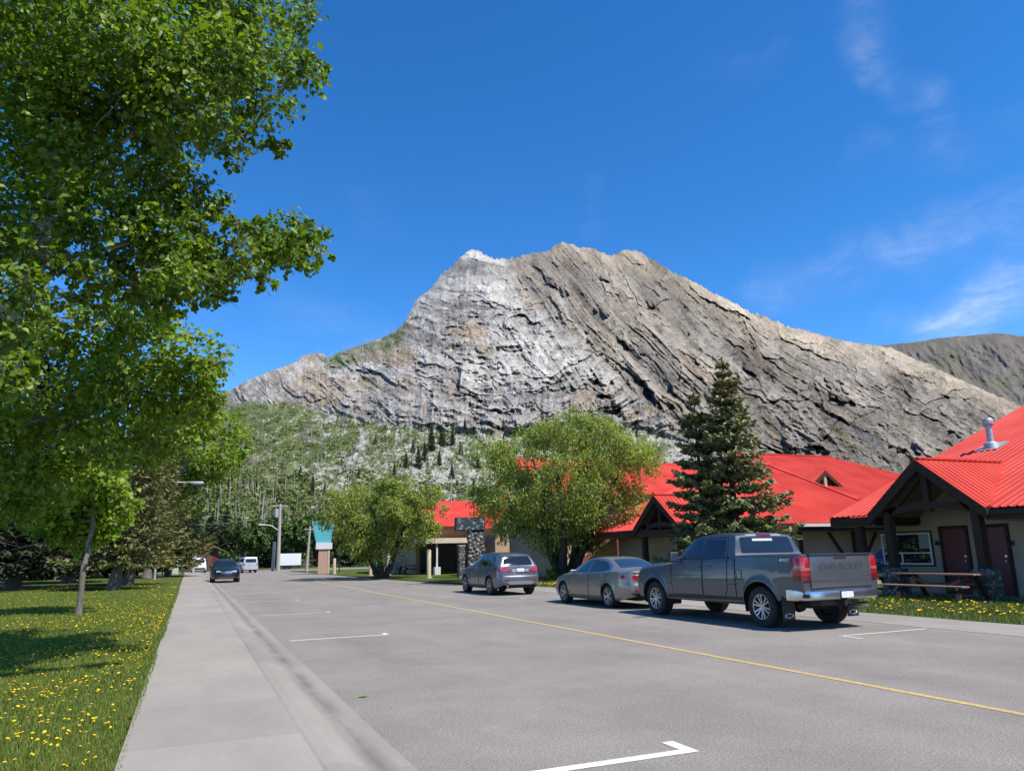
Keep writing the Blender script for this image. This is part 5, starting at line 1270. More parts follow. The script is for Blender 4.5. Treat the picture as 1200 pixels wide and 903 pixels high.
class Car:
    def __init__(s, name, label, spec, group=None, cat='car'):
        s.sp = spec; s.L = spec['L']
        s.root = empty(name, label=label, cat=cat, group=group)
        s.body_mesh(spec)
    def body_mesh(s, sp):
        L_ = s.L; top, belt, hw, rw, bot = (pchip(sp[k]) for k in ('top', 'belt', 'w', 'rw', 'bot'))
        crown = pchip(sp.get('crown', [(0, .03), (L_, .03)]))
        side = pchip(sp.get('side', [(0, .93), (.12, .972), (.42, 1.0), (.78, .985), (1, .955)]))
        us = list(np.arange(0, L_ + 1e-6, 0.035)) + [L_]
        for (wu, ra) in sp['wheels']:
            us += [wu - ra - .004, wu - ra + .004, wu + ra - .004, wu + ra + .004] + [wu + ra * math.cos(a) for a in np.linspace(0, math.pi, 21)]
        us += [p[0] for k in ('top', 'w', 'rw') for p in sp[k]] + list(sp.get('cols', []))
        us = np.unique(np.round(us, 4)); us = us[(us >= 0) & (us <= L_)]
        nl, nu, nr = 14, 8, 9
        rows, secs = nl + 1 + nu + nr, []
        ff, fr = pchip(sp['front']), pchip(sp['rear'])
        fl = sp.get('flare', .012)
        for u in us:
            w, zs, zt, r_, cr = float(hw(u)), float(belt(u)), float(top(u)), float(rw(u)), float(crown(u))
            z0 = float(bot(u)); zb = z0; ad = 9
            for (wu, ra) in sp['wheels']:
                d = abs(u - wu)
                if d < ra: zb = max(zb, sp['wz'] + math.sqrt(ra * ra - d * d) * sp.get('archk', 1.0))
            ze = max(zt - cr, zs + .004); pts = []
            for j in range(nl + 1):
                z = zb + (zs - zb) * j / nl; x = w * float(side((z - z0) / (zs - z0)))
                for (wu, ra) in sp['wheels']:
                    dd = math.hypot(u - wu, z - sp['wz']) - ra
                    if -.02 < dd < .25: x += fl * math.exp(-(dd / .055) ** 2)
                pts.append((x, z))
            x0 = w * float(side(1.0))
            for j in range(1, nu + 1):
                t = j / nu; bl = math.sin(math.pi * t) * sp.get('bulge', .02) * min(1, (ze - zs) / .25)
                pts.append((x0 + (r_ - x0) * t + bl, zs + (ze - zs) * t))
            for j in range(1, nr + 1):
                t = j / nr; x = r_ * (1 - t); z = ze + (zt - ze) * (1 - (1 - t) ** 2.6)
                if 'bed' in sp and sp['bed'][0] < u < sp['bed'][1] and x < sp['bed'][2]: z = sp['bed'][3]
                pts.append((x, z))
            secs.append(pts)
        V, Fc = [], []; nf = len(us); npt = rows; full = 2 * npt - 1
        def wy(u, z):
            return L_ / 2 - u - float(ff(z)) * math.exp(-(u / .28) ** 2) + float(fr(z)) * math.exp(-((L_ - u) / sp.get('rearfall', .22)) ** 2)
        for u, pts in zip(us, secs):
            for (x, z) in pts: V.append((-x, wy(u, z), z))
            for (x, z) in reversed(pts[:-1]): V.append((x, wy(u, z), z))
        for i in range(nf - 1):
            for k in range(full - 1):
                a = i * full + k; Fc.append((a, a + full, a + full + 1, a + 1))
        for end, base, bul, sg in ((0, 0, sp.get('fb', .10), 1), (1, (nf - 1) * full, sp.get('rb', .06), -1)):
            pts = secs[0 if end == 0 else -1]; u = us[0 if end == 0 else -1]; grid = []
            for k in range(nl + nu):
                x, z = pts[k]; row = [base + k]
                for j in range(1, 2 * nr):
                    t = j / nr - 1
                    V.append((x * t, wy(u, z) + sg * bul * (1 - t * t), z)); row.append(len(V) - 1)
                row.append(base + full - 1 - k); grid.append(row)
            grid.append([base + k for k in range(nl + nu, full - nl - nu)])
            for q in range(nl + nu, full - nl - nu):        # the top edge follows the bulge
                v = V[base + q]; t = (q - nl - nu) / nr - 1; V[base + q] = (v[0], v[1] + sg * bul * (1 - t * t), v[2])
            for k in range(len(grid) - 1):
                for j in range(2 * nr):
                    f = (grid[k][j], grid[k][j + 1], grid[k + 1][j + 1], grid[k + 1][j]); Fc.append(f if end == 0 else f[::-1])
            if True:                                          # ease the bulge into the neighbouring stations
                for i_ in range(nf):
                    du = us[i_] if end == 0 else L_ - us[i_]
                    if 0 < du < .3:
                        for q in range(nl + nu, full - nl - nu):
                            t = (q - nl - nu) / nr - 1; v = V[i_ * full + q]
                            V[i_ * full + q] = (v[0], v[1] + sg * bul * (1 - t * t) * (1 - du / .3) ** 2, v[2])
        me = bpy.data.meshes.new('body'); me.from_pydata(V, [], Fc); me.update()
        bm = bmesh.new(); bm.from_mesh(me); bmesh.ops.remove_doubles(bm, verts=bm.verts, dist=2e-4); bmesh.ops.recalc_face_normals(bm, faces=bm.faces); bm.to_mesh(me); bm.free()
        s.body = link_mesh('body', me, sp['paint'], s.root, True)
        try: me.set_sharp_from_angle(angle=R(42))
        except Exception: pass
        s.bvh = BVHTree.FromPolygons([v.co for v in me.vertices], [p.vertices for p in me.polygons])
        # inner arches and floor
        mb = MB()
        for (wu, ra) in sp['wheels']:
            for sg in (-1, 1):
                xo = sg * (float(hw(wu)) * .965); xi = sg * (float(hw(wu)) - .42); y = L_ / 2 - wu; n = 16
                ring = [(y + ra * .995 * math.cos(a), sp['wz'] + ra * .995 * math.sin(a) * sp.get('archk', 1)) for a in np.linspace(-.25, math.pi + .25, n)]
                b = len(mb.v); mb.v += [(xo, q[0], q[1]) for q in ring] + [(xi, q[0], q[1]) for q in ring]
                mb.f += [(b + i, b + i + 1, b + n + i + 1, b + n + i) for i in range(n - 1)] + [tuple(b + n + i for i in range(n))]
        w0 = float(hw(L_ / 2)) * .9
        (f0, r0), (f1, r1) = sp['wheels'][0], sp['wheels'][-1]
        zf = max(float(bot(L_ / 2)), .2)
        mb.bx(-w0, w0, L_ / 2 - (f0 + r0 + .01), L_ / 2 - (f1 - r1 - .01), zf - .03, zf + .12)
        mb.bx(-w0 + .42, w0 - .42, L_ / 2 - .3, -L_ / 2 + .35, zf, zf + .2)
        mb.build('underbody', MBLK, s.root)
    def cast(s, axis, a, b):
        L_ = s.L
        if axis in 'LR':
            sg = -1 if axis == 'L' else 1; o, d = Vector((sg * 4, L_ / 2 - a, b)), Vector((-sg, 0, 0))
        elif axis == 'B': o, d = Vector((a, -8, b)), Vector((0, 1, 0))
        elif axis == 'F': o, d = Vector((a, 8, b)), Vector((0, -1, 0))
        else: o, d = Vector((a, L_ / 2 - b, 5)), Vector((0, 0, -1))
        h = s.bvh.ray_cast(o, d)
        return h[0], h[1], d
    def decal(s, name, axis, poly, m, parent=None, off=.004, grid=.07, smooth=True):
        bm = bmesh.new()
        bm.faces.new([bm.verts.new((p[0], p[1], 0)) for p in poly])
        for ax in (0, 1):
            lo, hi = min(p[ax] for p in poly), max(p[ax] for p in poly)
            q = math.floor(lo / grid) * grid + grid
            while q < hi:
                no = (1, 0, 0) if ax == 0 else (0, 1, 0)
                bmesh.ops.bisect_plane(bm, geom=bm.verts[:] + bm.edges[:] + bm.faces[:], plane_co=(q, 0, 0) if ax == 0 else (0, q, 0), plane_no=no)
                q += grid
        last = None; bad = []
        for v in bm.verts:
            co, no, d = s.cast(axis, v.co.x, v.co.y)
            if co is None: bad.append(v); continue
            if no.dot(d) > 0: no = -no
            v.co = co + (no * .5 - d * .5).normalized() * off
        if bad: bmesh.ops.delete(bm, geom=bad, context='VERTS')
        bnd = [e for e in bm.edges if e.is_boundary]
        d = {'L': (1, 0, 0), 'R': (-1, 0, 0), 'B': (0, 1, 0), 'F': (0, -1, 0), 'T': (0, 0, -1)}[axis]
        r = bmesh.ops.extrude_edge_only(bm, edges=bnd)
        for v in r['geom']:
            if isinstance(v, bmesh.types.BMVert): v.co += Vector(d) * (off + .012)
        for f in bm.faces:
            f.normal_update()
        bmesh.ops.recalc_face_normals(bm, faces=bm.faces)
        me = bpy.data.meshes.new(name); bm.to_mesh(me); bm.free()
        if smooth:
            try: me.set_sharp_from_angle(angle=R(40))
            except Exception: pass
        return link_mesh(name, me, m, parent or s.root, smooth)
    def line(s, name, axis, pts, width, m, parent=None, off=.003):
        """thin strip that follows a polyline over the body"""
        P2 = []
        for i in range(len(pts) - 1):
            a, b = Vector(pts[i]), Vector(pts[i + 1]); n = max(1, int((b - a).length / .06))
            P2 += [a + (b - a) * k / n for k in range(n)]
        P2.append(Vector(pts[-1])); V, Fc = [], []
        for i, p in enumerate(P2):
            t = (P2[min(i + 1, len(P2) - 1)] - P2[max(i - 1, 0)]).normalized(); n = Vector((-t.y, t.x)) * width / 2
            for q in (p - n, p + n):
                co, no, d = s.cast(axis, q.x, q.y)
                if co is None: co, no = (Vector(V[-1]) if V else Vector((0, 0, 0))), Vector((0, 0, 0))
                elif no.dot(d) > 0: no = -no
                V.append(co + (no * .5 - d * .5) * off)
        for i in range(len(P2) - 1): Fc.append((2 * i, 2 * i + 1, 2 * i + 3, 2 * i + 2))
        me = bpy.data.meshes.new(name); me.from_pydata(V, [], Fc); me.update()
        return link_mesh(name, me, m, parent or s.root, True)
    def both(s, fn):
        for ax in 'LR': fn(ax)
    def wheels(s, r, width, track, rim=.64, spokes=5, pairs=True, rmat=None, spw=.05):
        sp = s.sp
        mbt = MB(); hwd = width / 2; rr = r * rim
        mbt.lathe([(rr * .98, -hwd * .85), (rr * 1.05, -hwd * .98), (r * .93, -hwd), (r * .985, -hwd * .8), (r, -hwd * .55), (r, hwd * .55), (r * .985, hwd * .8), (r * .93, hwd), (rr * 1.05, hwd * .98), (rr * .98, hwd * .85)], axis='X', n=40, close=True)
        for k in range(48):                                  # tread blocks
            a = 2 * math.pi * k / 48
            mbt.box((0, (r + .001) * math.cos(a), (r + .001) * math.sin(a)), (width * .82, .022, .012), mtx=Matrix.Rotation(a - math.pi / 2, 3, 'X'))
        mr = MB()
        mr.lathe([(rr * 1.02, -hwd * .9), (rr * 1.03, -hwd * .97), (rr * .96, -hwd * .94), (rr * .93, -hwd * .6), (rr * .88, hwd * .6), (rr * .9, hwd * .8)], axis='X', n=40)
        mr.lathe([(0.001, -hwd * .80), (rr * .13, -hwd * .80), (rr * .17, -hwd * .72), (rr * .2, -hwd * .45)], axis='X', n=20)
        n = spokes * (2 if pairs else 1)
        for k in range(spokes):
            a = 2 * math.pi * k / spokes + .3
            for dlt in ((-.17, .17) if pairs else (0,)):
                p0 = Vector((-hwd * .68, rr * .12 * math.cos(a + dlt), rr * .12 * math.sin(a + dlt)))
                p1 = Vector((-hwd * .86, rr * .97 * math.cos(a + dlt * 1.15), rr * .97 * math.sin(a + dlt * 1.15)))
                mr.bar(p0, p1, spw, .03, upv=(1, 0, 0))
        md = MB(); md.lathe([(0.001, -hwd * .05), (rr * .9, -hwd * .05), (rr * .9, .0), (0.001, .0)], axis='X', n=24)
        first = None
        for i, (wu, ra) in enumerate(sp['wheels']):
            for sg in (-1, 1):
                if first is None:
                    w = mbt.build('wheel', MTYRE, s.root, smooth=True)
                    q = mr.build('rim', rmat or MALLOY, w, smooth=True); md.build('brake_disc', MBLK, w)
                    first = w
                else: w = copy_tree(first, s.root)
                w.location = (sg * (track / 2), s.L / 2 - wu, r - .004)
                w.rotation_euler = (random.uniform(0, 1), 0, 0 if sg < 0 else math.pi)
    def mirror(s, u, z, m, size=(.22, .11, .16), out=.10):
        for ax, sg in (('L', -1), ('R', 1)):
            co, no, d = s.cast(ax, u, z); b = MB()
            c = co + Vector((sg * (out + size[0] / 2 - .04), 0, .03))
            b.box(c, size); b.bar(co, c + Vector((-sg * size[0] * .4, 0, -.04)), .05, .04)
            o = b.build('wing_mirror', m, s.root, smooth=True, bevel=.03, bseg=3)
            g = MB(); g.bx(c.x - size[0] * .40, c.x + size[0] * .40, c.y - size[1] / 2 - .003, c.y - size[1] / 2 + .004, c.z - size[2] * .36, c.z + size[2] * .36)
            g.build('mirror_glass', MCHR, o, bevel=.02)
    def handle(s, u, z, m, parent, ax, w=.17):
        co, no, d = s.cast(ax, u, z); sg = -1 if ax == 'L' else 1
        b = MB(); b.box(co + Vector((sg * .022, 0, 0)), (.022, w, .03)); b.box(co + Vector((sg * .006, w * .4, 0)), (.03, .025, .026)); b.box(co + Vector((sg * .006, -w * .4, 0)), (.03, .025, .026))
        b.build('handle', m, parent, smooth=True, bevel=.006)
    def door(s, ax, poly, window, hu, hz, trim=None, glass=MGLASS, hm=None):
        o = s.decal('door', ax, poly, s.sp['paint'], off=.0045)
        s.line('door_seam', ax, poly + [poly[0]], .013, MGAP, o, off=.006)
        if trim: s.decal('window_trim', ax, trim[0], trim[1], o, off=.006)
        s.decal('window', ax, window, glass, o, off=.009)
        s.handle(hu, hz, hm or s.sp['paint'], o, ax)
        return o
    def place(s, x, y, rz=0.0): s.root.location = (x, y, 0); s.root.rotation_euler = (0, 0, rz)

def text_mesh(name, body, size, m, parent, mtx, depth=.006, sx=1.0, shear=0.0, bold=0.0):
    cu = bpy.data.curves.new(name, 'FONT'); cu.body = body; cu.size = size; cu.extrude = depth; cu.align_x = 'CENTER'; cu.align_y = 'CENTER'; cu.space_character = 1.05; cu.shear = shear; cu.offset = bold
    t = bpy.data.objects.new(name, cu); COL.objects.link(t)
    dg = bpy.context.evaluated_depsgraph_get(); me = bpy.data.meshes.new_from_object(t.evaluated_get(dg))
    bpy.data.objects.remove(t); bpy.data.curves.remove(cu)
    me.transform(Matrix.Diagonal((sx, 1, 1, 1))); me.transform(mtx); me.name = name; me.materials.clear()
    return link_mesh(name, me, m, parent)
def rear_mtx(x, y, z): return Matrix.Translation((x, y, z)) @ Matrix.Rotation(R(90), 4, 'X')
def left_mtx(x, y, z): return Matrix.Translation((x, y, z)) @ Matrix.Rotation(R(-90), 4, 'Z') @ Matrix.Rotation(R(90), 4, 'X')

# ---------------------------------------------------------------- pickup truck
TP = paint('truck_grey_paint', (0.088, 0.094, 0.103))
T = Car('pickup_truck', 'dark grey pickup truck parked nearest at the right roadside', dict(
    L=5.89, paint=TP, wz=.40, wheels=[(.97, .505), (4.71, .515)], archk=.97, flare=.028, bulge=.012, rearfall=.08,
    top=[(0, 1.0), (.06, 1.11), (.25, 1.20), (.9, 1.255), (1.55, 1.29), (1.64, 1.31), (2.42, 1.835), (2.62, 1.89), (3.0, 1.915), (3.5, 1.905), (3.74, 1.885), (3.83, 1.85), (3.98, 1.435), (4.0, 1.42), (5.80, 1.42), (5.89, 1.41)],
    belt=[(0, .86), (.3, 1.08), (1.0, 1.15), (1.6, 1.22), (2.3, 1.29), (3.9, 1.33), (4.02, 1.36), (5.89, 1.36)],
    w=[(0, .80), (.06, .90), (.22, .975), (.5, 1.0), (1.5, 1.005), (5.6, 1.005), (5.80, .995), (5.89, .98)],
    rw=[(0, .72), (.3, .87), (1.5, .90), (1.64, .885), (2.42, .735), (2.62, .725), (3.0, .725), (3.72, .735), (3.80, .745), (3.98, .93), (4.02, .955), (5.89, .95)],
    crown=[(0, .04), (1.6, .04), (2.6, .045), (3.7, .04), (3.98, .012), (5.89, .006)],
    bot=[(0, .44), (.4, .42), (5.15, .50), (5.3, .58), (5.89, .66)], bed=(4.07, 5.80, .87, .95),
    side=[(0, .955), (.15, .985), (.45, 1.0), (.72, .992), (1, .962)],
    front=[(.3, .06), (.6, 0), (.8, .0), (1.0, .02), (1.2, .10)], rear=[(.5, .0), (.9, .0), (1.4, .0)], fb=.10, rb=.015, cols=[4.06, 4.075, 5.795, 5.805]), cat='pickup truck')
def truck_side(ax):
    T.door(ax, rp([(1.72, .55), (2.86, .55), (2.86, 1.30), (2.84, 1.80), (2.52, 1.80), (1.84, 1.33), (1.70, 1.2)], .03),
           rp([(1.98, 1.345), (2.80, 1.365), (2.79, 1.765), (2.56, 1.765), (2.47, 1.73)], .035), 2.70, 1.19)
    T.door(ax, rp([(2.89, .55), (3.62, .55), (3.72, .75), (3.74, 1.35), (3.62, 1.80), (2.90, 1.80)], .03),
           rp([(2.93, 1.37), (3.64, 1.38), (3.57, 1.76), (2.92, 1.765)], .04), 3.10, 1.19)
    T.decal('sill_trim', ax, rp([(1.50, .45), (4.16, .50), (4.16, .56), (1.52, .52)], .01), MBLK, off=.012)
    T.decal('window_strip', ax, rp([(1.80, 1.315), (3.80, 1.352), (3.80, 1.372), (1.95, 1.342)], .004), MBLK, off=.011)
    T.line('cab_gap', ax, [(3.99, .55), (3.99, 1.40)], .028, MGAP)
    T.line('fender_seam', ax, [(1.66, .95), (1.64, 1.22)], .014, MGAP)
    T.line('body_crease', ax, [(1.55, .78), (4.12, .83)], .012, MGAP, off=.001)
    fl = T.decal('fuel_flap', ax, rp([(4.03, .93), (4.20, .93), (4.20, 1.12), (4.03, 1.12)], .04), TP, off=.005) if ax == 'L' else None
    if fl: T.line('flap_seam', ax, rp([(4.03, .93), (4.20, .93), (4.20, 1.12), (4.03, 1.12)], .04) + [(4.07, .93)], .012, MGAP, fl, off=.007)
    for (wu, ra) in T.sp['wheels']:                     # dark lip of each wheel arch
        ring = [(wu + (ra + .012) * math.cos(a), .40 + (ra + .012) * .97 * math.sin(a)) for a in np.linspace(.12, math.pi - .12, 24)]
        T.line('arch_lip', ax, ring, .03, TP, off=.008)
truck_side('L'); truck_side('R')
# glass and lamps
T.decal('windscreen', 'T', rp([(-.76, 1.72), (.76, 1.72), (.64, 2.40), (-.64, 2.40)], .06), MGLASS, off=.006)
rwp = rp([(-.74, 1.46), (.74, 1.46), (.69, 1.80), (-.69, 1.80)], .05)
T.decal('rear_window', 'B', rwp, MGLASS, off=.008)
o = T.decal('window_sticker', 'B', rp([(-.36, 1.715), (.20, 1.715), (.20, 1.765), (-.36, 1.765)], .006), mat('sticker_white', (.52, .53, .54), .6, var=.5, vscale=40), off=.012)
T.decal('brake_lamp', 'B', rp([(-.20, 1.822), (.20, 1.822), (.19, 1.862), (-.19, 1.862)], .012), MREDD, off=.012)
for sg in (-1, 1):
    T.decal('cargo_lamp', 'B', rp([(sg * .21, 1.826), (sg * .50, 1.822), (sg * .49, 1.852), (sg * .21, 1.860)], .008), MCLR, off=.010)
# tail lamps wrap the bed corners
for sg in (-1, 1):
    b = MB()
    pr = [(.935, -2.952), (.80, -2.958), (.80, -2.94), (.97, -2.90), (1.002, -2.70), (1.013, -2.72), (1.008, -2.90), (.985, -2.94)]
    outer = [(.800, -2.972), (.94, -2.968), (1.0, -2.940), (1.026, -2.875), (1.026, -2.74), (.95, -2.78), (.80, -2.90)]
    b.prism([(sg * x, y, .93) for x, y in outer], (0, 0, .44))
    o = b.build('tail_light', MRED, T.root, smooth=True, bevel=.012)
    b = MB(); b.prism([(sg * (x + (.003 if x > .81 else .0)), y - .004, 1.12) for x, y in outer[:5]] + [(sg * .97, -2.80, 1.12), (sg * .80, -2.90, 1.12)], (0, 0, .05))
    b.build('reversing_lamp', mat('pink_lens', (.34, .12, .12), .15, coat=.7), o, smooth=True)
    b = MB(); b.prism([(sg * (x + .002), y - .003, .935) for x, y in outer[:5]] + [(sg * .97, -2.80, .935), (sg * .80, -2.90, .935)], (0, 0, .10)); b.build('lamp_base', MREDD, o, smooth=True)
# tailgate
b = MB(); b.bx(-.795, .795, -2.985, -2.93, .80, 1.405); TG = b.build('tailgate', paint('tailgate_lit_grey', (0.125, 0.132, 0.142), .5, .3), T.root, smooth=True, bevel=.018, bseg=3)  # truck paint made lighter in colour where the tailgate catches sun
b = MB(); b.bx(-.775, .775, -2.9875, -2.975, .89, .96); b.build('lower_step', TP, TG, bevel=.004)
b = MB(); b.bx(-.80, .80, -3.005, -2.90, 1.395, 1.432); b.build('spoiler_lip', MBLK, TG, smooth=True, bevel=.012)
b = MB(); b.bx(-.17, .15, -2.992, -2.97, 1.325, 1.375); b.build('handle', MBLK, TG, smooth=True, bevel=.01)
text_mesh('tailgate_lettering', 'CHEVROLET', .155, mat('letter_grey', (.068, .072, .078), .4, metal=.4), TG, rear_mtx(0, -2.983, 1.175), .005, 1.30, bold=.002)
text_mesh('badge_lettering', 'LTZ', .06, MCHR, TG, rear_mtx(.66, -2.985, .99), .003, 1.3, bold=.001)
for sg, mt in ((-1, left_mtx),):
    text_mesh('side_lettering', '4WD', .085, MCHR, T.root, left_mtx(-1.0, -2.52, 1.315), .004, 1.3, .2)
# bumper
b = MB(); prof = [(-2.98, .56), (-3.03, .575), (-3.06, .60), (-3.065, .68), (-3.05, .735), (-2.96, .755), (-2.90, .75), (-2.90, .56)]
xs = [-1.0, -.985, -.93, -.82, -.5, 0, .5, .82, .93, .985, 1.0]; yo = [.40, .20, .09, .035, .01, 0, .01, .035, .09, .20, .40]; nb = len(prof)
for x, q in zip(xs, yo): b.v += [(x, y + q, z) for y, z in prof]
for i in range(len(xs) - 1):
    for k in range(nb): b.f.append((i * nb + k, i * nb + (k + 1) % nb, (i + 1) * nb + (k + 1) % nb, (i + 1) * nb + k))
b.f += [tuple(range(nb)), tuple((len(xs) - 1) * nb + k for k in range(nb))]
BU = b.build('bumper', MCHR, T.root, smooth=True)
b = MB()
for sg in (-1, 1):
    b = MB(); b.box((sg * .92, -2.955, .655), (.16, .12, .075), rz=sg * -.55); b.build('bumper_step', MBLK, BU, bevel=.01)
b = MB(); b.bx(-.155, .155, -3.074, -3.06, .60, .715); pl = b.build('number_plate', MPLATE, T.root, bevel=.004)
b = MB(); b.bx(-.17, .17, -3.07, -3.058, .59, .73); b.build('plate_frame', MBLK, pl)
b = MB(); b.bx(-.06, .06, -3.04, -2.7, .47, .55); b.bx(-.5, .5, -2.86, -2.78, .46, .54); b.tube([(.05, -3.08, .50), (.05, -3.0, .50)], .02); b.build('tow_hitch', MBLK, T.root)
b = MB(); b.tube([(.62, -2.2, .42), (.62, -2.75, .44), (.70, -2.93, .44)], .045, 12); b.build('exhaust_pipe', MCHR, T.root, smooth=True)
b = MB(); b.lathe([(.34, -.11), (.36, 0), (.34, .11), (.2, .12)], (0, -2.35, .53), n=20); b.build('spare_tyre', MTYRE, T.root)
b = MB(); b.tube([(-.85, 2.945 - 4.71, .4), (.85, 2.945 - 4.71, .4)], .06); b.lathe([(0.01, -.14), (.13, -.1), (.16, 0), (.13, .1), (.01, .14)], (0, 2.945 - 4.71, .4), axis='Y', n=14); b.build('rear_axle', MBLK, T.root)
# mud flaps with a winged cross outline
for sg in (-1, 1):
    b = MB(); b.bx(sg * .70, sg * 1.0, -2.375, -2.36, .17, .62); fo = b.build('mud_flap', MBLK, T.root, bevel=.004)
    def cross(k): return [(-.11 * k, -.012 - .014 * k), (-.045 * k, -.012 - .014 * k), (-.052 * k, -.045 * k), (.04 * k, -.045 * k), (.047 * k, -.012 - .014 * k), (.10 * k, -.012 - .014 * k), (.11 * k, .012 + .014 * k), (.045 * k, .012 + .014 * k), (.052 * k, .045 * k), (-.04 * k, .045 * k), (-.047 * k, .012 + .014 * k), (-.10 * k, .012 + .014 * k)]
    b = MB(); o1, o2 = cross(1.0), cross(.72); n = 12
    b.v += [(sg * .85 + x, -2.378, .255 + z) for x, z in o1] + [(sg * .85 + x, -2.378, .255 + z) for x, z in o2]
    b.f += [(i, (i + 1) % n, n + (i + 1) % n, n + i) for i in range(n)]
    b.build('flap_emblem', mat('emblem_silver', (.6, .6, .6), .4), fo)
# front
T.decal('grille', 'F', rp([(-.62, .72), (.62, .72), (.66, 1.02), (-.66, 1.02)], .04), MBLK, off=.008)
T.decal('front_bumper', 'F', rp([(-.86, .46), (.86, .46), (.88, .66), (-.88, .66)], .04), MCHR, off=.02)
for sg in (-1, 1): T.decal('headlight', 'F', rp([(sg * .64, .92), (sg * .84, .92), (sg * .82, 1.04), (sg * .66, 1.04)], .02), MCLR, off=.012)
T.mirror(1.98, 1.36, MBLK, (.24, .12, .24), .12)
T.wheels(.402, .275, 1.72, .60, 6, True, spw=.032)
T.place(12.24, 14.86, R(0.6)); T.root.scale = (1.045,) * 3

# ---------------------------------------------------------------- sedan
SP_ = paint('sedan_taupe_paint', (0.27, 0.245, 0.212), .6, .32)
S = Car('sedan', 'grey brown sedan parked between the pickup and the grey estate car', dict(
    L=4.92, paint=SP_, wz=.335, wheels=[(.97, .375), (3.80, .375)], flare=.016, rearfall=.3,
    top=[(0, .60), (.05, .70), (.16, .78), (.6, .91), (1.2, 1.0), (1.32, 1.025), (2.1, 1.385), (2.4, 1.44), (2.75, 1.46), (3.1, 1.45), (3.45, 1.40), (4.2, 1.135), (4.32, 1.115), (4.78, 1.085), (4.87, 1.05), (4.92, .98)],
    belt=[(0, .54), (.3, .74), (1.2, .91), (2, .935), (3.2, .985), (4.2, 1.03), (4.75, 1.0), (4.92, .93)],
    w=[(0, .56), (.08, .72), (.25, .83), (.6, .905), (1.2, .925), (3.6, .925), (4.4, .905), (4.7, .85), (4.86, .77), (4.92, .69)],
    rw=[(0, .5), (.25, .66), (1.2, .78), (1.32, .77), (2.1, .575), (2.5, .56), (3.2, .56), (3.45, .56), (4.2, .70), (4.35, .75), (4.78, .72), (4.92, .62)],
    bot=[(0, .26), (.4, .21), (4.3, .22), (4.6, .27), (4.92, .34)],
    front=[(.2, .05), (.5, 0), (.75, .10)], rear=[(.3, .07), (.45, 0), (.62, .0), (.75, .05), (.95, .06), (1.05, .0)], fb=.16, rb=.12))
def sedan_side(ax):
    tr = (rp([(1.62, .93), (3.20, 1.0), (3.98, 1.07), (3.75, 1.22), (3.35, 1.36), (2.75, 1.405), (2.3, 1.375), (1.9, 1.19)], .05), MCHR)
    S.decal('window_surround', ax, tr[0], MCHR, off=.003)
    S.door(ax, rp([(1.42, .30), (2.62, .30), (2.66, 1.0), (2.64, 1.405), (2.3, 1.385), (1.55, .96), (1.38, .8)], .04),
           rp([(1.82, .965), (2.59, .99), (2.60, 1.375), (2.36, 1.362), (2.1, 1.25)], .03), 2.46, .86, hm=SP_)
    S.door(ax, rp([(2.66, .30), (3.36, .32), (3.55, .72), (3.72, .85), (3.70, 1.02), (3.38, 1.36), (2.67, 1.405)], .04),
           rp([(2.67, .995), (3.45, 1.035), (3.80, 1.09), (3.62, 1.22), (3.28, 1.335), (2.68, 1.375)], .03), 3.48, .92, hm=SP_)
    S.line('side_crease', ax, [(1.4, .62), (2.4, .60), (3.5, .66)], .012, MGAP, off=.0005)
    S.decal('tail_light', ax, rp([(4.34, .86), (4.70, .83), (4.70, .93), (4.50, .955)], .02), MRED, off=.008)
sedan_side('L'); sedan_side('R')
S.decal('windscreen', 'T', rp([(-.66, 1.42), (.66, 1.42), (.50, 2.08), (-.50, 2.08)], .08), MGLASS, off=.006)
S.decal('rear_window', 'T', rp([(-.48, 3.50), (.48, 3.50), (.62, 4.14), (-.62, 4.14)], .08), mat('rear_glass', (.02, .026, .032), .05, spec=.8, coat=.8), off=.006)
for sg in (-1, 1): S.decal('tail_light', 'B', rp([(sg * .28, .84), (sg * .70, .83), (sg * .68, .94), (sg * .28, .90)], .015), MRED, off=.008)
S.line('boot_seam', 'B', [(-.62, 1.0), (-.6, .80), (-.5, .72), (.5, .72), (.6, .80), (.62, 1.0)], .012, MGAP)
S.decal('number_plate', 'B', rp([(-.16, .74), (.16, .74), (.16, .86), (-.16, .86)], .006), MPLATE, off=.012)
S.decal('rear_valance', 'B', rp([(-.62, .33), (.62, .33), (.60, .44), (-.60, .44)], .03), MBLK, off=.008)
for sg in (-1, 1): S.decal('reflector', 'B', rp([(sg * .52, .50), (sg * .66, .50), (sg * .66, .54), (sg * .52, .54)], .006), MRED, off=.008)
S.decal('rear_trim', 'B', rp([(-.66, .445), (.66, .445), (.66, .465), (-.66, .465)], .004), MCHR, off=.012)
S.decal('grille', 'F', rp([(-.5, .36), (.5, .36), (.42, .58), (-.42, .58)], .04), MBLK, off=.008)
S.mirror(1.80, .97, SP_, (.2, .11, .13), .06)
b = MB(); b.prism([(0.02, -.62, 1.44), (.02, -.80, 1.42), (.02, -.80, 1.47)], (-.04, 0, 0)); b.build('aerial_fin', SP_, S.root)
S.wheels(.335, .225, 1.60, .66, 5, True, spw=.032)
S.place(12.30, 21.1, R(0.4))

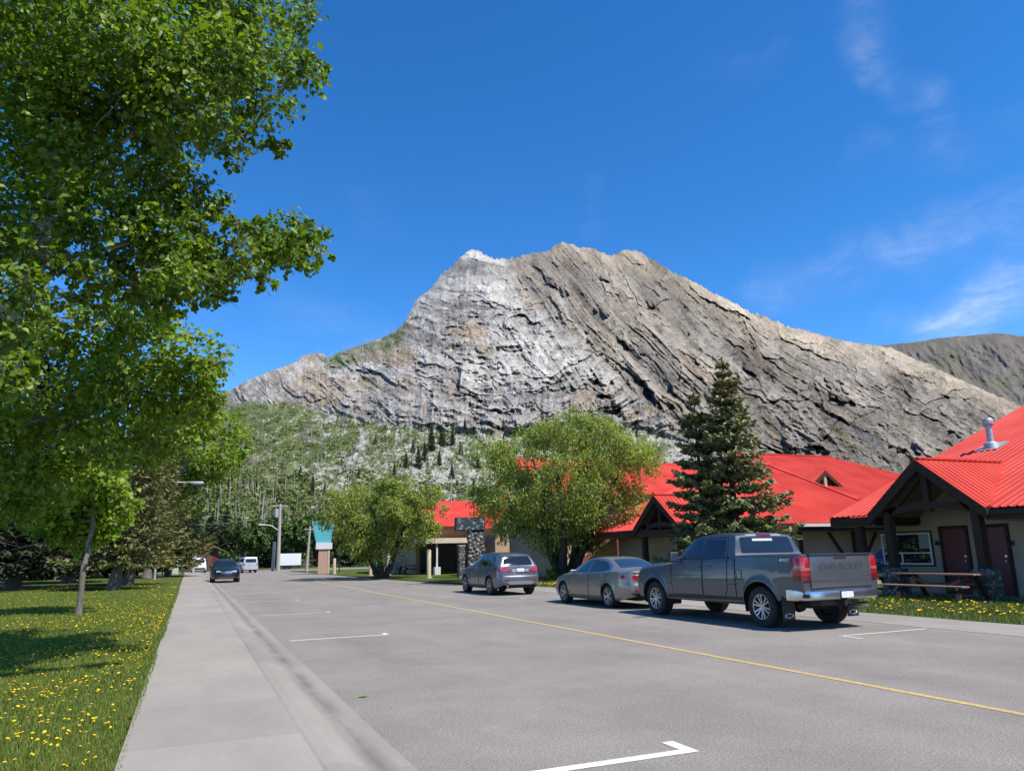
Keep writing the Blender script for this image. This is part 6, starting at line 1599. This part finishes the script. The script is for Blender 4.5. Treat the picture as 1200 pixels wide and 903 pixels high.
# ---------------------------------------------------------------- grey estate / SUV
UP = paint('suv_grey_paint', (0.155, 0.168, 0.195), .6, .32)
SUVSPEC = dict(
    L=4.65, wz=.365, wheels=[(.87, .415), (3.68, .415)], flare=.018, rearfall=.16,
    top=[(0, .78), (.05, .88), (.2, .97), (.7, 1.06), (1.2, 1.12), (1.3, 1.14), (2.0, 1.53), (2.3, 1.61), (2.8, 1.655), (3.4, 1.645), (3.9, 1.60), (4.18, 1.555), (4.28, 1.50), (4.50, 1.12), (4.58, 1.05), (4.65, .98)],
    belt=[(0, .70), (.3, .90), (1.2, 1.03), (2, 1.055), (3.6, 1.10), (4.3, 1.11), (4.55, 1.03), (4.65, .94)],
    w=[(0, .62), (.08, .76), (.3, .88), (.7, .925), (1.2, .935), (3.8, .935), (4.25, .915), (4.5, .86), (4.6, .80), (4.65, .74)],
    rw=[(0, .55), (.3, .72), (1.2, .80), (1.3, .79), (2.0, .64), (2.6, .625), (3.8, .60), (4.18, .585), (4.28, .60), (4.50, .74), (4.65, .70)],
    bot=[(0, .32), (.4, .26), (4.2, .27), (4.45, .33), (4.65, .40)],
    front=[(.2, .05), (.5, 0), (.95, .08)], rear=[(.3, .06), (.48, -.03), (.68, -.03), (.78, .02), (1.0, .02)], fb=.12, rb=.09)
def build_suv(name, label, pnt, group=None, x=0, y=0, rz=0, chrome=MBLK, front=False):
    sp = dict(SUVSPEC, paint=pnt); U = Car(name, label, sp, group)
    for ax in 'LR':
        U.decal('window_surround', ax, rp([(1.70, 1.045), (4.20, 1.125), (4.02, 1.36), (3.75, 1.50), (2.8, 1.575), (2.3, 1.535), (1.95, 1.34)], .05), chrome, off=.003)
        U.door(ax, rp([(1.38, .38), (2.50, .38), (2.53, 1.1), (2.50, 1.575), (2.25, 1.55), (1.55, 1.10), (1.34, .95)], .04),
               rp([(1.86, 1.085), (2.46, 1.10), (2.45, 1.535), (2.3, 1.515), (2.05, 1.34)], .03), 2.33, .96)
        U.door(ax, rp([(2.54, .38), (3.22, .40), (3.36, .75), (3.52, .88), (3.55, 1.12), (3.45, 1.52), (2.54, 1.575)], .04),
               rp([(2.56, 1.10), (3.44, 1.13), (3.36, 1.505), (2.55, 1.54)], .03), 3.30, 1.0)
        U.decal('quarter_window', ax, rp([(3.52, 1.135), (4.08, 1.15), (3.98, 1.32), (3.72, 1.46), (3.46, 1.50)], .03), MGLASS, off=.009)
        U.decal('sill_trim', ax, rp([(1.3, .28), (3.25, .29), (3.25, .36), (1.3, .35)], .01), MBLK, off=.008)
        U.line('side_crease', ax, [(1.3, .93), (2.6, .95), (4.2, .98)], .012, MGAP, off=.0005)
        U.decal('tail_light', ax, rp([(4.22, .93), (4.55, .90), (4.55, 1.04), (4.30, 1.06)], .02), MRED, off=.008)
        U.line('roof_rail', ax, [(2.1, 1.60), (2.9, 1.625), (3.9, 1.575)], .02, MBLK, off=.012)
    U.decal('windscreen', 'T', rp([(-.68, 1.40), (.68, 1.40), (.56, 1.96), (-.56, 1.96)], .08), MGLASS, off=.006)
    U.decal('rear_window', 'B', rp([(-.64, 1.14), (.64, 1.14), (.55, 1.46), (-.55, 1.46)], .07), MGLASS, off=.008)
    U.decal('roof_spoiler', 'B', rp([(-.56, 1.475), (.56, 1.475), (.54, 1.53), (-.54, 1.53)], .02), pnt, off=.03)
    for sg in (-1, 1):
        U.decal('tail_light', 'B', rp([(sg * .40, .91), (sg * .74, .88), (sg * .73, 1.05), (sg * .55, 1.04), (sg * .44, .99)], .02), MRED, off=.009)
        U.decal('reflector', 'B', rp([(sg * .50, .56), (sg * .68, .56), (sg * .68, .60), (sg * .50, .60)], .006), MRED, off=.008)
        U.decal('headlight', 'F', rp([(sg * .36, .76), (sg * .68, .74), (sg * .66, .86), (sg * .38, .84)], .03), MCLR, off=.008)
    pr = U.decal('plate_recess', 'B', rp([(-.36, .88), (.36, .88), (.34, 1.02), (-.34, 1.02)], .03), pnt, off=.006)
    U.decal('number_plate', 'B', rp([(-.16, .90), (.16, .90), (.16, 1.01), (-.16, 1.01)], .006), MPLATE, off=.016)
    for sg in (-1, 1): U.decal('reversing_lamp', 'B', rp([(sg * .20, .91), (sg * .36, .91), (sg * .34, .99), (sg * .20, .99)], .01), MCLR, off=.012)
    U.decal('emblem', 'B', [(.035 * math.cos(a), 1.085 + .035 * math.sin(a)) for a in np.linspace(0, 2 * math.pi, 13)[:-1]], MCHR, off=.012)
    U.decal('bumper_guard', 'B', rp([(-.50, .42), (.50, .42), (.56, .54), (-.56, .54)], .03), mat('bumper_silver', (.40, .40, .41), .35, metal=.7), off=.014)
    U.line('tailgate_seam', 'B', [(-.70, 1.05), (-.66, .76), (.66, .76), (.70, 1.05)], .012, MGAP)
    U.line('bumper_crease', 'B', [(-.70, .70), (.70, .70)], .016, MGAP, off=.001)
    if front:
        U.decal('grille', 'F', rp([(-.36, .60), (.36, .60), (.40, .80), (-.40, .80)], .05), MBLK, off=.008)
        for z in (.67, .745): U.decal('grille_bar', 'F', rp([(-.37, z - .018), (.37, z - .018), (.37, z + .018), (-.37, z + .018)], .004), MCHR, off=.02)
        U.decal('emblem', 'F', [(.075 * math.cos(a), .705 + .075 * math.sin(a)) for a in np.linspace(0, 2 * math.pi, 17)[:-1]], MCHR, off=.035)
        U.decal('lower_grille', 'F', rp([(-.62, .38), (.62, .38), (.58, .52), (-.58, .52)], .03), MBLK, off=.008)
        U.decal('skid_trim', 'F', rp([(-.55, .345), (.55, .345), (.55, .375), (-.55, .375)], .005), MCHR, off=.016)
    else:
        for sg in (-1, 1): U.decal('grille', 'F', rp([(sg * .04, .62), (sg * .34, .62), (sg * .34, .82), (sg * .04, .82)], .05), MBLK, off=.01)
    U.mirror(1.85, 1.10, pnt, (.2, .12, .15), .06)
    b = MB(); b.tube([(-.55, -2.2, .36), (-.55, -2.36, .35)], .04, 10); b.build('exhaust_pipe', MCHR, U.root)
    b = MB(); b.prism([(0.02, -1.55, 1.60), (.02, -1.75, 1.575), (.02, -1.75, 1.63)], (-.04, 0, 0)); b.build('aerial_fin', pnt, U.root)
    U.wheels(.365, .245, 1.62, .68, 7, False, spw=.04)
    U.place(x, y, rz); return U
build_suv('suv', 'blue grey car with raised tailgate window parked farthest of the three at right', UP, None, 11.98, 29.9, R(0.5))
BK = paint('black_car_paint', (0.006, 0.008, 0.014), .0, .3)
U2 = build_suv('suv', 'black car coming towards the viewer along the left kerb', BK, None, 2.33, 57.6, R(180.5), MCHR, True)
U2.root.scale = (.97, .97, .94)
U3 = build_suv('suv', 'dark blue car half hidden behind the pickup beside the porch', paint('blue_car_paint', (.015, .028, .06), .4, .3), None, 26.7, 21.2, R(-84))
U3.root.location.z = .04
# ---------------------------------------------------------------- small far vehicles at the end of the street
VSP = dict(L=5.0, wz=.36, wheels=[(.9, .42), (3.9, .42)], flare=.015, rearfall=.12,
    top=[(0, .85), (.06, .98), (.5, 1.12), (.85, 1.2), (1.5, 1.85), (1.8, 1.95), (2.6, 2.0), (4.6, 1.97), (4.85, 1.9), (4.95, 1.5), (5.0, 1.05)],
    belt=[(0, .75), (.5, 1.0), (1.5, 1.12), (4.9, 1.14), (5.0, .95)], w=[(0, .72), (.2, .9), (.6, .95), (4.7, .95), (4.95, .92), (5.0, .88)],
    rw=[(0, .65), (.5, .80), (.85, .84), (1.5, .76), (2, .75), (4.6, .75), (4.85, .76), (5.0, .84)], bot=[(0, .35), (.4, .3), (4.7, .32), (5.0, .4)],
    front=[(.2, 0), (1, 0)], rear=[(.2, 0), (1, 0)], fb=.1, rb=.05)
MWHT = paint('white_car_paint', (.72, .72, .71), .0, .35)
def far_van(name, label, pnt, x, y, rz):
    U = Car(name, label, dict(VSP, paint=pnt), cat='van')
    for ax in 'LR':
        U.decal('side_window', ax, rp([(1.45, 1.2), (2.4, 1.22), (2.4, 1.72), (1.75, 1.7)], .04), MGLASS, off=.008)
        U.decal('side_window', ax, rp([(2.6, 1.22), (4.6, 1.24), (4.5, 1.72), (2.6, 1.74)], .04), MGLASS, off=.008)
    U.decal('windscreen', 'F', rp([(-.70, 1.28), (.70, 1.28), (.64, 1.76), (-.64, 1.76)], .06), MGLASS, off=.008)
    U.decal('rear_window', 'B', rp([(-.66, 1.28), (.66, 1.28), (.62, 1.72), (-.62, 1.72)], .06), MGLASS, off=.008)
    U.decal('front_bumper', 'F', rp([(-.80, .42), (.80, .42), (.80, .66), (-.80, .66)], .04), MBLK, off=.02)
    for sg in (-1, 1):
        U.decal('headlight', 'F', rp([(sg * .42, .80), (sg * .70, .80), (sg * .70, .92), (sg * .42, .92)], .03), MCLR, off=.01)
        U.decal('tail_light', 'B', rp([(sg * .72, .9), (sg * .86, .9), (sg * .84, 1.2), (sg * .74, 1.2)], .02), MRED, off=.01)
    U.mirror(1.35, 1.22, MBLK, (.18, .1, .2), .06); U.wheels(.36, .23, 1.66, .62, 5, False)
    U.place(x, y, rz); U.root.scale = (.86, .86, .86)
p_ = at_ground(232.5, 670.5); far_van('van', 'white van facing down the far end of the street', MWHT, p_.x, p_.y, R(180))
p_ = at_ground(288.5, 670.5); far_van('van', 'silver white van just behind the black car', paint('silver_van_paint', (.5, .51, .53), .3, .3), p_.x, p_.y, R(8))
# ================================================================ STREET FURNITURE
MPOST = mat('cream_timber', (.50, .41, .28), .8, var=.2, vscale=3, stretch=(5, 5, 1))
MCONC = mat('pale_concrete', (.40, .37, .32), .9, var=.2, vscale=4)
MPOLE = mat('weathered_pole', (.36, .32, .27), .85, var=.2, vscale=4, stretch=(5, 5, .6))
MTURQ = mat('turquoise_panel', (.10, .42, .46), .5, var=.08, vscale=1.2)
# pale posts along the lawn edge
GP = 'pale posts along the lawn edge'
for (px, py, pt, w, m, lab) in ((391.5, 672.3, 654, .26, MPOST, 'shortest pale timber post, right beside the turquoise sign'), (434, 674, 649, .26, MPOST, 'pale timber post standing before the smaller willow trunk'), (455, 673.6, 647, .28, MPOST, 'pale timber post nearest the teal bin'), (502.5, 677, 643.5, .30, MPOST, 'pale timber post standing beside the dark red far picnic table')):
    g = at_ground(px, py, .03); h = at_y(px, pt, g.y).z - .03
    r_ = empty('post', g, label=lab, cat='post', group=GP)
    b = MB(); b.lathe([(w / 2, -.02), (w / 2, h - .04), (w / 2 - .03, h), (.001, h + .005)], n=14); b.build('shaft', m, r_, True)
    b = MB(); b.lathe([(w / 2 + .10, -.02), (w / 2 + .09, .05), (w / 2 + .004, .055)], n=14); b.build('footing', MCONC, r_)
g = at_ground(540.5, 677, .03); h = at_y(540, 640, g.y).z
r_ = empty('post', g, label='stone clad post standing in front of the stone sign column', cat='post')
stone_box('shaft', -.20, .20, -.20, .20, 0, h, r_, .10, 41)
b = MB(); b.bx(-.24, .24, -.24, .24, h + .001, h + .07); b.build('cap', MCONC, r_)
# marquee on a stone column
g = at_ground(558, 675.5, .03); Ym = g.y
r_ = empty('sign', g, R(-14), label='dark changeable letter sign box on a broad stone column', cat='sign')
def hz(py): return at_y(558, py, Ym).z - .03
d_ = (g - Vector((0, 0, CAMH))).length / FPX
stone_box('column', -9 * d_, 8.5 * d_, -.35, .35, 0, hz(622), r_, .15, 77)
mk = bpy.data.materials.new('sign_face'); mk.use_nodes = True; t_ = mk.node_tree; b_ = t_.nodes['Principled BSDF']
vz = t_.nodes.new('ShaderNodeTexNoise'); vz.inputs['Scale'].default_value = 4.2; vz.inputs['Detail'].default_value = 4; vz.inputs['Roughness'].default_value = .7
tcs = t_.nodes.new('ShaderNodeTexCoord'); t_.links.new(tcs.outputs['Object'], vz.inputs['Vector']); rs = t_.nodes.new('ShaderNodeValToRGB'); e_ = rs.color_ramp.elements
e_[0].position, e_[0].color = .52, (.045, .06, .065, 1); e_[1].position, e_[1].color = .66, (.42, .46, .50, 1); t_.links.new(vz.outputs[0], rs.inputs[0]); t_.links.new(rs.outputs[0], b_.inputs['Base Color']); b_.inputs['Roughness'].default_value = .35  # pale blotches put glitter reflections into the face colour
b = MB(); b.bx(-24 * d_, 10 * d_, -.42, .42, hz(621.5) + .01, hz(606)); bo = b.build('sign_box', MBLK, r_, bevel=.03)
b = MB(); b.bx(-23 * d_, 9 * d_, -.435, -.42, hz(620.5), hz(607)); b.build('sign_face', mk, bo)
g2 = at_ground(546.5, 671, .03)
r_ = empty('newspaper_box', g2, label='small red box standing at the foot of the stone sign column', cat='box')
b = MB(); b.bx(-.28, .28, -.25, .25, .25, 1.15); bo = b.build('case', mat('red_box_paint', (.42, .02, .025), .5), r_, bevel=.03); b = MB(); b.bx(-.2, .2, -.262, -.25, .62, 1.02); b.build('window', MWIN, bo)
b = MB(); b.bx(-.2, .2, -.2, .2, 0, .25); b.build('stand', MBLK, r_)
# turquoise sign on a pink column
g = at_ground(379, 672, .03); Yt = g.y; d_ = (g - Vector((0, 0, CAMH))).length / FPX
def ht(py): return at_y(379, py, Yt).z - .03
r_ = empty('sign', g, R(-10), label='tall sign with turquoise top and white panel on a pink column', cat='sign')
b = MB(); b.bx(-6 * d_, 4 * d_, -.3, .5, 0, ht(643)); b.build('column', mat('pink_stucco', (.46, .28, .20), .9, var=.1), r_)
b = MB(); b.bx(4 * d_ + .002, 6.2 * d_, -.33, .5, 0, ht(643)); b.build('column_lit_side', MPOST, r_)  # sunlit right side of the column, put in as a cream strip
b = MB(); b.bx(-9 * d_, 8.5 * d_, -.4, .6, ht(643.2) + .01, ht(635.5)); b.build('panel', MWHITE, r_)
b = MB(); b.prism([(-9 * d_, -.30, ht(635.4)), (7 * d_, -.30, ht(635.4)), (10 * d_, -.30, ht(613)), (9 * d_, -.30, ht(611)), (-14.5 * d_, -.30, ht(610))], (0, .7, 0)); b.build('top_panel', MTURQ, r_)
# utility poles, street lamps and wires
g = at_ground(325.6, 668.8); Yp = g.y
r_ = empty('utility_pole', g, label='tallest pale utility pole with a lamp arm at the far end of the street', cat='utility pole')
hp = at_y(328.5, 590, Yp); tp = hp - g
b = MB(); b.tube([(0, 0, -.1), tuple(tp * .5), tuple(tp)], [.24, .2, .15], 10); b.build('pole', MPOLE, r_, True)
a1 = at_y(309.5, 614.5, Yp) - g; a0 = at_y(327, 622, Yp) - g
b = MB(); b.tube([tuple(a0), tuple(a0.lerp(a1, .5) + Vector((0, 0, .25))), tuple(a1)], .05, 6); b.build('lamp_arm', MGALV, r_, True)
b = MB(); b.box(a1 + Vector((-.25, 0, -.02)), (.75, .3, .16)); b.build('lamp_head', MGALV, r_, bevel=.05)
b = MB(); c_ = tp * .97; b.bar(c_ + Vector((-.9, 0, 0)), c_ + Vector((.9, 0, 0)), .12, .14); b.build('cross_arm', MPOLE, r_)
b = MB(); c_ = tp * .86; b.lathe([(.001, -.5), (.24, -.48), (.24, .45), (.001, .5)], c_ + Vector((-.42, -.1, 0)), n=12); b.build('transformer', MGALV, r_, True)
topw = g + tp
g = at_ground(319.5, 668.8)
r_ = empty('utility_pole', g, label='shorter bare stub pole just left of the tallest utility pole', cat='utility pole')
b = MB(); b.tube([(0, 0, -.1), (.02, 0, at_y(319.8, 635, g.y).z)], [.2, .16], 10); b.build('pole', MPOLE, r_, True); b = MB(); b.lathe([(.17, -.03), (.17, .04), (.001, .06)], (.02, 0, at_y(319.8, 635, g.y).z), n=10); b.build('cap', MGALV, r_)
g = at_ground(359, 670)
r_ = empty('utility_pole', g, label='thin leaning pale pole between the white trailer and the turquoise sign', cat='utility pole')
e = at_y(363.5, 616, g.y) - g
b = MB(); b.tube([(0, 0, -.1), tuple(e)], [.17, .1], 8); b.build('pole', MPOLE, r_, True)
b = MB(); b.bar(e * .93 + Vector((-.6, 0, 0)), e * .93 + Vector((.6, 0, 0)), .1, .1); b.build('cross_arm', MPOLE, r_)
for k, dz in enumerate((0.0, -1.1)):
    q = topw + Vector((0, 0, dz - .25)); e = at_y(120, 600 + 6 * k, Yp + 4); pts = [q.lerp(e, i / 12) - Vector((0, 0, 1.0 * math.sin(math.pi * i / 12))) for i in range(13)]
    b = MB(); b.tube(pts, .022, 4); o = b.build('overhead_wire', MGALV); tag(o, ('upper' if k == 0 else 'lower') + ' overhead wire running left from the tallest utility pole', 'wire')
lp = at_y(233, 567, 66); g = Vector((lp.x - 2.7, 66, .08))
r_ = empty('street_lamp', g, label='street lamp whose head pokes out past the leaves on the left', cat='street lamp')
b = MB(); b.tube([(0, 0, 0), (0, 0, lp.z - .5), (.5, 0, lp.z + .05), (2.3, 0, lp.z + .05)], [.1, .08, .06, .05], 10); b.build('pole', MGALV, r_, True)
b = MB(); b.box((2.55, 0, lp.z + .03), (1.0, .36, .18)); b.build('lamp_head', MGALV, r_, bevel=.06, smooth=True); b = MB(); b.box((2.6, 0, lp.z - .085), (.6, .26, .05)); b.build('lamp_lens', MCLR, r_)
# far left clutter at the end of the walk
def sgn(name, px, py, pt, w, m, lab, cat, panel=None):
    g = at_ground(px, py, .05); h = at_y(px, pt, g.y).z; r_ = empty(name, g, label=lab, cat=cat)
    b = MB(); b.bx(-w / 2, w / 2, -w / 2, w / 2, -.05, h); b.build('shaft', m, r_, bevel=.02)
    if panel:
        for i, (x0, x1, z0, z1, mm) in enumerate(panel): b = MB(); b.bx(x0, x1, -w / 2 - .05, -w / 2 - .002, z0, z1); b.build('panel', mm, r_)
    return r_, h
sgn('post', 213.5, 671.5, 645, .3, MBDARK, 'brown timber post at the far end of the sidewalk', 'post', [(-.12, .12, 1.6, 2.0, MGUTR)])
sgn('utility_pole', 226.5, 671.5, 650, .24, MPOLE, 'short pale pole left of the white van', 'utility pole', [(-.2, .2, 1.6, 2.1, MGALV)])
sgn('sign', 190, 674, 654, .12, MBDARK, 'brown park sign with a white upper strip beyond the olive conifers', 'sign', [(-.9, .9, 1.0, 1.9, mat('brown_sign', (.10, .045, .03), .6)), (-.8, .8, 1.95, 2.25, MWHITE)])
g = at_ground(205, 673.5, .05); r_ = empty('utility_cabinet', g, label='pale green utility cabinet where the far lawn meets the sidewalk', cat='cabinet')
b = MB(); b.bx(-.28, .28, -.3, .3, .08, 1.75); b.build('case', mat('pale_green_paint', (.42, .50, .42), .5), r_, bevel=.04); b = MB(); b.bx(-.33, .33, -.35, .35, -.05, .08); b.build('plinth', MCONC, r_)
b = MB(); b.bx(-.24, .24, -.312, -.3, .15, 1.65); b.build('door', mat('pale_green_paint', (.42, .50, .42), .5), r_)
g = at_ground(397.5, 671, .03); r_ = empty('round_sign', g, label='round dark sign on a thin pole beside the turquoise sign', cat='sign')
hh = at_y(397, 648, g.y).z; b = MB(); b.tube([(0, 0, 0), (0, 0, hh)], .05, 8); b.build('pole', MBLK, r_); b = MB(); b.lathe([(.001, -.06), (.30, -.05), (.32, 0), (.30, .03), (.001, .03)], (0, -.08, hh), axis='Y', n=24); b.build('disc', mat('dark_sign_face', (.03, .035, .04), .4), r_, True)
g = at_ground(445.5, 672.5, .03); r_ = empty('waste_bin', g, label='teal bin standing on the lawn between two pale posts', cat='bin')
MTEAL = mat('teal_plastic', (.02, .26, .24), .5)
b = MB(); b.lathe([(.30, .0), (.36, .75), (.38, .78)], n=18); b.build('bin_body', MTEAL, r_, True); b = MB(); b.lathe([(.40, .78), (.38, .88), (.2, .98), (.001, 1.0)], n=18); b.build('lid', MTEAL, r_, True)
g = at_ground(465.5, 671.5, .03); r_ = empty('memorial_stone', g, label='upright pale stone on the lawn right of the teal bin', cat='stone')
b = MB(); b.prism([(-.34, -.2, 0), (.34, -.2, 0), (.30, -.2, .7), (.12, -.2, 1.15), (-.14, -.2, 1.2), (-.30, -.2, .65)], (0, .4, 0)); b.build('stone', MCONC, r_, bevel=.06); b = MB(); b.bx(-.45, .45, -.3, .3, -.02, .1); b.build('plinth', MCONC, r_)

# picnic tables
MTAB = mat('weathered_red_wood', (.30, .155, .105), .75, var=.25, vscale=6, stretch=(1, 8, 8))
MTABD = mat('dark_table_frame', (.035, .026, .022), .7, var=.2)
def picnic(loc, rz, label, top=MTAB, frame=MTABD, L_=2.3):
    r_ = empty('picnic_table', loc, rz, label, 'picnic table')
    for k in range(5):
        b = MB(); b.bx(-L_ / 2, L_ / 2, -.36 + .148 * k, -.36 + .148 * k + .135, .72, .76); b.build('table_top', top, r_, bevel=.006)
    for s in (-1, 1):
        for k in range(2):
            b = MB(); y = s * .72 + (k - .5) * .148; b.bx(-L_ / 2, L_ / 2, y - .067, y + .067, .42, .46); b.build('bench', top, r_, bevel=.006)
    for x in (-L_ / 2 + .35, L_ / 2 - .35):
        for s in (-1, 1):
            b = MB(); b.bar((x, s * .20, .72), (x, s * .70, -.02), .05, .13, upv=(1, 0, 0)); b.build('leg', frame, r_, bevel=.005)
        b = MB(); b.bx(x + .03, x + .075, -.86, .86, .34, .43); b.build('seat_beam', frame, r_); b = MB(); b.bx(x + .03, x + .075, -.36, .36, .635, .719); b.build('top_beam', frame, r_)
        b = MB(); b.bar((x * .92, 0, .64), (x * .35, 0, .44), .05, .08); b.build('brace', top, r_)
    return r_
pc = (at_ground(1139.6, 709.5) + at_ground(1053, 708)) / 2
picnic((19.25, 15.0, .09), R(92), 'weathered red picnic table on the verge before the burgundy doors', L_=2.5)
g = at_ground(482, 672.5, .03); picnic(g, R(8), 'dark red far picnic table near the lodge canopy', mat('dark_red_wood', (.12, .03, .025), .7, var=.2))
# cabin and pale car glimpsed between the trunks at the far left
g = at_ground(40, 672.5, .05); r_ = empty('cabin', g, R(-6), label='pale cabin with yellow boarding glimpsed between dark trunks at far left', cat='cabin')
b = MB(); b.bx(-6, 5, 0, 6, -.05, 2.7); b.build('wall', mat('pale_cabin_paint', (.46, .45, .42), .8, var=.1), r_)
b = MB(); b.bx(-4.2, -1.6, -.06, -.001, .5, 2.4); b.build('boarding', mat('yellow_boarding', (.50, .27, .03), .7, var=.15), r_)
for s in (-1, 1): b = MB(); b.prism([(-6.5, 3 + s * 3.7, 2.5), (5.5, 3 + s * 3.7, 2.5), (5.5, 3, 4.4), (-6.5, 3, 4.4)], (0, 0, .14)); b.build('roof', mat('brown_shingle', (.16, .10, .07), .9, var=.2, vscale=3), r_)
b = MB(); b.bx(1.2, 3.0, -.05, -.001, .9, 2.1); b.build('window', MWIN, r_)
p_ = at_ground(146, 671.5); far_van('van', 'white van parked beyond the trees left of the brown park sign', MWHT, p_.x, p_.y, R(80))
